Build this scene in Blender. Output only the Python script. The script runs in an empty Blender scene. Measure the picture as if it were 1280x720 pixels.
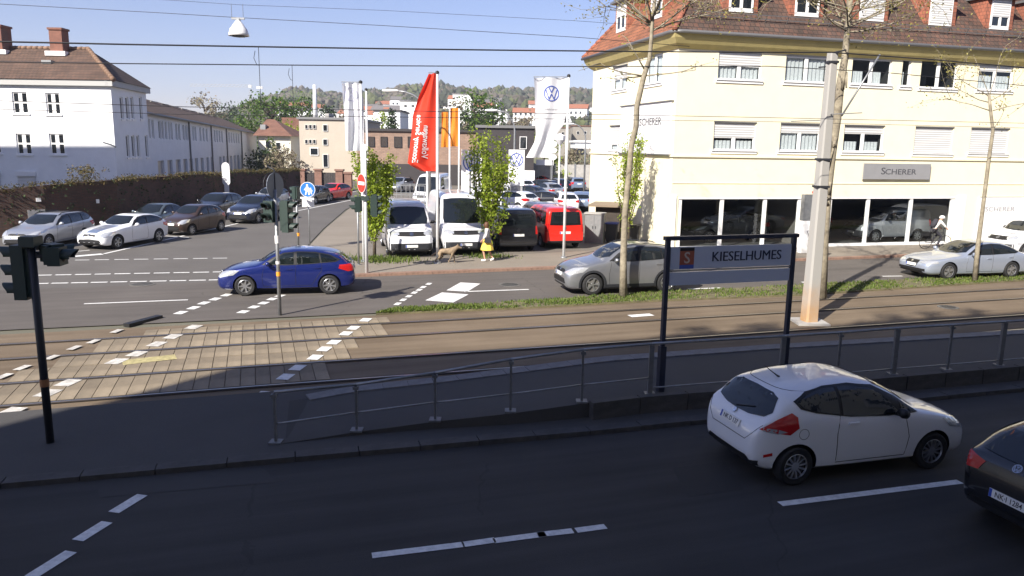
import bpy, bmesh, math, random
import numpy as np
from mathutils import Vector, Matrix
from mathutils.bvhtree import BVHTree
random.seed(7)
S = bpy.context.scene
COL = S.collection
PI = math.pi
# ------------------------------------------------------------------ camera
FPX, PITCH, ROLL, HCAM = 962.4, 0.183566, 0.016271, 4.924
_F = Vector((0, math.cos(PITCH), -math.sin(PITCH)))
_R0 = Vector((1, 0, 0)); _D0 = Vector((0, -math.sin(PITCH), -math.cos(PITCH)))
_R = _R0*math.cos(ROLL) - _D0*math.sin(ROLL)
_D = _D0*math.cos(ROLL) + _R0*math.sin(ROLL)
CP = Vector((0, 0, HCAM))
cam = bpy.data.cameras.new('camera'); co = bpy.data.objects.new('camera', cam); COL.objects.link(co)
cam.sensor_width = 36; cam.lens = FPX/1280*36; cam.clip_end = 6000; cam.clip_start = .1
U_, B_ = -_D, -_F
co.matrix_world = Matrix(((_R.x, U_.x, B_.x, CP.x), (_R.y, U_.y, B_.y, CP.y), (_R.z, U_.z, B_.z, CP.z), (0, 0, 0, 1)))
S.camera = co
# ------------------------------------------------------------------ light
SUN_AZ, SUN_EL = math.radians(35), math.radians(36)      # azimuth the light travels towards, from +Y to +X
W = bpy.data.worlds.new('World'); S.world = W; W.use_nodes = True
nt = W.node_tree; bg = nt.nodes['Background']
sk = nt.nodes.new('ShaderNodeTexSky'); sk.sky_type = 'NISHITA'; sk.sun_disc = False
sk.sun_elevation = SUN_EL; sk.sun_rotation = SUN_AZ + PI; sk.air_density = 1.0; sk.dust_density = 0.3; sk.ozone_density = 6.0
tn = nt.nodes.new('ShaderNodeMixRGB'); tn.blend_type = 'MULTIPLY'; tn.inputs[0].default_value = 1; tn.inputs[2].default_value = (1.13, .885, .95, 1)   # cooler air than the model's: the photograph's lavender blue
nt.links.new(sk.outputs[0], tn.inputs[1]); nt.links.new(tn.outputs[0], bg.inputs[0]); bg.inputs[1].default_value = 0.068
sun = bpy.data.lights.new('sun', 'SUN'); sun.energy = 4.4; sun.angle = math.radians(.5); sun.color = (1, .93, .83)
so = bpy.data.objects.new('sun', sun); COL.objects.link(so)
SD = Vector((math.sin(SUN_AZ)*math.cos(SUN_EL), math.cos(SUN_AZ)*math.cos(SUN_EL), -math.sin(SUN_EL)))
so.rotation_euler = SD.to_track_quat('-Z', 'Y').to_euler(); so.location = (-30, -40, 40)
S.view_settings.view_transform = 'Standard'; S.view_settings.look = 'None'
S.view_settings.exposure = 1.2; S.view_settings.gamma = 1
S.render.engine = 'CYCLES'
# ------------------------------------------------------------------ geometry helpers
def ray(u, v): return (_F + _R*((u-640)/FPX) + _D*((v-360)/FPX))
def G(u, v, z=0.0):
    d = ray(u, v); t = (z-HCAM)/d.z; return CP + d*t
def Wp(u, v, Y):
    d = ray(u, v); return CP + d*(Y/d.y)
def on_plane(u, v, P, n):
    d = ray(u, v); return CP + d*((P-CP).dot(n)/d.dot(n))
def proj(P):
    q = Vector(P)-CP; w = q.dot(_F); return (640+FPX*q.dot(_R)/w, 360+FPX*q.dot(_D)/w)
def hgt(P, v):                                     # height above z=0 of image row v over ground point P
    lo, hi = -5, 80
    for _ in range(50):
        m = (lo+hi)/2
        if proj((P[0], P[1], m))[1] > v: lo = m
        else: hi = m
    return lo
RA = math.radians(18.5)
TV = Vector((math.cos(RA), math.sin(RA), 0)); NV = Vector((-math.sin(RA), math.cos(RA), 0))
def RF(t, n, z=0): return TV*t + NV*n + Vector((0, 0, z))

class MB:
    def __init__(s): s.v = []; s.f = []; s.m = []; s.mi = 0; s.c = None
    def add(s, vs, fs):
        o = len(s.v); s.v += [tuple(x) for x in vs]; s.f += [tuple(i+o for i in f) for f in fs]; s.m += [s.mi]*len(fs); return s
    def quad(s, a, b, c, d): return s.add([a, b, c, d], [(0, 1, 2, 3)])
    def poly(s, pts): return s.add(pts, [tuple(range(len(pts)))])
    def box(s, c, size, M=None, bev=0):
        x, y, z = size[0]/2, size[1]/2, size[2]/2
        vs = [Vector((sx*x, sy*y, sz*z))+Vector(c) for sz in (-1, 1) for sy in (-1, 1) for sx in (-1, 1)]
        if M is not None: vs = [M @ v for v in vs]
        return s.add(vs, [(0, 2, 3, 1), (4, 5, 7, 6), (0, 1, 5, 4), (2, 6, 7, 3), (0, 4, 6, 2), (1, 3, 7, 5)])
    def bar(s, a, b, w, h):
        a = Vector(a); b = Vector(b); d = (b-a); L = d.length; d.normalize()
        up = Vector((0, 0, 1)) if abs(d.z) < .9 else Vector((0, 1, 0))
        r = d.cross(up).normalized(); u = r.cross(d)
        M = Matrix(((d.x, r.x, u.x, 0), (d.y, r.y, u.y, 0), (d.z, r.z, u.z, 0), (0, 0, 0, 1)))
        M.translation = (a+b)/2
        return s.box((0, 0, 0), (L, w, h), M)
    def tube(s, pts, rad, n=6, cap=True):
        pts = [Vector(p) for p in pts]
        if not hasattr(rad, '__len__'): rad = [rad]*len(pts)
        vs = []; fs = []; ref = None
        for i, p in enumerate(pts):
            d = (pts[min(i+1, len(pts)-1)]-pts[max(i-1, 0)])
            if d.length < 1e-9: d = Vector((0, 0, 1))
            d.normalize()
            if ref is None: ref = Vector((1, 0, 0)) if abs(d.x) < .8 else Vector((0, 1, 0))
            a = (ref - d*ref.dot(d)).normalized(); b = d.cross(a); ref = a
            for k in range(n):
                t = 2*PI*k/n; vs.append(p + (a*math.cos(t)+b*math.sin(t))*rad[i])
        for i in range(len(pts)-1):
            for k in range(n):
                k2 = (k+1) % n; fs.append((i*n+k, i*n+k2, (i+1)*n+k2, (i+1)*n+k))
        if cap: fs += [tuple(range(n))[::-1], tuple((len(pts)-1)*n+k for k in range(n))]
        return s.add(vs, fs)
    def lathe(s, prof, n=16, M=None, cap=True):              # (r, z) about local z
        vs = []; fs = []
        for r, z in prof:
            for k in range(n):
                t = 2*PI*k/n; vs.append(Vector((r*math.cos(t), r*math.sin(t), z)))
        for i in range(len(prof)-1):
            for k in range(n):
                k2 = (k+1) % n; fs.append((i*n+k, i*n+k2, (i+1)*n+k2, (i+1)*n+k))
        if cap and prof[0][0] > 1e-4: fs.append(tuple(range(n))[::-1])
        if cap and prof[-1][0] > 1e-4: fs.append(tuple((len(prof)-1)*n+k for k in range(n)))
        if M is not None: vs = [M @ v for v in vs]
        return s.add(vs, fs)
    def prism(s, pts, z0, z1, M=None):             # closed outline in xy extruded in z
        n = len(pts); vs = [Vector((p[0], p[1], z0)) for p in pts]+[Vector((p[0], p[1], z1)) for p in pts]
        fs = [tuple(range(n))[::-1], tuple(range(n, 2*n))]+[(i, (i+1) % n, n+(i+1) % n, n+i) for i in range(n)]
        if M is not None: vs = [M @ v for v in vs]
        return s.add(vs, fs)
    def mesh(s, name, mats, smooth=False, ang=None):
        me = bpy.data.meshes.new(name); me.from_pydata(s.v, [], s.f)
        for m in (mats if isinstance(mats, (list, tuple)) else [mats]): me.materials.append(m)
        me.polygons.foreach_set('material_index', s.m)
        if smooth or ang: me.polygons.foreach_set('use_smooth', [True]*len(me.polygons))
        me.update()
        if ang: me.set_sharp_from_angle(angle=math.radians(ang))
        return me
    def build(s, name, mats, parent=None, smooth=False, ang=None):
        return link(name, s.mesh(name, mats, smooth, ang), parent)
def link(name, me, parent=None):
    o = bpy.data.objects.new(name, me); COL.objects.link(o)
    if parent is not None: o.parent = parent
    return o
def tag(o, label=None, cat=None, group=None, kind=None):
    if label: o['label'] = label
    if cat: o['category'] = cat
    if group: o['group'] = group
    if kind: o['kind'] = kind
    return o
def empty(name, loc=(0, 0, 0), rz=0, label=None, cat=None, group=None):
    o = bpy.data.objects.new(name, None); COL.objects.link(o); o.location = loc; o.rotation_euler = (0, 0, rz); o.empty_display_size = .2
    return tag(o, label, cat, group)
def copy_tree(o, parent=None):
    c = o.copy(); COL.objects.link(c)
    if parent is not None: c.parent = parent
    for ch in o.children: copy_tree(ch, c)
    return c
def frame(o, x, y, z):                              # matrix from origin and axes
    x, y, z, o = Vector(x), Vector(y), Vector(z), Vector(o)
    return Matrix(((x.x, y.x, z.x, o.x), (x.y, y.y, z.y, o.y), (x.z, y.z, z.z, o.z), (0, 0, 0, 1)))
# ------------------------------------------------------------------ materials
def newmat(name):
    m = bpy.data.materials.new(name); m.use_nodes = True
    return m, m.node_tree, m.node_tree.nodes['Principled BSDF']
def rgb(c): return (c[0], c[1], c[2], 1)
def mk(name, col, rough=.6, metal=0, var=0, scale=4, bump=0, bscale=None, coat=0, spec=.5, col2=None, detail=6, emit=0):
    m, t, b = newmat(name); N = t.nodes; Lk = t.links
    b.inputs['Base Color'].default_value = rgb(col); b.inputs['Roughness'].default_value = rough
    b.inputs['Metallic'].default_value = metal; b.inputs['Specular IOR Level'].default_value = spec
    if coat: b.inputs['Coat Weight'].default_value = coat; b.inputs['Coat Roughness'].default_value = .04
    if var or bump or col2:
        tc = N.new('ShaderNodeTexCoord')
        nz = N.new('ShaderNodeTexNoise'); nz.inputs['Scale'].default_value = scale; nz.inputs['Detail'].default_value = detail; nz.inputs['Roughness'].default_value = .65
        Lk.new(tc.outputs['Object'], nz.inputs['Vector'])
        if var or col2:
            r = N.new('ShaderNodeValToRGB'); r.color_ramp.elements[0].position = .3; r.color_ramp.elements[1].position = .72
            a = col if col2 else [max(0, c*(1-var)) for c in col]; bb = col2 if col2 else [min(1, c*(1+var)) for c in col]
            r.color_ramp.elements[0].color = rgb(a); r.color_ramp.elements[1].color = rgb(bb)
            Lk.new(nz.outputs[0], r.inputs[0]); Lk.new(r.outputs[0], b.inputs['Base Color'])
        if bump:
            n2 = N.new('ShaderNodeTexNoise'); n2.inputs['Scale'].default_value = bscale or scale*6; n2.inputs['Detail'].default_value = 4
            Lk.new(tc.outputs['Object'], n2.inputs['Vector'])
            bp = N.new('ShaderNodeBump'); bp.inputs['Strength'].default_value = bump; bp.inputs['Distance'].default_value = .02
            Lk.new(n2.outputs[0], bp.inputs['Height']); Lk.new(bp.outputs[0], b.inputs['Normal'])
    return m
def mk_ground(name, c1, c2, patch=.35, patchcol=None, fine=60, crack=0, rough=.85, streak=0):
    """asphalt-like: fine grain, broad blotches, worn streaks along the road, optional cracks"""
    m, t, b = newmat(name); N = t.nodes; Lk = t.links
    tc = N.new('ShaderNodeTexCoord')
    mp = N.new('ShaderNodeMapping'); mp.inputs['Rotation'].default_value = (0, 0, -RA); Lk.new(tc.outputs['Object'], mp.inputs['Vector'])
    f = N.new('ShaderNodeTexNoise'); f.inputs['Scale'].default_value = fine; f.inputs['Detail'].default_value = 5; Lk.new(tc.outputs['Object'], f.inputs['Vector'])
    g = N.new('ShaderNodeTexNoise'); g.inputs['Scale'].default_value = .35; g.inputs['Detail'].default_value = 7; g.inputs['Roughness'].default_value = .6; Lk.new(tc.outputs['Object'], g.inputs['Vector'])
    r = N.new('ShaderNodeValToRGB'); r.color_ramp.elements[0].position = .3; r.color_ramp.elements[1].position = .7
    r.color_ramp.elements[0].color = rgb(c1); r.color_ramp.elements[1].color = rgb(c2)
    mx = N.new('ShaderNodeMath'); mx.operation = 'MULTIPLY_ADD'; mx.inputs[1].default_value = .45; Lk.new(f.outputs[0], mx.inputs[0])
    m2 = N.new('ShaderNodeMath'); m2.operation = 'MULTIPLY'; m2.inputs[1].default_value = .55; Lk.new(g.outputs[0], m2.inputs[0]); Lk.new(m2.outputs[0], mx.inputs[2])
    out = mx.outputs[0]
    if streak:
        m3 = N.new('ShaderNodeMapping'); m3.inputs['Scale'].default_value = (.12, 2.2, 1); Lk.new(mp.outputs[0], m3.inputs['Vector'])
        s_ = N.new('ShaderNodeTexNoise'); s_.inputs['Scale'].default_value = 1.2; s_.inputs['Detail'].default_value = 5; Lk.new(m3.outputs[0], s_.inputs['Vector'])
        a = N.new('ShaderNodeMath'); a.operation = 'SUBTRACT'; a.inputs[1].default_value = .5; Lk.new(s_.outputs[0], a.inputs[0])
        a2 = N.new('ShaderNodeMath'); a2.operation = 'MULTIPLY_ADD'; a2.inputs[1].default_value = streak; Lk.new(a.outputs[0], a2.inputs[0]); Lk.new(out, a2.inputs[2]); out = a2.outputs[0]
    Lk.new(out, r.inputs[0]); colo = r.outputs[0]
    if crack:
        vo = N.new('ShaderNodeTexVoronoi'); vo.feature = 'DISTANCE_TO_EDGE'; vo.inputs['Scale'].default_value = .32
        wn = N.new('ShaderNodeTexNoise'); wn.inputs['Scale'].default_value = 1.5; wn.inputs['Detail'].default_value = 6; Lk.new(tc.outputs['Object'], wn.inputs['Vector'])
        am = N.new('ShaderNodeMixRGB'); am.inputs[0].default_value = .35; Lk.new(tc.outputs['Object'], am.inputs[1]); Lk.new(wn.outputs[1], am.inputs[2]); Lk.new(am.outputs[0], vo.inputs['Vector'])
        lt = N.new('ShaderNodeMath'); lt.operation = 'LESS_THAN'; lt.inputs[1].default_value = .0035; Lk.new(vo.outputs['Distance'], lt.inputs[0])
        gm = N.new('ShaderNodeMath'); gm.operation = 'GREATER_THAN'; gm.inputs[1].default_value = .52; Lk.new(g.outputs[0], gm.inputs[0])
        ml = N.new('ShaderNodeMath'); ml.operation = 'MULTIPLY'; Lk.new(lt.outputs[0], ml.inputs[0]); Lk.new(gm.outputs[0], ml.inputs[1])
        mlc = N.new('ShaderNodeMath'); mlc.operation = 'MULTIPLY'; mlc.inputs[1].default_value = crack; Lk.new(ml.outputs[0], mlc.inputs[0])
        cm = N.new('ShaderNodeMixRGB'); Lk.new(mlc.outputs[0], cm.inputs[0]); Lk.new(colo, cm.inputs[1]); cm.inputs[2].default_value = (.012, .012, .013, 1); colo = cm.outputs[0]
    Lk.new(colo, b.inputs['Base Color']); b.inputs['Roughness'].default_value = rough; b.inputs['Specular IOR Level'].default_value = .3
    bp = N.new('ShaderNodeBump'); bp.inputs['Strength'].default_value = .25; bp.inputs['Distance'].default_value = .01; Lk.new(f.outputs[0], bp.inputs['Height']); Lk.new(bp.outputs[0], b.inputs['Normal'])
    return m
def mk_brick(name, c1, c2, mortar, ax, ay, bw, bh, msize=.02, rough=.8, bump=.4, offset=.5, noise=.25):
    """brick / tile pattern in the plane of world axes ax, ay (sizes in metres)"""
    m, t, b = newmat(name); N = t.nodes; Lk = t.links
    tc = N.new('ShaderNodeTexCoord'); cb = N.new('ShaderNodeCombineXYZ')
    for i, a in enumerate((ax, ay)):
        d = N.new('ShaderNodeVectorMath'); d.operation = 'DOT_PRODUCT'; d.inputs[1].default_value = tuple(a); Lk.new(tc.outputs['Object'], d.inputs[0]); Lk.new(d.outputs['Value'], cb.inputs[i])
    br = N.new('ShaderNodeTexBrick'); br.inputs['Scale'].default_value = 1; br.inputs['Brick Width'].default_value = bw; br.inputs['Row Height'].default_value = bh
    br.inputs['Mortar Size'].default_value = msize; br.inputs['Color1'].default_value = rgb(c1); br.inputs['Color2'].default_value = rgb(c2); br.inputs['Mortar'].default_value = rgb(mortar); br.offset = offset
    br.inputs['Bias'].default_value = 0
    Lk.new(cb.outputs[0], br.inputs['Vector'])
    nz = N.new('ShaderNodeTexNoise'); nz.inputs['Scale'].default_value = .9; nz.inputs['Detail'].default_value = 8; nz.inputs['Roughness'].default_value = .7; Lk.new(tc.outputs['Object'], nz.inputs['Vector'])
    mr = N.new('ShaderNodeMapRange'); mr.inputs[1].default_value = .25; mr.inputs[2].default_value = .75; mr.inputs[3].default_value = 1-noise; mr.inputs[4].default_value = 1+noise; Lk.new(nz.outputs[0], mr.inputs[0])
    mu = N.new('ShaderNodeVectorMath'); mu.operation = 'SCALE'; Lk.new(br.outputs[0], mu.inputs[0]); Lk.new(mr.outputs[0], mu.inputs['Scale'])
    Lk.new(mu.outputs[0], b.inputs['Base Color']); b.inputs['Roughness'].default_value = rough
    bp = N.new('ShaderNodeBump'); bp.invert = True; bp.inputs['Strength'].default_value = bump; bp.inputs['Distance'].default_value = .03; Lk.new(br.outputs['Fac'], bp.inputs['Height']); Lk.new(bp.outputs[0], b.inputs['Normal'])
    return m
def mk_glass(name, tint=(.6, .7, .7), trans=.6, rough=.02):
    m, t, b = newmat(name); N = t.nodes; Lk = t.links
    tr = N.new('ShaderNodeBsdfTransparent'); tr.inputs[0].default_value = rgb([c*trans for c in tint])
    gl = N.new('ShaderNodeBsdfGlossy'); gl.inputs['Roughness'].default_value = rough; gl.inputs[0].default_value = (.9, .95, 1, 1)
    lw = N.new('ShaderNodeLayerWeight'); lw.inputs[0].default_value = .5; pw = N.new('ShaderNodeMath'); pw.operation = 'POWER'; pw.inputs[1].default_value = 5; Lk.new(lw.outputs['Facing'], pw.inputs[0]); fr = N.new('ShaderNodeMath'); fr.operation = 'MULTIPLY_ADD'; fr.inputs[1].default_value = .92; fr.inputs[2].default_value = .07; Lk.new(pw.outputs[0], fr.inputs[0])
    mx = N.new('ShaderNodeMixShader'); Lk.new(fr.outputs[0], mx.inputs[0]); Lk.new(tr.outputs[0], mx.inputs[1]); Lk.new(gl.outputs[0], mx.inputs[2])
    Lk.new(mx.outputs[0], N['Material Output'].inputs[0]); return m
def mk_leaf(name, cols, trans=.35):
    m, t, b = newmat(name); N = t.nodes; Lk = t.links
    g = N.new('ShaderNodeNewGeometry'); r = N.new('ShaderNodeValToRGB')
    for i, c in enumerate(cols):
        e = r.color_ramp.elements[i] if i < 2 else r.color_ramp.elements.new(1)
        e.color = rgb(c)
    for i, e in enumerate(r.color_ramp.elements): e.position = i/(len(cols)-1)
    Lk.new(g.outputs['Random Per Island'], r.inputs[0])
    Lk.new(r.outputs[0], b.inputs['Base Color']); b.inputs['Roughness'].default_value = .55; b.inputs['Specular IOR Level'].default_value = .25
    tl = N.new('ShaderNodeBsdfTranslucent'); Lk.new(r.outputs[0], tl.inputs[0])
    mx = N.new('ShaderNodeMixShader'); mx.inputs[0].default_value = trans; Lk.new(b.outputs[0], mx.inputs[1]); Lk.new(tl.outputs[0], mx.inputs[2])
    Lk.new(mx.outputs[0], N['Material Output'].inputs[0]); return m
def mk_paint(name, col, metal=.0, rough=.35):
    m = mk(name, col, rough, metal, coat=1.0, spec=.5)
    return m
M = {}
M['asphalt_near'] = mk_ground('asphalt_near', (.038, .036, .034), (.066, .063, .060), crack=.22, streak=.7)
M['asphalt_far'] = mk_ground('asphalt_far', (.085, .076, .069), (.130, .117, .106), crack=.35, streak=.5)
M['asphalt_side'] = mk_ground('asphalt_side', (.095, .088, .081), (.14, .131, .122), streak=.2)
M['lot'] = mk_ground('lot_asphalt', (.13, .115, .098), (.205, .185, .16))
M['ground'] = mk_ground('ground_soil', (.10, .10, .075), (.17, .16, .12))
M['trambed'] = mk_ground('tram_bed', (.105, .077, .050), (.20, .155, .108), streak=.6)
M['pave'] = mk_ground('pavement', (.19, .163, .132), (.265, .235, .195), streak=.2)
M['kerb'] = mk('kerb_stone', (.064, .061, .059), .85, var=.25, scale=6, bump=.2)
M['kerb_red'] = mk('kerb_red', (.24, .15, .11), .85, var=.25, scale=6, bump=.2)
M['island'] = mk_ground('island', (.055, .053, .052), (.085, .082, .08))
M['slab'] = mk('slab', (.225, .183, .128), .85, var=.35, scale=1.2, bump=.3, bscale=40)
_n = M['slab'].node_tree; _b = _n.nodes['Principled BSDF']; _l = _b.inputs['Base Color'].links[0].from_socket; _oi = _n.nodes.new('ShaderNodeObjectInfo'); _mr = _n.nodes.new('ShaderNodeMapRange'); _mr.inputs[3].default_value = .84; _mr.inputs[4].default_value = 1.12
_vs = _n.nodes.new('ShaderNodeVectorMath'); _vs.operation = 'SCALE'; _n.links.new(_oi.outputs['Random'], _mr.inputs[0]); _n.links.new(_l, _vs.inputs[0]); _n.links.new(_mr.outputs[0], _vs.inputs['Scale']); _n.links.new(_vs.outputs[0], _b.inputs['Base Color'])
M['coping'] = mk('coping', (.165, .165, .17), .8, var=.2, scale=3, bump=.2)
M['concrete'] = mk('concrete', (.36, .35, .33), .85, var=.18, scale=3, bump=.2)
M['conc_dark'] = mk('concrete_dark', (.12, .115, .105), .9, var=.35, scale=2, bump=.3)
M['rail'] = mk('steel_rail', (.32, .29, .27), .3, .9)
M['groove'] = mk('rail_groove', (.035, .028, .022), .95)
M['white_mark'] = mk('road_paint', (.70, .70, .68), .7, var=.22, scale=9)
M['white_worn'] = mk('road_paint_worn', (.52, .50, .46), .75, var=.4, scale=7)
M['yellow_mark'] = mk('yellow_paint', (.40, .35, .17), .8, var=.35, scale=9)
M['galv'] = mk('galvanised', (.30, .31, .32), .45, .6, var=.15, scale=8)
M['rail_paint'] = mk('railing_paint', (.16, .165, .17), .5, .3, var=.2, scale=10)
M['white_pole'] = mk('white_pole', (.72, .73, .74), .35, var=.06, scale=3)
M['dark_metal'] = mk('dark_metal', (.028, .030, .036), .5, .2)
M['signal'] = mk('signal_green', (.022, .040, .034), .5)
M['black'] = mk('black', (.012, .012, .013), .5)
M['rubber'] = mk('rubber', (.016, .016, .017), .75, var=.3, scale=20)
M['white'] = mk('white_plastic', (.80, .80, .80), .4)
M['pvc'] = mk('white_pvc', (.82, .82, .81), .35)
M['shutter'] = mk_brick('roller_shutter', (.80, .80, .79), (.76, .76, .75), (.45, .45, .45), (0, 0, 0), (0, 0, 1), 50, .055, .006, .5, .3, noise=.03)
M['glass_dark'] = mk('glass_dark', (.012, .015, .018), .03, spec=.9)
M['glass'] = mk_glass('glass_clear', (.86, .90, .90), .86)
M['car_glass'] = mk_glass('car_glass', (.5, .6, .58), .75)
M['car_glass_dark'] = mk('car_glass_dark', (.010, .013, .015), .04, spec=.9)
M['chrome'] = mk('chrome', (.75, .75, .76), .12, 1)
M['alloy'] = mk('alloy', (.50, .51, .53), .3, .85)
M['red_lens'] = mk('red_lens', (.45, .012, .012), .12, coat=1)
M['lamp_lens'] = mk('lamp_lens', (.62, .64, .66), .1, .5, coat=1)
M['orange'] = mk('orange', (.85, .32, .03), .5)
M['plate'] = mk('plate_white', (.75, .75, .73), .4)
M['plate_blue'] = mk('plate_blue', (.02, .07, .40), .4)
M['red_sign'] = mk('sign_red', (.75, .04, .025), .4)
M['blue_sign'] = mk('sign_blue', (.02, .16, .62), .4)
M['vwblue'] = mk('logo_blue', (.06, .10, .38), .5)
M['sign_panel'] = mk('stop_sign_panel', (.50, .54, .64), .4)
M['navy'] = mk('navy_paint', (.022, .027, .05), .45)
M['text_navy'] = mk('text_navy', (.02, .025, .06), .6)
M['grey_panel'] = mk('grey_panel', (.36, .36, .37), .35, .3, var=.06, scale=2)
M['grey_text'] = mk('grey_text', (.07, .07, .08), .5)
M['light_text'] = mk('light_text', (.30, .30, .32), .5)
M['yellow_wall'] = mk('cream_render', (.81, .75, .55), .9, var=.04, scale=1.5, bump=.12, bscale=80)
M['cream_band'] = mk('cream_band', (.82, .77, .56), .9, var=.04, scale=2, bump=.1, bscale=80)
M['soffit'] = mk('soffit', (.50, .42, .18), .8, var=.1, scale=2)
M['gutter'] = mk('gutter_zinc', (.20, .20, .20), .5, .5)
M['white_wall'] = mk('white_render', (.80, .81, .82), .9, var=.05, scale=1, bump=.1, bscale=60)
M['grey_cornice'] = mk('cornice', (.42, .42, .41), .8)
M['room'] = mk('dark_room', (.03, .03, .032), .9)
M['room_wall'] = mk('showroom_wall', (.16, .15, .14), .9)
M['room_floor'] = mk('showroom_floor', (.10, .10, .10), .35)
M['curtain'] = mk('curtain', (.72, .74, .76), .9, var=.15, scale=14)
M['wire'] = mk('wire', (.02, .02, .025), .6)
M['bark_plane'] = mk('bark_plane', (.15, .125, .09), .9, col2=(.36, .32, .235), scale=5, bump=.5, bscale=16)
M['bark'] = mk('bark_dark', (.09, .07, .05), .9, var=.4, scale=12, bump=.5)
M['leaf_spring'] = mk_leaf('leaf_spring', [(.17, .25, .02), (.31, .41, .04), (.42, .50, .07)], .5)
M['leaf_olive'] = mk_leaf('leaf_olive', [(.16, .14, .035), (.30, .27, .07), (.40, .36, .12)], .4)
M['leaf_green'] = mk_leaf('leaf_green', [(.035, .075, .015), (.07, .13, .02), (.13, .20, .03)], .3)
M['leaf_dark'] = mk_leaf('leaf_dark', [(.02, .04, .018), (.045, .075, .03), (.07, .10, .04)], .2)
M['leaf_bare'] = mk_leaf('leaf_bare', [(.16, .13, .10), (.24, .20, .15), (.28, .26, .14)], .25)
M['leaf_hedge'] = mk_leaf('leaf_hedge', [(.05, .048, .018), (.10, .085, .03), (.15, .11, .045)], .2)
M['grass'] = mk_leaf('grass_blades', [(.06, .10, .02), (.12, .18, .03), (.21, .24, .07)], .35)
M['soil'] = mk('soil', (.13, .115, .06), .95, var=.4, scale=3, bump=.3)
M['brick_wall'] = mk_brick('old_brick', (.11, .052, .037), (.075, .040, .03), (.065, .055, .047), (.2, .98, 0), (0, 0, 1), .25, .08, .012, .9, .5, noise=.45)
M['skin'] = mk('skin', (.50, .28, .19), .55)
M['hair'] = mk('hair', (.10, .045, .02), .6)
M['cloth_white'] = mk('cloth_white', (.75, .74, .72), .85)
M['cloth_yellow'] = mk('cloth_yellow', (.80, .58, .10), .85, var=.15, scale=12)
M['cloth_dark'] = mk('cloth_dark', (.03, .03, .04), .85)
M['fur'] = mk('fur', (.11, .08, .055), .9, col2=(.36, .27, .175), scale=5)
PAINT = {k: mk_paint('paint_'+k, *v) for k, v in dict(
    white=((.78, .79, .82), 0, .3), blue=((.009, .020, .15), .35, .25), grey=((.27, .28, .30), .6, .3), silver=((.47, .49, .53), .6, .28), silverblue=((.40, .45, .55), .5, .28),
    black=((.010, .011, .014), .0, .25), red=((.72, .022, .012), 0, .3), brown=((.065, .042, .034), .4, .3), navy=((.018, .024, .045), .3, .25),
    slate=((.13, .16, .18), .5, .3), darkred=((.16, .02, .02), .2, .3), anthracite=((.05, .055, .065), .5, .3), steelblue=((.25, .32, .45), .5, .3)).items()}

# ------------------------------------------------------------------ text, logo
def text_mesh(s, size, align='CENTER', ext=.0, sx=1.0, bold=.012):
    cu = bpy.data.curves.new('txt', 'FONT'); cu.body = s; cu.size = size; cu.align_x = align; cu.align_y = 'CENTER'; cu.extrude = ext; cu.resolution_u = 3; cu.offset = bold*size
    o = bpy.data.objects.new('txt', cu); COL.objects.link(o)
    me = bpy.data.meshes.new_from_object(o.evaluated_get(bpy.context.evaluated_depsgraph_get()))
    bpy.data.objects.remove(o); bpy.data.curves.remove(cu)
    if sx != 1: me.transform(Matrix.Diagonal((sx, 1, 1, 1)))
    return me
def put_text(s, size, Mx, mat, parent, name='lettering', ext=.004, sx=1.0, align='CENTER', bold=.008):
    me = text_mesh(s, size, align, ext, sx, bold); me.transform(Mx); me.materials.clear(); me.materials.append(mat); me.name = name
    return link(name, me, parent)
def logo_mb(r, M4, mb=None):
    """ring with a V standing over a W, in the xy plane of M4"""
    mb = mb or MB(); n = 40; h = r*.04
    vs = []; fs = []
    for k in range(n):
        a = 2*PI*k/n
        for rr, z in ((r, 0), (r, h), (r*.87, h), (r*.87, 0)): vs.append(M4 @ Vector((rr*math.cos(a), rr*math.sin(a), z)))
    for k in range(n):
        k2 = (k+1) % n
        for j in range(3): fs.append((k*4+j, k2*4+j, k2*4+j+1, k*4+j+1))
    mb.add(vs, fs)
    def stroke(p, q, w=.13):
        p = Vector((p[0]*r, p[1]*r, 0)); q = Vector((q[0]*r, q[1]*r, 0)); d = (q-p).normalized(); nn = Vector((-d.y, d.x, 0))*w*r/2
        mb.add([M4 @ (x+Vector((0, 0, h))) for x in (p-nn, q-nn, q+nn, p+nn)], [(0, 1, 2, 3)])
    stroke((-.34, .78), (0, .12)); stroke((.34, .78), (0, .12))
    stroke((-.72, .46), (-.33, -.72)); stroke((-.33, -.72), (0, -.05)); stroke((0, -.05), (.33, -.72)); stroke((.33, -.72), (.72, .46))
    return mb
# ================================================================== THE SETTING
def sheet(name, pts, z, mat, thick=0):
    """flat polygon; pts are world points; thick > 0 gives it an edge (kerb face)"""
    mb = MB(); P = [(p[0], p[1]) for p in pts]
    a = sum(P[i][0]*P[(i+1) % len(P)][1]-P[(i+1) % len(P)][0]*P[i][1] for i in range(len(P)))
    if a < 0: P = P[::-1]
    if thick: mb.prism(P, z-thick, z)
    else: mb.poly([(x, y, z) for x, y in P])
    o = mb.build(name, mat); o['kind'] = 'structure'; return o
sheet('ground', [(-1600, -120), (2000, -120), (2000, 1650), (-1600, 1650)], -.03, M['ground'])
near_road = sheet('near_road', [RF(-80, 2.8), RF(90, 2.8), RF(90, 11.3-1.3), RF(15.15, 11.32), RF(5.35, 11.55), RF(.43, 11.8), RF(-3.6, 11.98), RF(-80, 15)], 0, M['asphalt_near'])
sheet('near_pavement', [RF(-80, -1.1), RF(90, -1.1), RF(90, 2.8), RF(-80, 2.8)], .1, M['pave'], .2)
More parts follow.
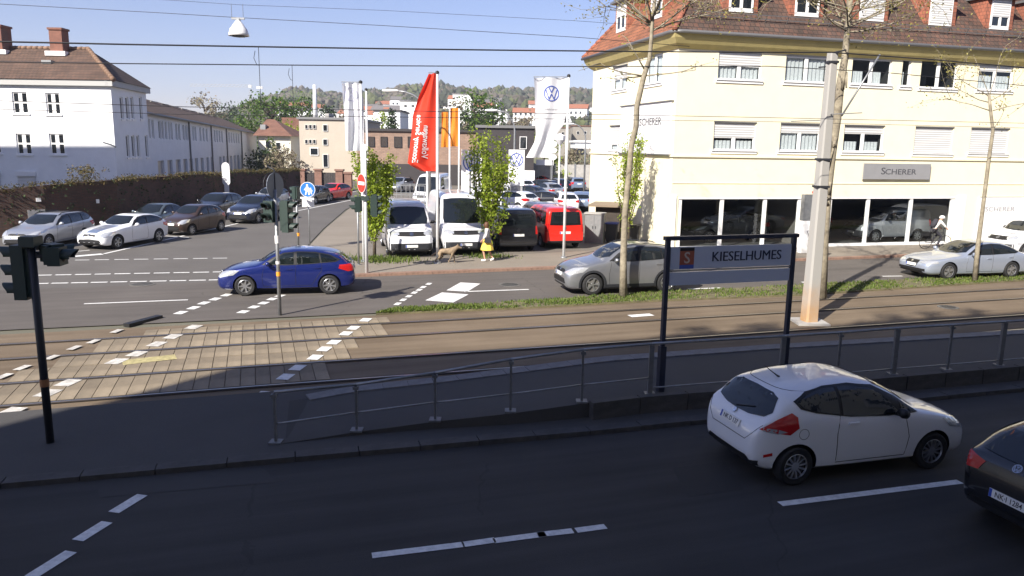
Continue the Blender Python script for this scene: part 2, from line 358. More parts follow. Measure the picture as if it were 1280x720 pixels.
island = sheet('traffic_island', [RF(-80, 15.28), RF(-3.6, 12.26), RF(.43, 12.08), RF(5.35, 11.83), RF(15.15, 11.6), RF(90, 10.3), RF(90, 14.6), RF(20, 14.6), RF(3, 15.3), RF(-80, 16)], .06, M['island'], .1)
# kerb stones of the island (each a part)
kp = [RF(-14, 12.55), RF(-3.6, 12.12), RF(.43, 11.94), RF(5.35, 11.69), RF(15.15, 11.46), RF(20, 11.36)]
stone = None; acc = []
for i in range(len(kp)-1):
    a, b = kp[i], kp[i+1]; L = (b-a).length; n = max(1, round(L/1.0)); d = (b-a)/n
    for k in range(n): acc.append((a+d*(k+.5), math.atan2(d.y, d.x), d.length))
kerb_me = MB().box((0, 0, 0), (.985, .26, .14)).mesh('kerb_stone', M['kerb'])
for p, a, L in acc:
    o = link('kerb_stone', kerb_me, island); o.location = (p.x, p.y, .01+random.uniform(-.004, .004)); o.rotation_euler = (0, 0, a); o.scale = (L, 1, 1)
# tram bed, slabs of the crossing, rails
tram = sheet('tram_bed', [RF(-90, 15.3), RF(3, 15.3), RF(20, 14.6), RF(90, 12.5), RF(90, 22.2), RF(28, 21.9), RF(4, 21.95), RF(-90, 22.9)], -.004, M['trambed'])
def crosst(n): # left edge of the slab crossing in t for an across value n
    return -8.2 + (n-12.6)*.64
sl_me = MB().box((0, 0, 0), (.285, 1, .06)).mesh('paving_slab', M['slab'])
bands = [(15.98, 17.28), (17.5, 18.4), (18.42, 19.3), (19.52, 20.75), (20.97, 21.6)]
for n0, n1 in bands:
    t = crosst(n0); k = 0; j = random.uniform(0, .3)
    t = math.ceil(t/.3)*.3
    while t < .6+.49*((n0+n1)/2-15.2):
        o = link('paving_slab', sl_me, tram); o.location = RF(t, (n0+n1)/2, -.012+random.uniform(-.004, .004)); o.rotation_euler = (0, 0, RA); o.scale = (1, n1-n0-.015, 1); t += .30
def rail_line(n0, n1):
    mb = MB(); pts = [(-70, n0), (0, n0), (6, (n0+n1)/2+.02), (20, n1), (80, n1-.6)]
    for a, b in zip(pts, pts[1:]): mb.bar(RF(a[0], a[1], .012), RF(b[0], b[1], .012), .06, .03)
    mb.mi = 1
    for a, b in zip(pts, pts[1:]):
        for dn in (-.065, .065):
            d = NV*dn; w = NV*.022
            mb.quad(RF(*a, .021)+d-w, RF(*b, .021)+d-w, RF(*b, .021)+d+w, RF(*a, .021)+d+w)
    return mb
for n0, n1 in ((15.88, 15.6), (17.38, 17.1), (19.41, 19.2), (20.86, 20.65)):
    o = rail_line(n0, n1).build('tram_rail', [M['rail'], M['groove']]); o['kind'] = 'structure'
sheet('far_road', [RF(-90, 22.9), RF(-6, 22.55), RF(3.5, 22.25), RF(30, 22.3), RF(90, 21.8), RF(90, 29), RF(-8, 29), RF(-90, 29.5)], -.0, M['asphalt_far'])
# side street towards the hill
wallp = [G(-260, 318), G(0, 300), G(150, 289), G(232, 272), G(300, 259), G(390, 237)]
sheet('side_street', [RF(-90, 28.6), RF(-12, 28.6), RF(1.6, 28.6)]+[G(376, 316), G(404, 286), G(432, 262), G(480, 240), G(600, 214)]+[G(520, 214), G(436, 228), G(390, 237), G(300, 259), G(232, 272), G(150, 289), G(0, 300), G(-260, 318)], .004, M['asphalt_side'])
pv = [RF(1.9, 28.75), RF(3.3, 28.9), RF(11.4, 29.0), RF(24.5, 28.7), RF(29.4, 28.75), RF(90, 28.6), RF(90, 55)]+[Vector((60, 220, 0)), Vector((0, 220, 0))]+[G(604, 214), G(484, 240), G(437, 262), G(409, 286), G(381, 316)]
pave = sheet('far_pavement', [RF(1.2, 29.6)]+pv, .1, M['pave'], .2)
sheet('car_lot', [G(462, 322, .104), G(560, 322, .104), G(640, 318, .104), G(760, 312, .104), G(830, 308, .104), G(1010, 308, .104), Vector((60, 60, 0)), Vector((60, 219, 0)), Vector((1, 219, 0)), G(604, 216, .104), G(500, 240, .104), G(470, 262, .104), G(455, 300, .104)], .104, M['lot'])
fk = [RF(1.9, 28.75), RF(3.3, 28.9), RF(11.4, 29.0), RF(24.5, 28.7), RF(29.4, 28.75), RF(40, 28.72)]
km2 = MB().box((0, 0, 0), (.985, .3, .16)).mesh('kerb_stone', M['kerb_red'])
for a, b in zip(fk, fk[1:]):
    L = (b-a).length; n = max(1, round(L)); d = (b-a)/n
    for k in range(n):
        p = a+d*(k+.5); o = link('kerb_stone', km2, pave); o.location = (p.x-NV.x*.17, p.y-NV.y*.17, .02); o.rotation_euler = (0, 0, math.atan2(d.y, d.x)); o.scale = (d.length, 1, 1)
# reddish gutter band beside that kerb
# grass strip between tracks and far road
gs_far = [G(492, 387), G(640, 378), G(830, 364), G(1040, 352), G(1280, 341)]; gs_near = [G(470, 392), G(640, 386), G(830, 379), G(1000, 371), G(1280, 350), G(1420, 343)]
gs_near = [RF(3.2, 22.0), RF(7.3, 21.75), RF(12.5, 21.75), RF(17.5, 21.45), RF(28.7, 21.9), RF(60, 21.6)]
gs_far = [RF(3.9, 22.55), RF(7.5, 22.7), RF(13.3, 23.1), RF(20, 23.1), RF(30.3, 23.2), RF(60, 22.8)]
sheet('grass_verge', gs_near+gs_far[::-1], .05, M['soil'], .08)
def blades(name, A, B, n, h0, h1, mat, z=.05, label='', dens=None):
    mb = MB()
    cum = [0]
    for a, b in zip(A, A[1:]): cum.append(cum[-1]+(b-a).length)
    for _ in range(n):
        s = random.random()**1.3*cum[-1]; i = max(k for k in range(len(A)-1) if cum[k] <= s); f = (s-cum[i])/(cum[i+1]-cum[i])
        q = random.random(); p = (A[i].lerp(A[i+1], f)).lerp(B[i].lerp(B[i+1], f), q)
        if math.sin(s*2.1+q*5)+math.sin(s*.83+1.3)+math.sin(s*5.3-q*9)*.6 < -.95 and random.random() < .85: continue
        h = random.uniform(h0, h1); a = random.uniform(0, 2*PI); w = .022; d = Vector((math.cos(a), math.sin(a), 0)); le = Vector((random.uniform(-.06, .06), random.uniform(-.06, .06), h))
        p = Vector((p.x, p.y, z)); mb.add([p-d*w, p+d*w, p+le], [(0, 1, 2)])
    o = mb.build(name, mat); return tag(o, label, 'grass', kind='stuff')
blades('verge_grass', gs_near, gs_far, 19000, .03, .105, M['grass'], label='rough green grass strip beside the tram tracks')
# ---- road markings
marks = {'w': MB(), 'o': MB(), 'y': MB()}
def mline(a, b, w, kind='w', z=.008):
    a = Vector((a[0], a[1], z)); b = Vector((b[0], b[1], z)); d = (b-a).normalized(); nn = Vector((-d.y, d.x, 0))*w/2
    marks[kind].quad(a-nn, b-nn, b+nn, a+nn)
def mpix(a, b, w, kind='w', z=.008): mline(G(*a), G(*b), w, kind, z)
# broken white line in the near road
segs = [((465, 695), (580, 681)), ((578, 681.3), (619, 675.5)), ((617, 676.6), (682, 668)), ((672, 669), (716, 664)), ((720, 663.5), (757, 658.5))]
for a, b in segs: mpix(a, b, .13)
mpix((975, 630.5), (1200, 602.5), .14)
for a, b in (((38, 722), (89, 690)), ((97, 676), (134, 653)), ((142, 641), (178, 619))): mpix(a, b, .17)
def dashes(cs, L, w, kind='w', z=.03):
    P = [G(*c) for c in cs]; d = (P[-1]-P[0]).normalized(); gap = [(b-a).length for a, b in zip(P, P[1:])]; gap.sort(); L = min(L, .60*gap[len(gap)//3])
    for p in P: mline(p-d*L/2, p+d*L/2, w, kind, z)
dashes([(14, 516), (60, 493), (85, 480), (146, 453), (171, 443.6), (196, 431.4), (216, 422), (242, 410)], .62, .32, 'o')
dashes([(329, 495), (357, 472.5), (372, 461), (394, 448), (405.5, 437.5), (417.5, 429), (432.5, 418), (442, 411), (457, 401)], .62, .27, 'w')
dashes([(5, 471.5), (28, 461), (65, 448), (93, 436), (117, 428), (146, 415)], .75, .17, 'o')
dashes([(226, 391), (242, 385), (255, 379), (269, 374), (283, 369)], .7, .26, 'w', .008)
dashes([(304, 390), (317.5, 384), (329.5, 379), (340, 374), (350, 370)], .7, .26, 'w', .008)
dashes([(497, 380), (504, 375), (511, 370.5), (518, 366), (524, 362.5), (529, 359), (536, 355)], .62, .17, 'w', .008)
x = 20
while x < 268:
    f = (x-82)/193; mpix((x, 343.6-3.6*f), (x+20, 343.6-3.6*(f+.1)), .15); mpix((x-5, 354-4*f), (x+16, 354-4*(f+.1)), .15)
    if x > 90: mpix((x, 325.2-(x-100)*.0135), (x+18, 325-(x-100)*.0135), .12)
    x += 24.6
mpix((105, 380), (235, 375), .12)
for k in range(12):
    a = G(130, 317.5).lerp(G(330, 272), k/12); b = G(130, 317.5).lerp(G(330, 272), (k+1)/12); mline(a, b, .16, z=.012)
mline(G(330, 272), G(580, 222), .16, z=.012)
mpix((84, 321.5), (128, 317.8), .4, z=.012)
mpix((205, 295), (236, 297), .14, z=.012); mpix((350, 262), (470, 233), .12, z=.012)
mpix((60, 318), (112, 313), .14, z=.012)
mpix((549, 377), (569, 367), .95, 'w'); mpix((571, 364), (588, 354), .75, 'w')
mpix((580, 364.7), (661, 362), .13); mpix((860, 361.5), (901, 360), .13); mpix((1103, 345.5), (1128, 345.2), .13); mpix((1002, 353), (1012, 352.5), .13)
mpix((153, 454.5), (220, 447), .42, 'y', .024)
# tactile-like white plate, worn pale patches on the tram bed
mpix((787, 395.5), (815, 393.5), .3, 'w', .01)
for k, m_, nm in (('w', 'white_mark', 'road_marking'), ('o', 'white_worn', 'worn_road_marking'), ('y', 'yellow_mark', 'yellow_road_marking')):
    o = marks[k].build(nm, M[m_]); o['kind'] = 'structure'
# manhole covers, tar patches
def disc_ground(name, u, v, r, mat, z=.009):
    p = G(u, v); mb = MB(); mb.prism([(p.x+r*math.cos(k*PI/12), p.y+r*math.sin(k*PI/12)) for k in range(24)], -.02, z+.004); o = mb.build(name, mat); return o
for nm, px, z, c in (('asphalt_patch', [(362, 505), (413, 498), (409, 546), (357, 553)], .066, .055), ('asphalt_patch', [(840, 585), (905, 577), (930, 612), (860, 622)], .004, .05), ('asphalt_patch', [(120, 600), (330, 585), (345, 603), (125, 622)], .004, .062)):
    sheet(nm, [G(*p) for p in px], z, mk_ground('patch', (c*.7, c*.68, c*.66), (c*1.1, c*1.05, c), fine=90))
for u, v, r, lab in ((178, 355.5, .42, 'round manhole cover in the road left of the blue car'), (1185, 384, .32, 'dark round cover between the tram tracks under the small tree'), (637, 356, .4, 'round manhole cover ahead of the grey off-roader')):
    p = G(u, v); r_ = empty('manhole_cover', (p.x, p.y, 0), 0, lab, 'manhole cover')
    a = MB().lathe([(r, -.03), (r, .012), (r-.05, .014)], 24); a.build('cover_ring', M['conc_dark'], r_)
    a = MB().lathe([(r-.055, -.03), (r-.055, .011), (0, .011)], 20)
    for k in range(-3, 4):
        w_ = math.sqrt(max(.01, (r-.09)**2-(k*r*.22)**2)); a.box((0, k*r*.22, .012), (2*w_, .03, .012))
    a.build('cover_plate', M['black'], r_)
# flat dark traffic separator on the crossing
p0, p1 = G(158, 408), G(200, 397); o = MB().bar((p0.x, p0.y, .03), (p1.x, p1.y, .03), .2, .09).build('kerb_separator', M['black']); tag(o, 'low dark rubber kerb separator on the road edge by the tracks', 'kerb')
# ---- tram platform with its railing
zt = lambda u: min(.33, max(.06, .06+(u-380)/(720-380)*.27))
far_px = [(380, 495), (440, 484), (545, 473), (642, 461), (751, 447), (960, 432), (1120, 422.5), (1280, 413), (1500, 399)]
near_px = [(342, 556), (446, 540), (544, 527), (638, 517), (725, 505), (812, 494.5), (990, 482), (1116, 471), (1280, 457), (1500, 440)]
A = [G(u, v, zt(u)) for u, v in near_px]; Bp = [G(u, v, zt(u)) for u, v in far_px]
mb = MB(); n = len(A)
# resample far edge to the same parameters
def lerp_poly(P, f):
    i = min(int(f*(len(P)-1)), len(P)-2); return P[i].lerp(P[i+1], f*(len(P)-1)-i)
K = 40; NA = [lerp_poly(A, k/K) for k in range(K+1)]; NB = []
cumB = [0]
for a, b in zip(Bp, Bp[1:]): cumB.append(cumB[-1]+(b-a).length)
tB = [b.dot(TV) for b in Bp]
def farAt(t):
    for i in range(len(Bp)-1):
        if t <= tB[i+1] or i == len(Bp)-2:
            f = (t-tB[i])/(tB[i+1]-tB[i]); return Bp[i].lerp(Bp[i+1], max(-.6, f))
NB = [farAt(a.dot(TV)) for a in NA]
for k in range(K):
    a, b, c, d = NA[k], NA[k+1], NB[k+1], NB[k]
    mb.quad(a, b, c, d)
    dn = lambda p: Vector((p.x, p.y, 0))
    mb.quad(dn(a), dn(b), b, a); mb.quad(d, c, dn(c), dn(d))
mb.quad(dn(NA[0]), NA[0], NB[0], dn(NB[0]))
plat = mb.build('tram_platform', M['island']); plat['kind'] = 'structure'
# coping slabs along its track side and wall blocks on its road side
cop_me = MB().box((0, 0, 0), (1.0, .36, .05)).mesh('coping_slab', M['coping']); blk_me = MB().box((0, 0, 0), (.97, .16, 1.0)).mesh('wall_block', mk('block_dark', (.07, .066, .062), .9, var=.4, scale=2, bump=.3))
t = NB[0].dot(TV)+.6; tEnd = 24
while t < tEnd:
    a, b = farAt(t), farAt(t+.5); d = (b-a); L = d.length; dd = d.normalized(); nn = Vector((dd.y, -dd.x, 0))
    if t > .4:
        o = link('coping_slab', cop_me, plat); c = (a+b)/2+nn*.17; o.location = (c.x, c.y, c.z+.0); o.rotation_euler = (0, -math.asin(max(-.3, min(.3, d.z/L))), math.atan2(d.y, d.x)); o.scale = (L*.985, 1, 1)
    t += .5
tA = [a.dot(TV) for a in NA]
def nearAt(t):
    for i in range(K):
        if t <= tA[i+1] or i == K-1: return NA[i].lerp(NA[i+1], (t-tA[i])/(tA[i+1]-tA[i]))
t = 5.6
while t < 24:
    a, b = nearAt(t), nearAt(t+1); d = b-a; c = (a+b)/2
    o = link('wall_block', blk_me, plat); hgt_ = c.z+.05; dd = d.normalized(); nn = Vector((dd.y, -dd.x, 0))
    o.location = (c.x+nn.x*.09, c.y+nn.y*.09, hgt_/2); o.scale = (d.length, 1, hgt_); o.rotation_euler = (0, 0, math.atan2(d.y, d.x)); t += 1.0
# access hatch frame in the platform
hp = [G(528, 490, .14), G(580, 486, .15), G(588, 500, .15), G(536, 505, .13)]
mbh = MB()
for a, b in zip(hp[:3], hp[1:]): mbh.bar(a+Vector((0, 0, .012)), b+Vector((0, 0, .012)), .07, .012)
mbh.build('hatch_frame', M['coping'], plat)
# railing
posts = [(345, 553, 490), (446, 538, 480.5), (544, 525, 466), (638, 514, 449), (727, 502, 437), (812, 492.5, 429.5), (975, 479, 420), (1046, 474, 415.5), (1116, 468, 410), (1184, 462.5, 406), (1249, 457, 402), (1318, 451, 397.5), (1390, 445, 393)]
rl = empty('railing', RF(-.5, 12.8, 0), 0, 'long grey metal railing along the near edge of the tram platform', 'railing'); rl0 = Vector(rl.location)
PB = []
for i, (u, v0, v1) in enumerate(posts):
    b = G(u, v0, zt(u)); h = hgt(b, v1); PB.append((b, h))
    mbp = MB(); w = .042 if i not in (5, 6, 8, 10) else .085
    mbp.bar(b-rl0-Vector((0, 0, .05)), Vector((b.x, b.y, h-.02))-rl0, w, w); mbp.box(b-rl0+Vector((0, 0, .01)), (.2, .2, .03)); mbp.box(Vector((b.x, b.y, h-.06))-rl0, (.09, .09, .05))
    mbp.build('post', M['rail_paint'], rl)
for i in range(len(PB)-1):
    (a, h0), (b, h1) = PB[i], PB[i+1]
    MB().tube([Vector((a.x, a.y, h0))-rl0, Vector((b.x, b.y, h1))-rl0], .027, 8).build('top_rail', M['galv'], rl, True)
    z0 = a.z+.32 if i < 5 else a.z+.12; z1 = b.z+.32 if i < 5 else b.z+.12
    MB().tube([Vector((a.x, a.y, z0))-rl0, Vector((b.x, b.y, z1))-rl0], .016, 6).build('lower_rail', M['galv'], rl, True)
# ================================================================== YELLOW BUILDING
FD = Vector((math.cos(.265), math.sin(.265), 0)); FN = Vector((FD.y, -FD.x, 0))        # right facade direction, outward normal
LH = math.radians(-14); LD = Vector((math.sin(LH), math.cos(LH), 0)); LN = Vector((-LD.y, LD.x, 0))   # left facade, away from us
C0 = Vector((15.97, 38.85, 0)) + FD*(-8.85)
def fs(u, v):                                       # pixel -> (s, z) on right facade
    p = on_plane(u, v, C0, FN); return ((p-C0).dot(FD), p.z)
def ls(u, v):
    p = on_plane(u, v, C0, LN); return ((p-C0).dot(LD), p.z)
def wall_holes(mb, O, d, nrm, s0, s1, z0, z1, holes, depth=.16):
    """wall plane with rectangular openings and their reveals"""
    ss = sorted({s0, s1}|{h[0] for h in holes}|{h[1] for h in holes}); zs = sorted({z0, z1}|{h[2] for h in holes}|{h[3] for h in holes})
    P = lambda s, z, q=0: O + d*s + Vector((0, 0, z)) - nrm*q
    for i in range(len(ss)-1):
        for j in range(len(zs)-1):
            a, b, c, e = ss[i], ss[i+1], zs[j], zs[j+1]; cs, cz = (a+b)/2, (c+e)/2
            if any(h[0] < cs < h[1] and h[2] < cz < h[3] for h in holes): continue
            mb.quad(P(a, c), P(b, c), P(b, e), P(a, e))
    for a, b, c, e in holes:
        mb.quad(P(a, c), P(a, c, depth), P(a, e, depth), P(a, e)); mb.quad(P(b, c, depth), P(b, c), P(b, e), P(b, e, depth))
        mb.quad(P(a, c, depth), P(a, c), P(b, c), P(b, c, depth)); mb.quad(P(a, e), P(a, e, depth), P(b, e, depth), P(b, e))
def obox(mb, O, d, nrm, s0, s1, z0, z1, q0, q1):       # box in facade coordinates, q = distance out of the wall
    Mx = frame(O, d, nrm, Vector((0, 0, 1)))
    return mb.box(((s0+s1)/2, (q0+q1)/2, (z0+z1)/2), (abs(s1-s0), abs(q1-q0), abs(z1-z0)), Mx)
yb = empty('yellow_building', C0, 0, 'cream yellow corner building with shop front and red tiled roof', 'building'); Z3 = Vector((0, 0, 0))
SLEN, LLEN = 34.0, 11.45
EZ = 9.45
def rect(fn, uL, uR, vT, vB):
    vm = (vT+vB)/2; um = (uL+uR)/2
    return fn(uL, vm)[0], fn(uR, vm)[0], fn(um, vB)[1], fn(um, vT)[1]
# (uL, uR, box top v, glass top v, glass bottom v, curtain style, shutter share)
R_WIN = [(898, 952, 63, 82, 100, 1), (982, 1035, 67, 72, 103, 1), (1065, 1114.5, 71, 74.5, 106, 2), (1127.5, 1138.5, 72, 75, 108, 2), (1151, 1196.5, 73, 76, 110.5, 0), (1223, 1266, 80, 88.5, 113, 3),
         (892, 944, 153, 171.5, 188, 3), (975, 1025, 154.7, 165.5, 189, 1), (1054.5, 1104, 157, 166.5, 190, 2), (1143, 1190.5, 159, 191.5, 192, 0), (1212.5, 1260, 160.5, 191.5, 192, 0)]
L_WIN = [(766, 784, 82.5, 98, 112, 1), (808, 828, 64, 70, 104, 1), (762, 781, 157, 180, 188.5, 1)]
shop = [rect(fs, 846.5, 1000, 248, 306), rect(fs, 1034, 1190, 247, 311)]
shop = [(h[0], h[1], .16, 2.6) for h in shop]
door_h = rect(fs, 1219, 1290, 246, 300); 
holesR = []; winR = []
for w in R_WIN:
    a, b, c, e = rect(fs, w[0], w[1], w[2], w[4]); g = fs((w[0]+w[1])/2, w[3])[1]; holesR.append((a, b, c, e)); winR.append((a, b, c, e, g, w[5]))
# repeat two more bays beyond the frame
holesL = []; winL = []
for w in L_WIN:
    a, b, c, e = rect(ls, w[0], w[1], w[2], w[4]); a, b = min(a, b), max(a, b); g = ls((w[0]+w[1])/2, w[3])[1]; holesL.append((a, b, c, e)); winL.append((a, b, c, e, g, w[5]))
mb = MB()
wall_holes(mb, Z3, FD, FN, 0, SLEN, .08, EZ, holesR+shop)
wall_holes(mb, Z3, LD, LN, 0, LLEN, .08, EZ, holesL)
far1 = LD*LLEN; far2 = far1+FD*SLEN; far3 = FD*SLEN
for a, b in ((far1, far2), (far2, far3)): mb.quad(a, b, b+Vector((0, 0, EZ)), a+Vector((0, 0, EZ)))
mb.build('wall', M['yellow_wall'], yb)
# pale bands between the storeys
mb = MB()
def band(z0, z1, q):
    obox(mb, Z3, FD, FN, -q, SLEN, z0, z1, .002, q); obox(mb, Z3, LD, LN, 0, LLEN, z0, z1, .002, q-.001)
band(4.50, 4.58, .07); mb.build('string_course', M['cream_band'], yb)
mb = MB(); zt3 = 3.28
obox(mb, Z3, FD, FN, 0.02, SLEN, 3.27, 3.31, .002, .03); mb.build('shop_cornice', M['cream_band'], yb)
def window(O, d, nrm, a, b, c, e, g, style, parent):
    fr = MB(); T = .06
    for s0, s1, z0, z1 in ((a, b, c, c+.07), (a, b, e-.05, e), (a, a+T, c, e), (b-T, b, c, e), (a, b, g-.04, g+.04)): obox(fr, O, d, nrm, s0+.001, s1-.001, z0+.001, z1-.001, -.13+random.uniform(0, .004), -.07)
    two = b-a > .8
    if two: obox(fr, O, d, nrm, (a+b)/2-.09, (a+b)/2+.09, c, g, -.129, -.066)
    obox(fr, O, d, nrm, a-.12, b+.12, c-.16, c-.02, .002, .05)            # sill surround
    wo = fr.build('window', M['pvc'], parent)
    obox(MB(), O, d, nrm, a-.1, b+.1, c-.04, c, -.1, .10).build('sill', M['pvc'], wo)
    if e-g > .05: obox(MB(), O, d, nrm, a+.01, b-.01, g, e-.01, -.10, -.055).build('roller_shutter', M['shutter'], wo)
    obox(MB(), O, d, nrm, a-.02, b+.02, e-.02, e+.035, -.02, .03).build('shutter_rail', M['gutter'], wo)
    if g-c < .12: return wo
    panes = [(a+T, (a+b)/2-.09), ((a+b)/2+.09, b-T)] if two else [(a+T, b-T)]
    for p0, p1 in panes:
        q = MB(); P = lambda s, z, qq: O+d*s+Vector((0, 0, z))+nrm*qq
        q.quad(P(p0, c+.06, -.10), P(p1, c+.06, -.10), P(p1, g-.03, -.10), P(p0, g-.03, -.10)); q.build('pane', M['glass'], wo)
        if style:
            cu = MB(); N = 14; zc = [0, g-.03, c+(g-c)*.55, c+(g-c)*.4][style]; z0c = c+.05
            if style == 3: zc = c+(g-c)*.75
            half = (p0, p0+(p1-p0)*random.uniform(.45, 1)) if style == 2 else (p0, p1)
            for k in range(N):
                s0 = half[0]+(half[1]-half[0])*k/N; s1 = half[0]+(half[1]-half[0])*(k+1)/N; k0 = -.17+.02*math.sin(k*2.1); k1 = -.17+.02*math.sin((k+1)*2.1)
                cu.quad(P(s0, z0c, k0), P(s1, z0c, k1), P(s1, zc, k1), P(s0, zc, k0))
            cu.build('curtain', M['curtain'], wo)
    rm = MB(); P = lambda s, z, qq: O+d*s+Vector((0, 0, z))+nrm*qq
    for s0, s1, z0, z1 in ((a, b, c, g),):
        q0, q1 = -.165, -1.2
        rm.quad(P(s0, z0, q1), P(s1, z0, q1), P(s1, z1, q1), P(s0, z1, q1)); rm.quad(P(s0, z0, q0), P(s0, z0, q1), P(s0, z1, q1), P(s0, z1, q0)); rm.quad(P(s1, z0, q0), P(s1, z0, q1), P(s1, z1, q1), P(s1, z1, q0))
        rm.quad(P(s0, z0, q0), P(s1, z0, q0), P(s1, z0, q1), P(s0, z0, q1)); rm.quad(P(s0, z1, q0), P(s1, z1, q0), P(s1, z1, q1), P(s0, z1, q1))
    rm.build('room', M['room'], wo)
    return wo
for w in winR: window(Z3, FD, FN, *w, yb)
for w in winL: window(Z3, LD, LN, *w, yb)
# sills run together as a pale strip below the lower windows
# cove soffit, gutter, roof
OV = .75
def ring_pts(off, z): # eave outline at distance off
    a = LD*(LLEN+off)+LN*off; b = Vector((0, 0, 0))+LN*off-LD*off; b = FN*off + LN*off; b = (LN*off-LD*off) if False else (FN*off+LN*off); c = FD*(SLEN+off)+FN*off; e = FD*(SLEN+off)+LD*(LLEN+off)
    return [v+Vector((0, 0, z)) for v in (a, b, c, e)]
mb = MB()
prof = [(.0, 9.38), (.08, 9.42), (.27, 9.58), (.42, 9.82), (.48, 10.02)]
for (o0, z0), (o1, z1) in zip(prof, prof[1:]):
    r0, r1 = ring_pts(o0, z0), ring_pts(o1, z1)
    for i in range(2): mb.quad(r0[i], r0[i+1], r1[i+1], r1[i])
mb.build('soffit', M['soffit'], yb)
gp = ring_pts(.55, 10.06); gm = MB(); bend = gp[1]
c1 = bend.lerp(gp[0], .035); c2 = bend.lerp(gp[2], .012)
gm.tube([gp[0], c1, bend*.5+(c1+c2)*.25, c2, gp[2]], .085, 8); gm.build('gutter', M['gutter'], yb, True)
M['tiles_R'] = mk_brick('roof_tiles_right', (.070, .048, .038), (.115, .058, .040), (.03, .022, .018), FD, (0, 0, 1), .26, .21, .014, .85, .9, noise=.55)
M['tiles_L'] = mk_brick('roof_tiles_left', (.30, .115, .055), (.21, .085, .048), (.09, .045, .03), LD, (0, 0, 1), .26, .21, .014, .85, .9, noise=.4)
M['tile_red'] = mk_brick('hung_tiles_red', (.35, .12, .07), (.25, .095, .06), (.13, .06, .04), FD+LD, (0, 0, 1), .2, .18, .01, .85, .6, noise=.3)
rp = ring_pts(.52, 10.1); TAN = 1.25; hw = (LLEN+1.04)/2
rA = LD*(LLEN/2)+FD*(hw-.52); rB = LD*(LLEN/2)+FD*(SLEN-hw+.52); zr = 10.1+hw*TAN
rA = Vector((rA.x, rA.y, zr)); rB = Vector((rB.x, rB.y, zr))
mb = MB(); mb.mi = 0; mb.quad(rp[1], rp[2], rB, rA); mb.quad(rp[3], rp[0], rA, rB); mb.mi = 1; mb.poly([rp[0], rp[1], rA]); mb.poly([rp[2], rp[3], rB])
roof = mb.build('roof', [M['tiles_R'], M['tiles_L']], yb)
hm = MB()
for a in (rp[0], rp[1]):
    L = (rA-a).length; n = int(L/.38); d = (rA-a)/n
    for k in range(n): hm.tube([a+d*k+Vector((0, 0, .03)), a+d*(k+1.08)+Vector((0, 0, .0))], [.13, .11], 7)
hm.build('hip_tiles', M['tile_red'], roof, True)
# snow guard above the gutter
sg = MB()
for k in range(28):
    p = FD*(.9+k*1.15)+FN*(.52-.52)+Vector((0, 0, 10.1+.52*TAN)); sg.bar(p, p+FN*.16+Vector((0, 0, .30)), .03, .03)
for zz in (.12, .28): sg.bar(FD*.6+FN*(.0+zz*.55)+Vector((0, 0, 10.75+zz)), FD*33+FN*(.0+zz*.55)+Vector((0, 0, 10.75+zz)), .02, .03)
sg.build('snow_guard', M['gutter'], roof)
def dormer(O, d, nrm, s0, s1, z0, z1, shut):
    """box dormer on the slope: red hung-tile cheeks, white window, dark flat roof"""
    q = .52-(z0-10.1)/TAN+.02                   # distance of the face from the wall plane
    back = -(z1-10.1)/TAN+.52-.4
    P = lambda s, z, qq: O+d*s+Vector((0, 0, z))+nrm*qq
    m = MB(); m.quad(P(s0-.28, z0, q), P(s1+.28, z0, q), P(s1+.28, z1, q), P(s0-.28, z1, q))
    for s in (s0-.28, s1+.28): m.poly([P(s, z0, q), P(s, z1, q), P(s, z1, back)])
    m.quad(P(s0-.28, z1, q), P(s1+.28, z1, q), P(s1+.28, z1, back), P(s0-.28, z1, back))
    dm = m.build('dormer', M['tile_red'], roof)
    rf = MB(); obox(rf, O, d, nrm, s0-.45, s1+.45, z1+.003, z1+.12, back, q+.3); rf.build('dormer_roof', M['gutter'], dm)
    f = MB()
    for a, b, c, e in ((s0, s1, z0-.06, z0+.12), (s0, s1, z1-.14, z1-.02), (s0, s0+.09, z0, z1), (s1-.09, s1, z0, z1), ((s0+s1)/2-.07, (s0+s1)/2+.07, z0, z1)): obox(f, O, d, nrm, a+.001, b-.001, c, e, q+random.uniform(.003, .006), q+.06)
    f.build('dormer_frame', M['pvc'], dm)
    zs = z1-(z1-z0)*shut
    if shut: obox(MB(), O, d, nrm, s0+.06, s1-.06, zs, z1-.05, q+.004, q+.075).build('dormer_shutter', M['shutter'], dm)
    if shut < .9: obox(MB(), O, d, nrm, s0+.08, s1-.08, z0+.1, zs, q+.001, q+.02).build('dormer_pane', M['glass_dark'], dm)
zD = fs(1244, 36)[1]
for uc, wd, sh in ((922, 1.25, 0), (1004, 1.3, 0), (1085, 1.4, .97), (1171, 1.35, .97), (1245, 1.2, .62)):
    s = on_plane(uc, 22, C0-FN*.6, FN); s = (s-C0).dot(FD); dormer(Z3, FD, FN, s-wd/2, s+wd/2, 11.25, 12.72, sh)
for uc in (782, 826):
    s = on_plane(uc, 20, C0-LN*.6, LN); s = (s-C0).dot(LD); dormer(Z3, LD, LN, s-.65, s+.65, 11.25, 12.75, .5)
dormer(Z3, FD, FN, 20.6, 21.9, 11.25, 12.72, .3)
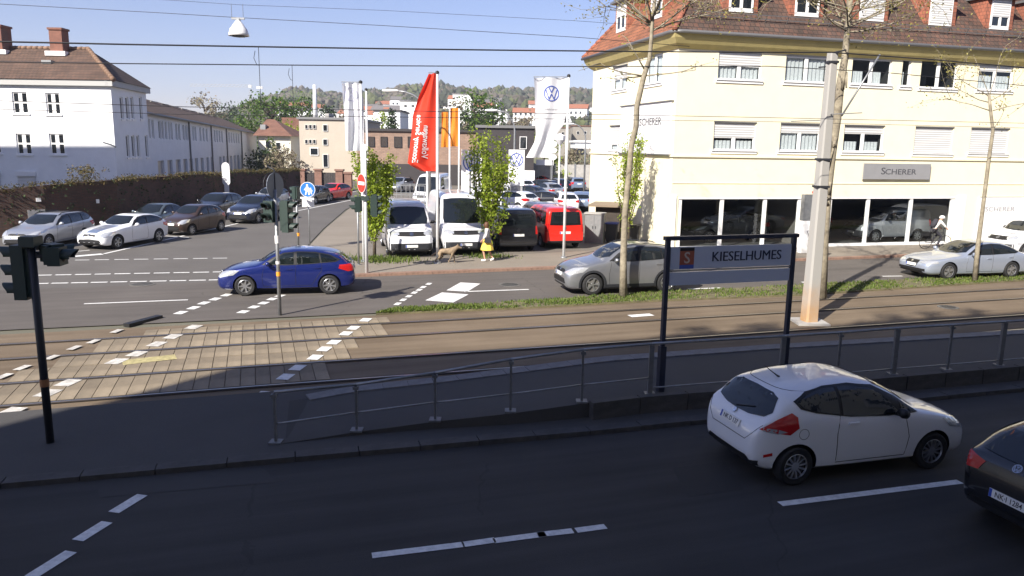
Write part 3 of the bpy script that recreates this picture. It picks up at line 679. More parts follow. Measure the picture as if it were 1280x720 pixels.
# showroom behind the panes
def showroom(h, panes_u, vv):
    a, b, c, e = h
    ax, bx = max(a-.4, .25), b+.4
    rm = MB(); P = lambda s, z, qq: Z3+FD*s+Vector((0, 0, z))+FN*qq
    rm.mi = 0; rm.quad(P(ax, .13, -.16), P(bx, .13, -.16), P(bx, .13, -6.5), P(ax, .13, -6.5)); rm.mi = 1
    rm.quad(P(ax, .13, -6.5), P(bx, .13, -6.5), P(bx, 3, -6.5), P(ax, 3, -6.5)); rm.quad(P(ax, .13, -.16), P(ax, .13, -6.5), P(ax, 3, -6.5), P(ax, 3, -.16)); rm.quad(P(bx, .13, -.16), P(bx, .13, -6.5), P(bx, 3, -6.5), P(bx, 3, -.16)); rm.quad(P(ax, 3, -.16), P(bx, 3, -.16), P(bx, 3, -6.5), P(ax, 3, -6.5))
    rm.quad(P(ax, e, -.165), P(bx, e, -.165), P(bx, 3, -.165), P(ax, 3, -.165))
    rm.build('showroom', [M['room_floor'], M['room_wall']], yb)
    f = MB(); us = [fs(u, vv)[0] for u in panes_u]
    for s in us: obox(f, Z3, FD, FN, s-.09, s+.09, c, e, -.13, -.03)
    obox(f, Z3, FD, FN, a, b, c-.04, c+.1, -.131, .03); obox(f, Z3, FD, FN, a, b, e-.07, e, -.132, .015)
    so_ = f.build('shop_window', M['pvc'], yb)
    xs = [a]+us+[b]
    for s0, s1 in zip(xs, xs[1:]):
        if s1-s0 > .3: MB().quad(P(s0+.05, c, -.09), P(s1-.05, c, -.09), P(s1-.05, e, -.09), P(s0+.05, e, -.09)).build('pane', M['glass'], so_)
showroom(shop[0], [849, 901.5, 955, 998], 280); showroom(shop[1], [1036, 1083.5, 1137, 1188], 280)
# white panelled wall strips round the shop front, signs
for u in (840.5,):
    s = fs(u, 280)[0]; obox(MB(), Z3, FD, FN, s-.12, s+.12, .1, 2.72, .003, .05).build('shop_pilaster', M['pvc'], yb)
a, b = fs(1021, 280)[0], fs(1033, 280)[0]; obox(MB(), Z3, FD, FN, a-.1, b-.01, .1, 2.68, .003, .04).build('shop_pilaster', M['pvc'], yb)
a, b = fs(1192, 280)[0], fs(1203, 280)[0]; obox(MB(), Z3, FD, FN, a, b, .1, 2.68, .003, .04).build('shop_pilaster', M['pvc'], yb)
ga, gb = fs(1219, 280)[0], fs(1219, 280)[0]+4.6
gd = empty('entrance_front', (0, 0, 0)); gd.parent = yb
obox(MB(), Z3, FD, FN, ga, gb, .12, 2.6, .003, .06).build('white_panel', M['white'], gd)
FM = lambda s, z, q: frame(FD*s+Vector((0, 0, z))+FN*q, FD, Vector((0, 0, 1)), FN)
put_text('SCHERER', .36, FM(ga+1.45, 1.95, .064), M['light_text'], gd, sx=1.35)
logo_mb(.26, FM(ga+3.75, 1.95, .064)).build('emblem', M['light_text'], gd)
MB().quad(*[FD*s+Vector((0, 0, z))+FN*.0655 for s, z in ((ga, 2.62), (ga, 2.59), (gb, 2.59), (gb, 2.62))]).build('panel_edge', M['gutter'], gd)
a, b, c, e = rect(fs, 1077, 1160.5, 204.5, 224)
sg_ = empty('shop_sign', C0+FD*a+Vector((0, 0, c)), 0, 'grey metal shop sign reading Scherer in dark small capitals on the cream facade', 'sign')
OO = -(FD*a+Vector((0, 0, c)))
obox(MB(), OO, FD, FN, a, b, c, e, .08, .14).build('panel', M['grey_panel'], sg_)
def FM2(s, z, q): return frame(OO+FD*s+Vector((0, 0, z))+FN*q, FD, Vector((0, 0, 1)), FN)
for s in (a+.3, b-.3): obox(MB(), OO, FD, FN, s-.04, s+.04, c+.2, e-.2, .0, .08).build('bracket', M['dark_metal'], sg_)
sm = (a+b)/2; put_text('S', .48, FM2(sm-.86, (c+e)/2, .142), M['grey_text'], sg_, sx=1.3); put_text('CHERER', .38, FM2(sm+.2, (c+e)/2-.03, .142), M['grey_text'], sg_, sx=1.38)
# wall board on the left facade
s1_, s0_ = ls(788, 160)[0], ls(840, 160)[0]; z0_, z1_ = 4.62, 7.05
bd = empty('wall_board', C0+LD*s0_+Vector((0, 0, z0_)), 0, 'large white advertising board with Scherer lettering on the left side of the yellow building', 'sign'); OB = -(LD*s0_+Vector((0, 0, z0_)))
obox(MB(), OB, LD, LN, max(s0_, .25), s1_+1.2, z0_, z1_, .01, .10).build('panel', M['white'], bd)
e_ = MB()
obox(e_, OB, LD, LN, .2, s1_+1.25, z1_, z1_+.05, .0, .16); obox(e_, OB, LD, LN, .2, s1_+1.25, z0_-.06, z0_, .0, .16); e_.build('panel_frame', M['gutter'], bd)
LM = lambda s, z, q: frame(OB+LD*s+Vector((0, 0, z))+LN*q, -LD, Vector((0, 0, 1)), LN)
put_text('SCHERER', .52, LM(ls(815, 149)[0], 6.15, .103), M['grey_text'], bd, sx=1.25)
put_text('Au', .42, LM(ls(817, 186)[0], 4.88, .103), M['light_text'], bd, sx=1.2)
# ================================================================== WHITE BUILDING ON THE LEFT
wb0 = Wp(147.5, 230, 60); wb0.z = 0
wa = math.atan2(*(lambda q: (q.y, q.x))(Vector((1, .03, 0)))); 
WF = Vector((math.cos(-.02), math.sin(-.02), 0)); WFN = Vector((WF.y, -WF.x, 0))        # front facade runs left from the corner
hdg = math.atan((490-640)/FPX); WS = Vector((math.sin(hdg), math.cos(hdg), 0)); WSN = Vector((WS.y, -WS.x, 0))
wbd = empty('white_building', wb0, 0, 'long white rendered building with brown hipped roof behind the brick wall', 'building')
def wf(u, v):
    p = on_plane(u, v, wb0, WFN); return ((p-wb0).dot(-WF), p.z)
def wsd(u, v):
    p = on_plane(u, v, wb0, WSN); return ((p-wb0).dot(WS), p.z)
EZW = wf(100, 107)[1]
frontW = [(15.5, 34.5, 115, 142), (57.5, 75, 116, 143), (20.5, 39, 167, 193), (62, 80.5, 167, 193)]
hF = []
for u0, u1, v0, v1 in frontW:
    a, b = wf(u1, (v0+v1)/2)[0], wf(u0, (v0+v1)/2)[0]; c, e = wf((u0+u1)/2, v1)[1], wf((u0+u1)/2, v0)[1]; hF.append((a, b, c, e))
dx = hF[0][0]-hF[1][0]
for k in (1, 2, 3): hF += [(h[0]+dx*2*k-(dx*0), h[1]+dx*2*k, h[2], h[3]) for h in hF[:4]]
NW = -WF
sideW = []
sx0, sx1 = 150, 184
for v0, v1 in ((121, 148), (169, 196)):
    for u0, u1 in ((151.5, 155.5), (158.5, 162.5), (165, 168.5), (175.5, 179)): 
        o_ = 4 if v0 > 150 else 0
        a, b = wsd(u0+o_, 150)[0], wsd(u1+o_, 150)[0]; c, e = wsd(u0+o_, v1+1)[1], wsd(u0+o_, v0)[1]; sideW.append((a, b, c, e))
SL = wsd(184.5, 150)[0]
mb = MB(); wall_holes(mb, Z3, NW, WFN, 0, 45, 0, EZW, hF, .18); wall_holes(mb, Z3, WS, WSN, 0, SL, 0, EZW, sideW, .18)
a, b = WS*SL, NW*45+WS*SL; mb.quad(a, b, b+Vector((0, 0, EZW)), a+Vector((0, 0, EZW))); mb.quad(b, NW*45, NW*45+Vector((0, 0, EZW)), b+Vector((0, 0, EZW)))
mb.build('wall', M['white_wall'], wbd)
def simple_win(O, d, nrm, a, b, c, e, parent, bars=True, gm='glass_dark'):
    P = lambda s, z, q: O+d*s+Vector((0, 0, z))+nrm*q
    f = MB(); t = .09
    for s0, s1, z0, z1 in ((a, b, c, c+t), (a, b, e-t, e), (a, a+t, c+t, e-t), (b-t, b, c+t, e-t)): obox(f, O, d, nrm, s0, s1, z0, z1, -.17, -.09)
    if bars: obox(f, O, d, nrm, (a+b)/2-.14, (a+b)/2+.14, c+t, e-t, -.168, -.088); obox(f, O, d, nrm, a+t, b-t, c+(e-c)*.52-.06, c+(e-c)*.52+.06, -.166, -.086)
    w = f.build('window', M['pvc'], parent)
    MB().quad(P(a+.02, c+.02, -.15), P(b-.02, c+.02, -.15), P(b-.02, e-.02, -.15), P(a+.02, e-.02, -.15)).build('pane', M[gm], w)
    obox(MB(), O, d, nrm, a-.12, b+.12, c-.12, c-.002, -.05, .09).build('sill', M['pvc'], w)
for h in hF: simple_win(Z3, NW, WFN, *h, wbd)
for h in sideW: simple_win(Z3, WS, WSN, *h, wbd, False)
for u0, u1, v0, v1 in ((23, 45, 220, 236), (-18, 1, 220, 240)):
    a, b = wf(u1, 228)[0], wf(u0, 228)[0]; c, e = wf(30, v1)[1], wf(30, v0)[1]
    sh_ = obox(MB(), Z3, NW, WFN, a, b, c, e, .003, .05).build('roller_shutter', M['shutter'], wbd); obox(MB(), Z3, NW, WFN, a-.1, b+.1, e, e+.35, .003, .18).build('shutter_box', M['white'], sh_)
cm = MB(); obox(cm, Z3, NW, WFN, -.3, 45, EZW-.02, EZW+.42, -.3, .3); obox(cm, Z3, WS, WSN, -.29, SL+.3, EZW-.021, EZW+.419, -.3, .3); cm.build('cornice', M['grey_cornice'], wbd)
M['tiles_W'] = mk_brick('roof_tiles_brown', (.118, .070, .050), (.092, .058, .043), (.05, .035, .028), WF, (0, 0, 1), .3, .22, .014, .9, .8, noise=.35)
M['tiles_W2'] = mk_brick('roof_tiles_brown_side', (.105, .063, .046), (.082, .052, .040), (.045, .033, .028), WS, (0, 0, 1), .3, .22, .014, .9, .8, noise=.35)
DW = 2*SL*.9
zrid = EZW+.42
def ridge_at(u, v, p): return None
q0 = -WF*(-.4)+Vector((0, 0, 0))
ea = [WF*.4-WS*.4, NW*45-WS*.4, NW*45+WS*(SL+.4), WF*.4+WS*(SL+.4)]
ea = [v+Vector((0, 0, zrid)) for v in ea]
depth_half = (SL+.8)/2
# ridge height from the photo: ridge line at v=60 over the middle of the depth
rm_ = wb0+WS*(SL/2); pr_ = on_plane(110, 61, rm_, WFN); zrg = pr_.z; sR = (pr_-wb0-WS*(SL/2)).dot(NW)
rA = NW*sR+WS*(SL/2)+Vector((0, 0, zrg)); rB = NW*43+WS*(SL/2)+Vector((0, 0, zrg))
mb = MB(); mb.mi = 0; mb.quad(ea[1], ea[0], rA, rB); mb.quad(ea[2], ea[1], rB, rB+Vector((0, .01, 0))); mb.mi = 1; mb.poly([ea[0], ea[3], rA]); mb.mi = 0; mb.quad(ea[3], ea[2], rB, rA)
rfw = mb.build('roof', [M['tiles_W'], M['tiles_W2']], wbd)
hm = MB()
L = (rA-ea[0]).length; n = int(L/.45); d = (rA-ea[0])/n
for k in range(n): hm.tube([ea[0]+d*k+Vector((0, 0, .04)), ea[0]+d*(k+1.1)+Vector((0, 0, .02))], [.2, .16], 6)
for k in range(90): hm.tube([rA+NW*(k*.45)+Vector((0, 0, .02)), rA+NW*(k*.45+.47)], [.17, .14], 6)
hm.build('hip_tiles', mk('hip_clay', (.20, .125, .085), .9, var=.3, scale=2), rfw, True)
# chimneys and skylight on the front slope
def on_slope(u, v):
    nrm = (ea[1]-ea[0]).cross(rA-ea[0]).normalized(); p = on_plane(u, v, wb0+ea[0], nrm); return p-wb0
M['brick_chim'] = mk_brick('chimney_brick', (.27, .105, .07), (.23, .09, .06), (.15, .10, .08), WF, (0, 0, 1), .25, .08, .012, .9, .5)
for u, v, s_, hh in ((72, 68, 1.0, 1.9), (-4, 66, 1.3, 2.0)):
    p = on_slope(u, v); c_ = MB(); c_.box((p.x, p.y+.4, p.z+hh/2-.4), (s_, s_, hh+.9)); c_.box((p.x, p.y+.4, p.z+hh+.05), (s_+.16, s_+.16, .16)); ch = c_.build('chimney', M['brick_chim'], rfw)
    MB().box((p.x, p.y-.12, p.z+.05), (s_+.6, .5, .35)).build('flashing', M['white'], ch)
p = on_slope(60, 78.5); sk_ = MB().box((p.x, p.y, p.z+.06), (.75, .5, .25)).build('skylight', M['galv'], rfw)
# lamp arm on the wall
a = wf(134, 178); b = wf(145, 184); q = MB(); q.tube([NW*a[0]+Vector((0, 0, a[1]))+WFN*.6, NW*(a[0]-.4)+Vector((0, 0, a[1]-.15))+WFN*.3, NW*b[0]+Vector((0, 0, b[1]))], .05, 6); q.build('wall_lamp', M['galv'], wbd)
# long garage wing
wg = empty('garage_wing', wb0+WS*SL, 0, 'long low white wing with garage bays running back from the white building', 'building'); W0 = wb0+WS*SL
def wg_(u, v):
    p = on_plane(u, v, wb0-WSN*.6, WSN); return ((p-W0).dot(WS), p.z)
s_a, z_a = wg_(185, 141.5); s_b, z_b = wg_(320.5, 167.3); s_b = min(s_b, 140)
wlen = s_b; O1 = -WSN*.6
def gz(u, v): return wg_(u, v)
holes = []; gar = []
for v0, v1, us in ((150, 173, [(185.5, 188), (189.8, 192.5), (198, 201), (201.8, 204.5), (206, 208.5), (210, 212), (213, 215.4), (219, 221.3), (222.5, 225), (228, 230.3), (231.2, 233.5), (234.4, 236.6), (240, 242), (243, 245), (249, 251), (253, 255), (257, 259), (267, 268.7), (270, 271.7), (273, 274.7), (276, 277.7), (285, 286.6), (288, 289.6), (291, 292.6), (294, 295.6), (297, 298.6)]),):
    for u0, u1 in us:
        f = (u0-185)/115; a, b = gz(u0, 160)[0], gz(u1, 160)[0]; c = gz(u0, 173+6.5*f)[1]; e = gz(u0, 148.5+19*f)[1]; holes.append((a, b, c, e))
for u0, u1 in ((198, 206), (210, 216.5), (220.5, 226.5), (230, 235), (237.5, 242), (244.5, 248.5), (251.5, 255.5), (259, 262), (264.5, 267), (275, 278), (279.5, 282), (284, 286.5), (288.5, 291), (293, 295.5), (297.5, 300), (302, 304)):
    f = (u0-199)/100; a, b = gz(u0, 215)[0], gz(u1, 215)[0]; e = gz(u0, 201-7*f)[1]; gar.append((a, b, .02, e))
mb = MB(); Hh = (z_a+z_b)/2
# the wall top follows the slightly falling eave: build as stepped cells via a shear on z
zs_top = max(z_a, z_b)
def shear(mbx):
    for i, v in enumerate(mbx.v):
        p = Vector(v); s = p.dot(WS); f = max(0, min(1, s/wlen)); k = (z_a+(z_b-z_a)*f)/z_a
        mbx.v[i] = (p.x, p.y, p.z*k if p.z > 0 else p.z)
    return mbx
def unshear(h):
    f = max(0, min(1, (h[0]+h[1])/2/wlen)); k = (z_a+(z_b-z_a)*f)/z_a; return (h[0], h[1], h[2]/k, h[3]/k)
wall_holes(mb, O1, WS, WSN, 0, wlen, 0, z_a, [unshear(h) for h in holes+gar], .2)
mb.quad(O1+WS*wlen, O1+WS*wlen-WSN*10, O1+WS*wlen-WSN*10+Vector((0, 0, z_a)), O1+WS*wlen+Vector((0, 0, z_a)))
shear(mb).build('wall', M['white_wall'], wg)
gwm = []
for h in holes:
    P = lambda s, z, q: O1+WS*s+Vector((0, 0, z))+WSN*q
    f = MB(); a, b, c, e = h
    for s0, s1, z0, z1 in ((a, b, c, c+.08), (a, b, e-.08, e), (a, a+.08, c+.08, e-.08), (b-.08, b, c+.08, e-.08)): obox(f, O1, WS, WSN, s0, s1, z0, z1, -.18, -.1)
    w = f.build('window', M['pvc'], wg); MB().quad(P(a, c, -.16), P(b, c, -.16), P(b, e, -.16), P(a, e, -.16)).build('pane', M['glass_dark'], w)
for a, b, c, e in gar:
    MB().quad(*[O1+WS*s+Vector((0, 0, z))-WSN*.19 for s, z in ((a, c), (b, c), (b, e), (a, e))]).build('garage_door', M['grey_panel'], wg)
zup = 3.4
mb = MB(); e0 = O1+WSN*.4+Vector((0, 0, z_a)); e1 = O1+WSN*.4+WS*wlen+Vector((0, 0, z_b))
ru0 = on_plane(186, 120, wb0-WSN*5.5, WSN)-W0; ru1 = on_plane(301, 161, wb0-WSN*5.5, WSN)-W0
r0 = -WSN*5.5+Vector((0, 0, ru0.z)); r1 = -WSN*5.5+WS*(wlen-4)+Vector((0, 0, ru0.z+(z_b-z_a)))
mb.quad(e0, e1, r1, r0); mb.quad(r0, r1, r1-WSN*5-Vector((0, 0, 3)), r0-WSN*5-Vector((0, 0, 3))); mb.poly([e1, e1-WSN*11, r1])
gr = mb.build('roof', M['tiles_W2'], wg)
for k in range(12):
    f0 = .04+k*.075; p = (r0.lerp(r1, f0)).lerp(e0.lerp(e1, f0), .16); b_ = MB(); b_.box((0, 0, 0), (2.6, .12, .1), frame(p+Vector((0, 0, .12)), WS, WSN, Vector((0, 0, 1)))); b_.build('skylight_strip', M['conc_dark' if k % 3 == 2 else 'concrete'], gr)
gt = MB(); gt.tube([e0+Vector((0, 0, -.02)), e1+Vector((0, 0, -.02))], .12, 6); gt.build('gutter', M['gutter'], gr)
for u in (236, 263.5, 282.5, 301):
    s, z = gz(u, 170); f = s/wlen; MB().tube([O1+WS*s+WSN*.1, O1+WS*s+WSN*.1+Vector((0, 0, z_a+(z_b-z_a)*f))], .09, 6).build('downpipe', M['gutter'], wg)
# ================================================================== TREES
def leaf_cloud(mb, p, n, r, size, flat=.8):
    for _ in range(n):
        q = Vector((random.gauss(0, .5), random.gauss(0, .5), random.gauss(0, .5)))*r + p
        a = Vector((random.uniform(-1, 1), random.uniform(-1, 1), random.uniform(-1, 1))).normalized(); b = a.cross(Vector((random.uniform(-1, 1), random.uniform(-1, 1), random.uniform(-1, 1)))).normalized()
        s = size*random.uniform(.6, 1.3); mb.add([q-a*s, q+b*s*.55, q+a*s, q-b*s*.55], [(0, 1, 2, 3)])
def twig(mb, lf, p, d, L, r, depth, leafn, lsize, lr, up=.15, wob=.25, kids_=(2, 4)):
    n = max(3, int(L/.35)); pts = [p]; q = p
    for i in range(n):
        d = (d+Vector((random.gauss(0, wob), random.gauss(0, wob), random.gauss(0, wob)+up))*.35).normalized(); q = q+d*(L/n); pts.append(q)
    mb.tube(pts, [r*(1-.7*i/n) for i in range(n+1)], 5 if depth < 2 else 4)
    if depth > 0:
        for _ in range(random.randint(*kids_)):
            i = random.randint(max(1, n//3), n); dd = (d+Vector((random.gauss(0, .75), random.gauss(0, .75), random.gauss(0, .5)))).normalized()
            twig(mb, lf, pts[i], dd, L*random.uniform(.45, .7), r*.5, depth-1, leafn, lsize, lr, up, wob, kids_)
    if leafn:
        for i in range(1, n+1):
            if random.random() < .75: leaf_cloud(lf, pts[i], leafn, lr, lsize)
def tree_obj(name, loc, label, group, trunk_mb, leaf_mb, bark, leaf):
    t = empty(name, loc, 0, label, 'tree', group)
    trunk_mb.build('trunk', bark, t, True)
    if leaf_mb.v: leaf_mb.build('crown', leaf, t)
    return t
def pix_path(base, pts):                            # trunk bends given as pixels at the depth of the base, relative to base
    out = []
    for u, v in pts:
        p = on_plane(u, v, Vector((base.x, base.y, 0)), Vector((0, 1, 0))); out.append(p-Vector((base.x, base.y, 0)))
    return out
PG = 'pruned plane trees along the tracks'
# tall plane tree in front of the corner
b = G(779, 370.5, .05); tp = pix_path(b, [(779, 373), (779, 330), (781, 270), (787, 210), (789, 185), (795, 160), (796, 135), (804, 100), (812, 75), (814, 50), (816, 20), (822, -20)])
mb = MB(); lf = MB(); mb.tube(tp, [.14, .115, .10, .095, .09, .09, .088, .085, .07, .06, .055, .05], 9)
random.seed(3)
for (u, v), (u2, v2), L in (((804, 97), (752, 85), 1.5), ((804, 97), (850, 96), 1.6), ((803, 97), (770, 104), .8), ((806, 90), (790, 70), 1.1)):
    a, c = pix_path(b, [(u, v), (u2, v2)]); twig(mb, lf, a, (c-a).normalized()+Vector((0, random.uniform(-.3, .3), 0)), L, .03, 1, 2, .045, .12, .1)
for k in range(13):
    a = pix_path(b, [(814, 42-k*1.5)])[0]; ang = k*2*PI/13+random.uniform(-.2, .2); d = Vector((math.cos(ang)*1.0, math.sin(ang)*.9, random.uniform(.25, .8)))
    twig(mb, lf, a, d, random.uniform(2.2, 3.3), .03, 2, 3, .042, .2, .12, .25, (3, 5))
tree_obj('plane_tree', (b.x, b.y, 0.05), 'tall thin plane tree with sparse new leaves beside the grey off-roader', PG, mb, lf, M['bark_plane'], M['leaf_olive'])
# plane tree behind the concrete mast
b = G(1027, 372, .05); tp = pix_path(b, [(1027, 374), (1030, 300), (1034, 240), (1040, 190), (1046, 150), (1050, 110), (1056, 75), (1059, 40), (1062, 10), (1066, -25)])
mb = MB(); lf = MB(); mb.tube(tp, [.17, .15, .15, .145, .14, .13, .11, .09, .08, .07], 9); random.seed(11)
for k in range(10): # knobby bark
    q = tp[random.randint(2, 6)]; mb.tube([q+Vector((random.uniform(-.12, .12), -.1, random.uniform(-.6, .6))), q+Vector((random.uniform(-.2, .2), -.22, random.uniform(-.6, .6)))], [.07, .03], 6)
for k in range(18):
    a = pix_path(b, [(1060, 42-(k % 6)*6)])[0]; ang = k*2.399; d = Vector((math.cos(ang), math.sin(ang)*.9, random.uniform(-.05, .75)))
    twig(mb, lf, a, d, random.uniform(2.0, 3.2), .03, 2, 3, .04, .2, .08, .25, (3, 5))
tree_obj('plane_tree', (b.x, b.y, .05), 'plane tree with mottled bark growing right behind the concrete mast', PG, mb, lf, M['bark_plane'], M['leaf_olive'])
b = G(1218, 351, .05); tp = pix_path(b, [(1218, 353), (1222, 310), (1226, 280), (1231, 240), (1236, 200), (1241, 165), (1238, 140), (1236, 120)])
mb = MB(); lf = MB(); mb.tube(tp, [.10, .085, .075, .07, .07, .06, .055, .05], 8); random.seed(5)
for (u, v), (u2, v2), L in (((1237, 140), (1178, 132), 1.9), ((1241, 140), (1285, 128), 1.8), ((1236, 122), (1205, 100), 1.8), ((1236, 122), (1255, 85), 1.9), ((1236, 120), (1228, 80), 1.6), ((1240, 165), (1262, 140), 1.0), ((1237, 130), (1190, 118), 1.6), ((1238, 128), (1275, 100), 1.7)):
    a, c = pix_path(b, [(u, v), (u2, v2)]); twig(mb, lf, a, (c-a).normalized()+Vector((0, random.uniform(-.4, .4), 0)), L, .02, 2, 3, .042, .18, .1)
tree_obj('plane_tree', (b.x, b.y, .05), 'slender young plane tree in front of the silver saloon', PG, mb, lf, M['bark_plane'], M['leaf_olive'])
# columnar young trees in fresh leaf
def column_tree(u, v, topv, wl, seed, label, dens=1.0, vbot=None):
    random.seed(seed); b = G(u, v, .1); H = hgt(b, topv)-.1; mb = MB(); lf = MB()
    stems = 15
    mb.tube([(0, 0, -.1), (0.02, 0, .9), (.0, 0, H*.55)], [.08, .07, .03], 7)
    for k in range(stems):
        ang = k*2.4+random.uniform(-.3, .3); z0 = random.uniform(.5, H*.4); top = H*random.uniform(.72, 1.0); rr = wl*random.uniform(.25, 1.1)
        pts = [Vector((0, 0, z0))]
        for j in range(1, 8):
            f = j/7; r_ = rr*(f**.55); pts.append(Vector((math.cos(ang)*r_+random.gauss(0, .03), math.sin(ang)*r_*.9+random.gauss(0, .03), z0+(top-z0)*f)))
        mb.tube(pts, [.03*(1-.8*j/7) for j in range(8)], 4)
        for j in range(1, 8):
            for q in range(int(4*dens)):
                f = random.random(); p = pts[j-1].lerp(pts[j], f); leaf_cloud(lf, p, 9, .22, .07)
            if random.random() < .7:
                d = Vector((random.gauss(0, 1), random.gauss(0, 1), .9)).normalized(); e = pts[j]+d*random.uniform(.25, .5); mb.tube([pts[j], e], [.01, .004], 3); leaf_cloud(lf, e, int(12*dens), .15, .055); leaf_cloud(lf, pts[j].lerp(e, .5), int(8*dens), .13, .05)
    return tree_obj('hornbeam_tree', (b.x, b.y, .1), label, 'young columnar trees on the far pavement', mb, lf, M['bark'], M['leaf_spring'])
column_tree(468, 321, 184, 1.05, 21, 'young columnar tree in fresh leaf behind the no entry sign', 1.25)
column_tree(611, 318, 166, 1.0, 22, 'young columnar tree in fresh leaf between the white van and the black van', 1.15)
column_tree(784, 309, 168, .95, 23, 'young columnar tree in fresh leaf against the yellow corner wall', .7)
# grass at the foot of the tree
def tuft(u, v, n, r, label):
    p = G(u, v, .104); mb = MB()
    for _ in range(n):
        q = p+Vector((random.gauss(0, r*1.6), random.gauss(0, r), 0)); h = random.uniform(.05, .2); d = Vector((random.uniform(-1, 1), random.uniform(-1, 1), 0)).normalized()*.025; mb.add([q-d, q+d, q+Vector((random.uniform(-.06, .06), random.uniform(-.06, .06), h))], [(0, 1, 2)])
    tag(mb.build('grass_tuft', M['grass']), label, 'grass', kind='stuff')
tuft(478, 325, 900, .45, 'grass growing round the foot of the young tree by the sign')
tuft(612, 321, 300, .3, 'grass round the foot of the young tree by the vans')
def bushy_tree(name, P, H, R, seed, label, group, leaf, bark='bark', n=26, lsize=.25, per=26, zc=.6, cone=False):
    """tree seen from a distance: limbs plus leaf clumps through the crown's volume"""
    random.seed(seed); mb = MB(); lf = MB(); mb.tube([(0, 0, -.3), (.1, 0, H*.35), (0, .1, H*.8)], [H*.022, H*.018, H*.006], 6)
    for k in range(n):
        if cone:
            f = random.random()**.8; z = H*(.12+.88*f); r = R*(1-f)*1.0*random.uniform(.5, 1)
        else:
            f = random.random(); z = H*(zc-.38+.76*f) if False else H*(.28+.68*f); r = R*math.sqrt(max(.05, 1-((f-.45)/.58)**2))*random.uniform(.45, 1)
        a = random.uniform(0, 2*PI); p = Vector((math.cos(a)*r, math.sin(a)*r, z))
        mb.tube([Vector((0, 0, max(H*.15, z-r*.7))), p*.5+Vector((0, 0, (z-r*.4)*.5)), p], [H*.008, H*.005, H*.002], 4)
        leaf_cloud(lf, p, per, R*.30, lsize)
    return tree_obj(name, P, label, group, mb, lf, M[bark], M[leaf])
# ================================================================== HILL, FAR TOWN
sky_pts = [(-300, 150), (60, 152), (150, 150), (200, 150), (260, 145), (300, 132), (330, 121), (352, 114), (372, 110), (400, 115), (430, 119), (470, 114), (500, 107), (560, 103), (600, 109), (640, 109), (690, 112), (740, 112), (860, 110), (1000, 118), (1300, 125), (1700, 150)]
YR = 950
RX = [Wp(u, v+5, YR).x for u, v in sky_pts]; RZ = [Wp(u, v+5, YR).z-8 for u, v in sky_pts]
def hill(x, y):
    if y < 190: return -.05
    f = min(1, (y-190)/(YR-190)); xr = x*YR/max(y, 1)
    z = np.interp(xr, RX, RZ)
    base = (f**1.35)*z
    if y > YR: base = z-(y-YR)*.1
    return base + math.sin(x*.021+y*.013)*2.2*f+math.sin(x*.05-y*.031)*1.0*f
random.seed(2)
mb = MB(); nx, ny = 60, 34; ys = [190+(1500-190)*(j/ny)**1.3 for j in range(ny+1)]
for j in range(ny+1):
    for i in range(nx+1):
        y = ys[j]; x = (-1.0+2.3*i/nx)*y*1.0; mb.v.append((x, y, hill(x, y)))
for j in range(ny):
    for i in range(nx): a = j*(nx+1)+i; mb.f.append((a, a+1, a+nx+2, a+nx+1)); mb.m.append(0)
M['hill'] = mk('hill_ground', (.12, .13, .06), .95, col2=(.17, .16, .09), scale=.02)
o = mb.build('hill', M['hill'], None, True); o['kind'] = 'structure'
# woods on the hill: one mass of leafy clumps
def wood(name, n, yr, xr, mats, label, h0, h1, seed, keep=None):
    random.seed(seed); mb = MB()
    ico = bmesh.new(); bmesh.ops.create_icosphere(ico, subdivisions=1, radius=1); iv = [v.co.copy() for v in ico.verts]; if_ = [tuple(v.index for v in f.verts) for f in ico.faces]; ico.free()
    c = 0
    while c < n:
        y = random.uniform(*yr); u = random.uniform(*xr); x = (u-640)/FPX*y
        if keep and not keep(u, y): continue
        c += 1; h = random.uniform(h0, h1); r = h*random.uniform(.38, .55); z = hill(x, y); mb.mi = random.choices(range(len(mats)), [3, 2, 2][:len(mats)])[0]
        for _ in range(3):
            o_ = Vector((x+random.gauss(0, r*.4), y+random.gauss(0, r*.4), z+h*random.uniform(.35, .75))); rr = r*random.uniform(.5, .8)
            mb.add([o_+Vector((v.x*random.uniform(.6, 1.25), v.y*random.uniform(.6, 1.25), v.z*random.uniform(.7, 1.4)))*rr for v in iv], if_)
    o = mb.build(name, mats); return tag(o, label, 'wood', kind='stuff')
FB = [mk('far_bare', (.105, .092, .072), .95, var=.35, scale=.25), mk('far_green', (.075, .088, .035), .95, var=.35, scale=.25), mk('far_dark', (.05, .058, .04), .95, var=.35, scale=.25)]
wood('hill_wood', 2300, (620, 1000), (230, 1000), FB, 'brown and green spring woodland along the hilltop', 9, 16, 31)
wood('slope_wood', 560, (330, 640), (240, 860), [FB[1], FB[0], FB[2]], 'trees and gardens covering the slope below the hilltop wood', 3, 7.5, 32)
M['far_roof'] = mk('far_roof_red', (.30, .12, .07), .9); M['far_roof2'] = mk('far_roof_grey', (.14, .13, .13), .9); M['far_win'] = mk('far_window', (.05, .06, .07), .2)
random.seed(9); hp = []
for k in range(50):
    u = [random.uniform(330, 470), random.uniform(470, 560), random.uniform(560, 735)][k % 3]; y = random.uniform(470, 700); x = (u-640)/FPX*y; w = random.uniform(9, 17); hh = random.uniform(5, 8); d = random.uniform(8, 11)
    v = None; hp.append((u, y, x, w, hh, d))
hp.sort(key=lambda q: q[0]); seen = {}
adj = ['small', 'broad', 'low', 'tall']
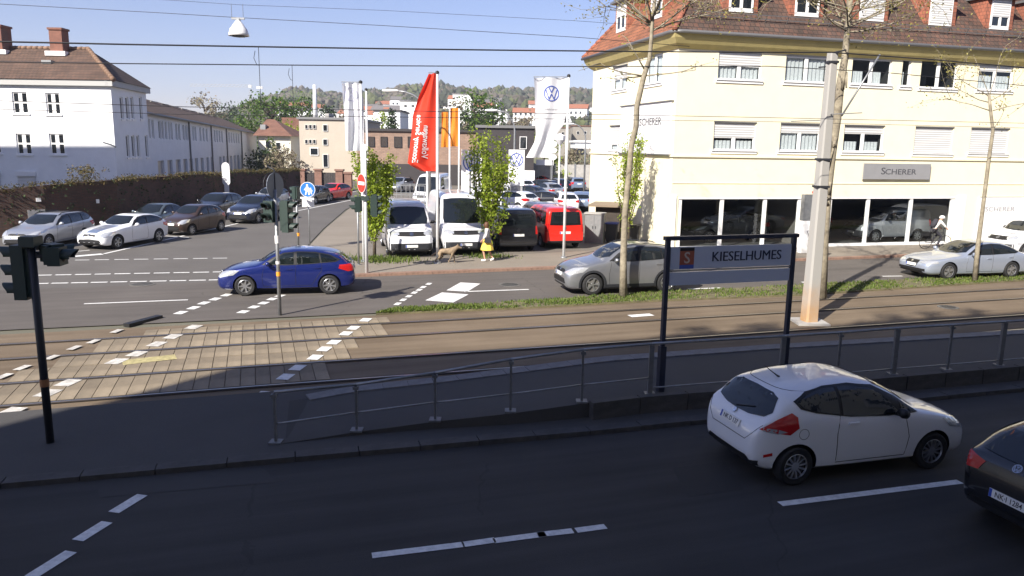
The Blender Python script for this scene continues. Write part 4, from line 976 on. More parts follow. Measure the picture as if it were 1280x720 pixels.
for i, (u, y, x, w, hh, d) in enumerate(hp):
    z = hill(x, y)+2.5; side = ['left of the antenna mast', 'between the antenna mast and the white flag', 'behind the white flag', 'right of the white flag', 'left of the red flag', 'behind the red flag', 'right of the orange flags', 'left of the large white flag', 'near the large white flag'][min(8, int(np.searchsorted([388, 427, 456, 490, 515, 556, 610, 665], u)))]
    r_ = empty('hill_house', (x, y, z), random.uniform(-.3, .3), '%s hillside house, %s roof, %s, %s' % ('wide' if w > 13 else 'narrow', 'flat grey' if i % 3 == 0 else 'red gabled' if i % 2 else 'grey gabled', side, 'highest' if y > 620 else 'halfway up' if y > 540 else 'lowest') , 'house', 'white houses scattered on the hillside')
    seen[r_['label']] = seen.get(r_['label'], 0)+1
    if seen[r_['label']] > 1: r_['label'] += ', further right' if seen[r_['label']] == 2 else ', rightmost'
    MB().box((0, 0, hh/2-2), (w, d, hh+4)).build('wall', M['white_wall'], r_)
    if i % 3: 
        q = MB(); q.add([(-w/2-.5, -d/2-.5, hh), (w/2+.5, -d/2-.5, hh), (w/2+.5, d/2+.5, hh), (-w/2-.5, d/2+.5, hh), (-w/2-.5, 0, hh+3), (w/2+.5, 0, hh+3)], [(0, 1, 5, 4), (2, 3, 4, 5), (1, 2, 5), (3, 0, 4), (0, 3, 2, 1)]); q.build('roof', M['far_roof' if i % 2 else 'far_roof2'], r_)
    else: MB().box((0, 0, hh+.2), (w+.6, d+.6, .4)).build('roof', M['far_roof2'], r_)
    for k in range(int(w/3)):
        for zz in (1.2, 4.2):
            if zz+1.4 < hh: MB().box((-w/2+1.6+k*3, -d/2, zz+.7), (1.3, .1, 1.4)).build('window', M['far_win'], r_)
def block(name, label, cat, u0, u1, v0, Y, depth, wallm, rz=0, base=0, roofm=None, wins=(), flat=True, extra=None):
    """building standing at distance Y whose front spans pixels u0..u1 with top at row v0; wins in pixels"""
    a, b = Wp(u0, v0, Y), Wp(u1, v0, Y); zt_ = (a.z+b.z)/2; w = b.x-a.x; zb = hill((a.x+b.x)/2, Y)-.5 if base is None else base
    r_ = empty(name, ((a.x+b.x)/2, Y, zb), 0, label, cat); h = zt_-zb
    MB().box((0, depth/2, h/2), (w, depth, h)).build('wall', wallm, r_)
    if roofm: MB().box((0, depth/2, h+.14), (w+.5, depth+.5, .3)).build('roof', roofm, r_)
    for (p0, p1, q0, q1) in wins:
        c, e = Wp(p0, q0, Y), Wp(p1, q1, Y); cx = (c.x+e.x)/2-r_.location.x; cz = (c.z+e.z)/2-zb; ww, wh = abs(e.x-c.x), abs(c.z-e.z)
        f = MB(); t = min(.10, ww*.08)
        for x0, z0, sx, sz in ((cx, cz+wh/2, ww+t, t), (cx, cz-wh/2, ww+t, t), (cx-ww/2, cz, t, wh-t), (cx+ww/2, cz, t, wh-t)): f.box((x0, -.05, z0), (sx, .16, sz))
        wo = f.build('window', M['pvc' if wallm is not M.get('brown_brick') else 'dark_metal'], r_); MB().box((cx, -.02, cz), (ww, .06, wh)).build('pane', M['glass_dark'], wo)
    return r_
M['tan'] = mk('tan_render', (.44, .39, .325), .9, var=.05, scale=.6)
M['cream'] = mk('cream_render2', (.72, .70, .60), .9, var=.05, scale=.6)
M['brown_brick'] = mk_brick('brown_brick', (.30, .20, .15), (.25, .165, .125), (.2, .15, .12), (1, 0, 0), (0, 0, 1), .5, .18, .02, .9, .3)
M['dark_clad'] = mk('dark_cladding', (.035, .03, .032), .7, var=.15, scale=1)
# tan flat roofed office
tw = [(u, u+5, v, v+5) for v in (156, 174.5) for u in (381.5, 386.5, 391.5)]; tw = [(u, u+3.4, v, v+5) for (u, _, v, _) in tw]
tb = block('office_building', 'tan flat roofed office with tiny square windows and rooftop mast', 'building', 373.5, 446, 149.5, 104, 18, M['tan'], roofm=M['gutter'], wins=tw+[(404, 409.5, 156, 164), (404, 409.5, 174, 181.5), (404, 410.5, 193, 209), (388, 398, 185, 194)])
hz = tb.location
for (u0, u1, v0, v1) in ((385, 389, 146, 150), (394, 404, 147, 150), (405, 410, 141.5, 150)):
    a = Wp(u0, v0, 106); b = Wp(u1, v1, 106); MB().box(((a.x+b.x)/2-hz.x, 4, (a.z+b.z)/2-hz.z), (b.x-a.x, 3, a.z-b.z)).build('roof_plant', M['concrete'], tb)
a = Wp(393, 106, 108); b = Wp(393, 150, 108); MB().tube([(a.x-hz.x, 4, b.z-hz.z), (a.x-hz.x, 4, a.z-hz.z)], [.35, .22], 8).build('antenna_mast', M['white_pole'], tb, True)
# brown flat roofed dealership buildings
bw = [(459, 468, 171, 183), (476, 484, 171, 183), (493, 502, 171, 184), (510, 518, 171, 184)]
bb = block('dealership_building', 'long brown brick building with flat roof behind the flags and dark ground floor', 'building', 446, 598, 164.5, 92, 16, M['brown_brick'], roofm=M['dark_clad'], wins=bw)
hz = bb.location; a = Wp(446, 204, 92); b = Wp(598, 238, 92); MB().box((0, -.06, (a.z-hz.z)/2), (b.x-a.x-.1, .16, a.z-hz.z)).build('ground_floor', M['dark_clad'], bb)
dk = block('showroom_hall', 'black clad hall at the end of the brown brick building', 'building', 597, 668, 160, 88, 18, M['dark_clad'], roofm=M['gutter'], wins=[(650, 658, 171, 186)])
M['far_grey'] = mk('far_grey_wall', (.26, .24, .21), .9); M['roof_brown'] = mk('roof_brown', (.17, .085, .06), .9, var=.3, scale=.8)
# cream house with hipped roof
ch = block('cream_house', 'cream house with steep brown pyramid roof behind the dark fence', 'house', 322, 363, 169, 118, 9, M['cream'], wins=[(332, 340, 176, 186), (345, 351, 178, 187)])
hz = ch.location; a = Wp(318, 169.5, 118); b = Wp(367, 169.5, 118); c = Wp(337, 149, 122); zb = a.z-hz.z
q = MB(); x0, x1 = a.x-hz.x, b.x-hz.x; cx = c.x-hz.x; cz = c.z-hz.z
q.add([(x0, -.8, zb), (x1, -.8, zb), (x1, 9.8, zb), (x0, 9.8, zb), (cx-.6, 4.5, cz), (cx+.6, 4.5, cz)], [(0, 1, 5, 4), (1, 2, 5), (2, 3, 4, 5), (3, 0, 4), (0, 3, 2, 1)])
M['roof_brown'] = mk('roof_brown', (.17, .085, .06), .9, var=.3, scale=.8); rf = q.build('roof', M['roof_brown'], ch); q = MB(); q.box((cx-.2, 1.6, (zb+cz)/2), (.8, .9, .8)); q.build('skylight', M['galv'], rf)
block('apartment_house', 'white apartment block between the white flag and the red flag', 'building', 468, 500, 139, 150, 12, M['white_wall'], roofm=M['far_roof2'], wins=[(476, 479, 147, 152), (488, 491, 147, 152), (476, 479, 156, 161)])
block('apartment_house', 'white stepped apartment block up the slope left of the red flag', 'building', 500, 545, 127, 330, 15, M['white_wall'], base=None, roofm=M['far_roof2'], wins=[(505, 509, 131, 134), (514, 518, 131, 134), (525, 529, 131, 134)])
block('apartment_house', 'pale low building on the slope behind the orange flags', 'building', 566, 590, 118, 420, 15, M['white_wall'], base=None, roofm=M['far_roof2'], wins=[(570, 573, 121, 123), (580, 583, 121, 123)])
block('red_roof_house', 'low house with red roof behind the tan office', 'house', 352, 376, 147, 140, 10, M['roof_brown'])
# far right buildings glimpsed beside the large white flag
block('filling_station', 'white flat canopy beyond the car lot beside the yellow building', 'canopy', 719, 745, 178, 118, 10, M['white'], base=4.6, roofm=M['white'])
block('terraced_house', 'grey pale houses on the slope beside the flagpole', 'house', 716, 748, 158, 260, 12, M['far_grey'], base=None, roofm=M['roof_brown'], wins=[(721, 724, 164, 168), (730, 733, 164, 168), (738, 741, 164, 168)])
block('terraced_house', 'pale house half hidden behind the large white flag', 'house', 690, 712, 160, 250, 12, M['far_grey'], base=None, roofm=M['roof_brown'], wins=[(694, 697, 165, 169), (702, 705, 165, 169)])
# middle distance trees
tg = 'leafy trees behind the buildings'
def mid(u, vt, Y, R, seed, label, leaf, name='broad_tree', **k):
    P = Wp(u, 180, Y); z = hill(P.x, Y); H = Wp(u, vt, Y).z-z; return bushy_tree(name, (P.x, Y, z), H, R, seed, label, tg, leaf, **k)
mid(258, 117, 150, 3.6, 41, 'pale olive tree rising behind the garage wing roof', 'leaf_bare', n=34, per=34)
mid(338, 121, 165, 6.5, 42, 'broad bright green tree behind the cream house', 'leaf_green', n=60, per=36, lsize=.34)
mid(378, 124, 175, 5.0, 43, 'green tree left of the rooftop mast', 'leaf_green', n=44, per=34, lsize=.32)
mid(312, 126, 185, 3.8, 44, 'small green tree left of the broad bright green one', 'leaf_green', n=34, per=30, lsize=.32)
mid(366, 155, 132, 3.4, 45, 'yellow green bush between the cream house and the tan office', 'leaf_spring', n=34, per=34)
mid(352, 186, 100, 2.4, 46, 'pale blossoming shrub in front of the tan office', 'leaf_bare', n=26, per=30, lsize=.2)
mid(340, 170, 112, 1.5, 47, 'small tree against the cream house wall', 'leaf_green', n=20, per=18, lsize=.2)
mid(491, 140, 135, 2.2, 48, 'dark fir tree in front of the white apartment block', 'leaf_dark', 'fir_tree', n=40, per=26, cone=True)
mid(478, 138, 140, 2.2, 49, 'fresh green tree beside the dark fir', 'leaf_spring', n=24, per=22)
mid(592, 114, 170, 4.6, 50, 'large green tree right of the orange flags', 'leaf_green', n=60, per=40, lsize=.34)
mid(616, 124, 180, 4.2, 51, 'green tree right of the large one above the black hall', 'leaf_green', n=44, per=34, lsize=.34)
mid(567, 125, 165, 3.2, 52, 'grey bare tree above the orange flags', 'leaf_bare', n=30, per=20, lsize=.3)
mid(655, 140, 190, 5, 53, 'olive tree behind the black hall', 'leaf_bare', n=40, per=30, lsize=.32)
mid(680, 150, 170, 3.4, 54, 'green tree behind the large white flag', 'leaf_spring', n=30, per=30, lsize=.3)
mid(722, 189, 96, 2.3, 55, 'brownish bare bush at the back of the car lot', 'leaf_bare', n=30, per=34, lsize=.16)
mid(700, 199, 92, 1.3, 56, 'yellow green low bush at the back of the car lot', 'leaf_spring', n=18, per=26, lsize=.14)
mid(412, 130, 190, 3.4, 57, 'dark green tree behind the white flag', 'leaf_dark', n=34, per=30, lsize=.32)
mid(440, 124, 260, 5.0, 58, 'bare brown tree on the slope behind the white flag', 'leaf_bare', n=34, per=26, lsize=.4)
mid(286, 131, 240, 4.4, 59, 'dark tree clump far behind the garage wing', 'leaf_dark', n=34, per=30, lsize=.4)
# ---- long old brick wall with its hedge along the side street
bw_ = empty('brick_wall', (0, 0, 0), 0, 'long dark brick wall overgrown along its top beside the queue of cars', 'wall')
wp = [(-190, 310, 238), (0, 297, 238), (60, 293.5, 232), (150, 286, 225), (232, 270, 219), (300, 257, 215), (376, 240, 212)]
WPT = []
for u, v, vt in wp:
    p = G(u, v); WPT.append((p, min(3.4, hgt(p, vt))))
mb = MB()
for (a, ha), (b, hb) in zip(WPT, WPT[1:]):
    d = (b-a).normalized(); nn = Vector((-d.y, d.x, 0))*.36
    if nn.x > 0: nn = -nn
    A_ = lambda p, h: Vector((p.x, p.y, h))
    mb.quad(A_(a, 0), A_(b, 0), A_(b, hb), A_(a, ha)); mb.quad(A_(a+nn, 0), A_(a+nn, ha), A_(b+nn, hb), A_(b+nn, 0)); mb.quad(A_(a, ha), A_(b, hb), A_(b+nn, hb), A_(a+nn, ha))
mb.build('masonry', M['brick_wall'], bw_)
random.seed(14); lf = MB(); cv = MB()
for i, ((a, ha), (b, hb)) in enumerate(zip(WPT, WPT[1:])):
    L = (b-a).length; 
    for _ in range(int(L*40)):
        f = random.random(); p = a.lerp(b, f); h = ha+(hb-ha)*f; leaf_cloud(lf, Vector((p.x-.15+random.uniform(-.2, .3), p.y, h+random.uniform(-.16, .10)+.06*math.sin(f*L*.9))), 6, .13, .05)
    if i >= 1:
        for _ in range(int(L*11)):
            f = random.random(); p = a.lerp(b, f); h = ha+(hb-ha)*f; z = h*random.uniform(.25, 1)
            if math.sin(f*L*1.3+i)+math.sin(f*L*.37)+z*.5 > .2: leaf_cloud(cv, Vector((p.x+.06, p.y-.02, z)), 5, .2, .07)
lf.build('hedge_top', M['leaf_hedge'], bw_); cv.build('ivy', M['leaf_dark'], bw_)
p = G(42, 290); a = WPT[1]; 
for u0, u1, v0, v1, nm, mt in ((36, 58, 262, 300, 'metal_door', 'grey_panel'), (45, 51, 247.5, 252, 'wall_sign', 'white'), (120, 123.5, 249, 254, 'wall_sign', 'white')):
    # lie on the wall face
    k = 1 if u0 < 60 else 2; (a, ha), (b, hb) = WPT[k], WPT[k+1]; d = (b-a).normalized(); nn = Vector((d.y, -d.x, 0)); nn = nn if nn.x > 0 else -nn
    q0 = on_plane(u0, (v0+v1)/2, a, nn); q1 = on_plane(u1, (v0+v1)/2, a, nn); zt_ = on_plane((u0+u1)/2, v0, a, nn).z; zb_ = max(.05, on_plane((u0+u1)/2, v1, a, nn).z)
    m_ = MB(); s0, s1 = (q0-a).dot(d), (q1-a).dot(d); obox(m_, Vector((a.x, a.y, 0)), d, nn, s0, s1, zb_, zt_, .003, .06); m_.build(nm, M[mt], bw_)
bush = MB(); p = WPT[3][0]; random.seed(4)
for _ in range(70): leaf_cloud(bush, Vector((random.gauss(0, .42), random.gauss(0, .35), random.uniform(1.9, 3.35))), 16, .2, .06)
bt = MB(); bt.tube([(0, 0, 0), (.1, 0, 1.5), (0, 0, 2.6)], [.06, .05, .02], 5)
pb = G(118, 286); t_ = empty('garden_bush', (pb.x-.7, pb.y+.6, 0), 0, 'round brownish bush standing up over the brick wall by the white building', 'bush'); bush.build('foliage', M['leaf_hedge'], t_); bt.build('stem', M['bark'], t_)
# dark board fence with brick pillars further up the street
fe = empty('board_fence', G(405, 250), 0, 'dark board fence with brick pillars at the end of the brick wall', 'fence'); f0 = Vector(fe.location)
fa, fb = G(378, 240), G(432, 244); 
fpx = [(378, 240, 213), (399, 241, 213), (425, 241, 213.5), (436, 246, 217)]
FPp = []
for u, v, vt in fpx: p = Wp(u, v, 80); p.z = 0; FPp.append((p-Vector((f0.x, f0.y, 0)), hgt(p, vt)))
for p, h in FPp:
    q = MB(); q.box((p.x, p.y, h/2), (.72, .6, h)); q.box((p.x, p.y, h+.08), (.9, .8, .16)); q.build('pillar', mk_brick('pillar_brick', (.26, .12, .085), (.21, .10, .07), (.18, .14, .12), (1, 0, 0), (0, 0, 1), .25, .1, .012) if 'pillar_b' not in M else M['pillar_b'], fe)
for (a, ha), (b, hb) in zip(FPp, FPp[1:]):
    L = (b-a).length; n = max(2, int(L/.24)); d = (b-a)/n
    bm_ = MB()
    for k in range(n):
        p = a+d*(k+.5); q = MB().box((0, 0, 0), (d.length*.94, .05, ha*.88), Matrix.Translation((p.x, p.y, ha*.46)) @ Matrix.Rotation(math.atan2(d.y, d.x), 4, 'Z')); q.build('board', M['dark_clad'], fe)
# dark hedge between the house and the white wing
mid(333, 187, 112, 2.6, 61, 'dark hedge mass below the cream house', 'leaf_dark', n=40, per=34, lsize=.2)
# construction crane far away
P = Wp(316, 178, 420); zc = Wp(316, 109, 420).z; cr = empty('tower_crane', (P.x, 420, hill(P.x, 420)), 0, 'thin pale tower crane far behind the trees', 'crane'); hh = zc-cr.location.z
lat = MB()
for k in range(int(hh/2)):
    for sx in (-.8, .8): lat.bar((sx, 0, k*2), (sx, 0, k*2+2), .1, .1)
    lat.bar((-.8, 0, k*2), (.8, 0, k*2+2), .12, .12)
lat.build('mast', M['concrete'], cr); jb = MB(); jl = P.x-Wp(233, 106, 420).x
for k in range(int(jl/2)):
    jb.bar((-k*2, 0, hh), (-k*2-2, 0, hh), .1, .1); jb.bar((-k*2, 0, hh+1.2), (-k*2-2, 0, hh), .12, .12); jb.bar((-k*2, 0, hh+1.2), (-k*2-2, 0, hh+1.2), .08, .08)
jb.build('jib', M['concrete'], cr); MB().box((5, 0, hh-.2), (3, 1.2, 1.2)).build('counterweight', M['white'], cr); MB().box((0, 0, hh+.4), (1.4, 1.2, 1.3)).build('cab', M['white'], cr)
# ================================================================== BLOCKS WHOSE SHADE FALLS ON THE SCENE
def slab_block(name, label, O, d, L, D, H, nfl, wallm, group=None):
    """plain block; O = front left ground corner, d = direction of its front, front faces to the left of d"""
    nn = Vector((-d.y, d.x, 0)); r_ = empty(name, O, 0, label, 'building', group)
    Mx = frame((0, 0, 0), d, nn, (0, 0, 1)); mb = MB(); mb.box((L/2, -D/2, H/2), (L, D, H), Mx); mb.build('wall', wallm, r_)
    q = MB(); q.box((L/2, -D/2, H+.02), (L+.05, D+.05, .3), Mx); q.build('roof', M['gutter'], r_)
    f = MB(); f.box((0, .0, 0), (1.5, .1, 1.6), None); me = f.mesh('window', M['pvc']); g = MB().box((0, .03, 0), (1.3, .1, 1.4)).mesh('pane', M['glass_dark'])
    for k in range(nfl):
        for j in range(int(L/3.2)):
            z = 1.9+k*H/nfl
            if name == 'camera_block' and abs(j*3.2+1.8-25.4) < 2.5 and 3 < z < 7: continue
            o = link('window', me, r_); o.matrix_basis = Mx @ Matrix.Translation((j*3.2+1.8, 0.0, z)); p_ = link('pane', g, o)
    return r_
bO = RF(-25.4, -1.0); ab = slab_block('apartment_block', 'tall pale apartment block opposite, casting the long shade over the near road', bO, TV, 90, 13, 22.35, 7, M['cream'])
slab_block('tenement_block', 'tenement left of the street that shades the foot of the white building', Vector((-84, 36, 0)), Vector((1, 0, 0)), 38, 12, 25.5, 7, M['cream'])
random.seed(77)
for t0, t1 in ((-15.6, -11.6), (-9.2, -4.2), (-1.8, 3.0)):
    lf = MB(); L = t1-t0
    for k in range(int(L*16)):
        p = TV*random.uniform(0, L)+Vector((0, 0, random.uniform(.5, 1.7)))
        if math.sin(p.dot(TV)*4+p.z*3) > -.5: leaf_cloud(lf, p, 7, .3, .10)
    r_ = empty('roof_planter', RF(t0, -1.5, 22.5), 0, ['leftmost planter of shrubs on the roof edge opposite', 'middle planter of shrubs on the roof edge opposite', 'rightmost planter of shrubs on the roof edge opposite'][0 if t0 < -12 else 1 if t0 < -5 else 2], 'planter', 'planters on the roof edge')
    lf.build('shrubs', M['leaf_green'], r_); q = MB(); q.box((L/2, 0, .25), (L, .5, .5), frame((0, 0, 0), TV, NV, (0, 0, 1))); q.build('trough', M['conc_dark'], r_)
# ================================================================== CARS
def pchip(P):
    x = np.array([p[0] for p in P], float); y = np.array([p[1] for p in P], float); h = np.diff(x); d = np.diff(y)/h; m = np.zeros_like(y)
    m[1:-1] = [0 if a*b <= 0 else (h0+h1)*3/((2*h1+h0)/a+(h1+2*h0)/b) for a, b, h0, h1 in zip(d[:-1], d[1:], h[:-1], h[1:])]
    m[0], m[-1] = d[0], d[-1]
    def f(t):
        t = np.clip(t, x[0], x[-1]); i = np.clip(np.searchsorted(x, t)-1, 0, len(h)-1); s = (t-x[i])/h[i]
        return (2*s**3-3*s**2+1)*y[i]+(s**3-2*s**2+s)*h[i]*m[i]+(-2*s**3+3*s**2)*y[i+1]+(s**3-s**2)*h[i]*m[i+1]
    return f
def car_body(sp):
    L, Wd = sp['L'], sp['W']; hw = Wd/2
    top = pchip(sp['top']); belt = pchip(sp['belt'])
    wd = pchip(sp.get('wid') or [(0, .60*hw), (.04, .74*hw), (.15, .87*hw), (.4, .955*hw), (.9, .995*hw), (L*.5, hw), (L-.9, .985*hw), (L-.4, .95*hw), (L-.12, .88*hw), (L-.03, .80*hw), (L, .70*hw)])
    bot = pchip(sp.get('bot') or [(0, .34), (.06, .25), (.3, .19), (L*.5, .19), (L-.4, .22), (L-.06, .30), (L, .42)])
    xs = sorted(set([0, .012, .03, .05, .08, .12]+list(np.linspace(.16, L-.16, int(L*13)))+[L-.12, L-.08, L-.05, L-.03, L-.012, L]))
    k = sp.get('lean', .30); pg = sp.get('p', 5.0); nu = 10
    rings = []
    for x in xs:
        w, zb, zt_ = float(wd(x)), float(bot(x)), float(top(x)); zs = min(float(belt(x)), zt_-.03); zs = max(zs, zb+.05); hu = zt_-zs; hh = zs-zb
        f = min(1, max(0, (hu-.08)/.45)); p = 2.2+(pg-2.2)*f*f*(3-2*f)
        half = [(0, zb), (.55*w, zb), (.88*w, zb+.012), (.955*w, zb+min(.06, hh*.2)), (.985*w, zb+.25*hh), (1.0*w, zb+.5*hh), (.998*w, zb+.74*hh), (.985*w, zb+.9*hh), (.962*w, zs)]
        for j in range(1, nu+1):
            a = PI/2*j/nu; dz = hu*math.sin(a)**(2/p) if j < nu else hu
            half.append((max(0, (.962*w-k*dz)*(max(0, math.cos(a))**(2/p) if j < nu else 0)), zs+dz))
        ring = [(x, -y, z) for y, z in half[1:-1]][::-1]
        ring = [(x, y, z) for y, z in half] + ring
        rings.append(ring)
    n = len(rings[0]); mb = MB()
    for r in rings: mb.v += r
    for i in range(len(rings)-1):
        for j in range(n):
            j2 = (j+1) % n; mb.f.append((i*n+j, i*n+j2, (i+1)*n+j2, (i+1)*n+j)); mb.m.append(1 if j in (0, 1, n-1, n-2) else 0)
    mb.f += [tuple(range(n))[::-1], tuple((len(rings)-1)*n+j for j in range(n))]; mb.m += [0, 0]
    return mb
def boolean(mb_me, cutters):
    o = bpy.data.objects.new('tmp', mb_me); COL.objects.link(o); tmp = []
    for c in cutters:
        oc = bpy.data.objects.new('tmpc', c); COL.objects.link(oc); tmp.append(oc)
        md = o.modifiers.new('b', 'BOOLEAN'); md.operation = 'DIFFERENCE'; md.object = oc; md.solver = 'EXACT'
    me = bpy.data.meshes.new_from_object(o.evaluated_get(bpy.context.evaluated_depsgraph_get()))
    for x in tmp+[o]: bpy.data.objects.remove(x)
    return me
def decal(bvh, pts, d, off, seg=.09):
    """patch lying on the body: outline pts (3d) projected along d"""
    d = Vector(d).normalized(); bm = bmesh.new(); f = bm.faces.new([bm.verts.new(p) for p in pts]); bmesh.ops.triangulate(bm, faces=bm.faces[:])
    for _ in range(5):
        es = [e for e in bm.edges if e.calc_length() > seg]
        if not es: break
        bmesh.ops.subdivide_edges(bm, edges=es, cuts=1); bmesh.ops.triangulate(bm, faces=[q for q in bm.faces if len(q.verts) > 3])
    for v in bm.verts:
        h = bvh.ray_cast(v.co-d*4, d)
        if h[0] is None: h = bvh.find_nearest(v.co)
        v.co = h[0]+h[1]*off
    for q in bm.faces:
        q.normal_update()
        if q.normal.dot(d) > 0: q.normal_flip()
        q.smooth = True
    mb = MB(); bm.verts.index_update(); mb.add([v.co.copy() for v in bm.verts], [[v.index for v in q.verts] for q in bm.faces]); bm.free(); return mb
def strip(bvh, pts, d, w, off):
    """thin seam along a polyline projected on the body"""
    P = [Vector(p) for p in pts]; d = Vector(d).normalized(); mb = MB(); fine = [P[0]]
    for a, b in zip(P, P[1:]):
        n = max(1, int((b-a).length/.1)); fine += [a.lerp(b, k/n) for k in range(1, n+1)]
    hs = []
    for v in fine:
        h = bvh.ray_cast(v-d*4, d); h = h if h[0] is not None else bvh.find_nearest(v); hs.append(h[0]+h[1]*off)
    mb.tube(hs, w/2, 4); return mb
def wheel_mesh(r, wdt, spokes, style):
    t = MB(); hwid = wdt/2
    t.lathe([(r*.62, -hwid*.95), (r*.90, -hwid), (r*.985, -hwid*.8), (r, -hwid*.4), (r, hwid*.4), (r*.985, hwid*.8), (r*.90, hwid), (r*.66, hwid*.93), (r*.64, hwid*.5)], 28, None, False)
    rim = MB(); rr = r*.66
    rim.lathe([(rr, hwid*.90), (rr*.95, hwid*.95), (rr*.91, hwid*.7)], 28, None, False)
    rim.lathe([(0, hwid*.80), (rr*.2, hwid*.80), (rr*.24, hwid*.6)], 16)
    for k in range(spokes):
        for da in ((-.09, .09) if style == 'twin' else (0,)):
            a = 2*PI*k/spokes+da; w = rr*(.10 if style == 'twin' else .55/spokes*2.0); c, s = math.cos(a), math.sin(a)
            P = lambda q, o, z: Vector((c*q-s*o, s*q+c*o, z))
            rim.add([P(rr*.16, -w*.75, hwid*.78), P(rr*.93, -w*.62, hwid*.86), P(rr*.93, w*.62, hwid*.86), P(rr*.16, w*.75, hwid*.78), P(rr*.16, -w*.8, hwid*.4), P(rr*.93, -w*.7, hwid*.5), P(rr*.93, w*.7, hwid*.5), P(rr*.16, w*.8, hwid*.4)], [(0, 1, 2, 3), (0, 4, 5, 1), (3, 2, 6, 7), (1, 5, 6, 2)])
    dk = MB(); dk.lathe([(0, hwid*.30), (rr*.98, hwid*.36)], 20)
    return t, rim, dk
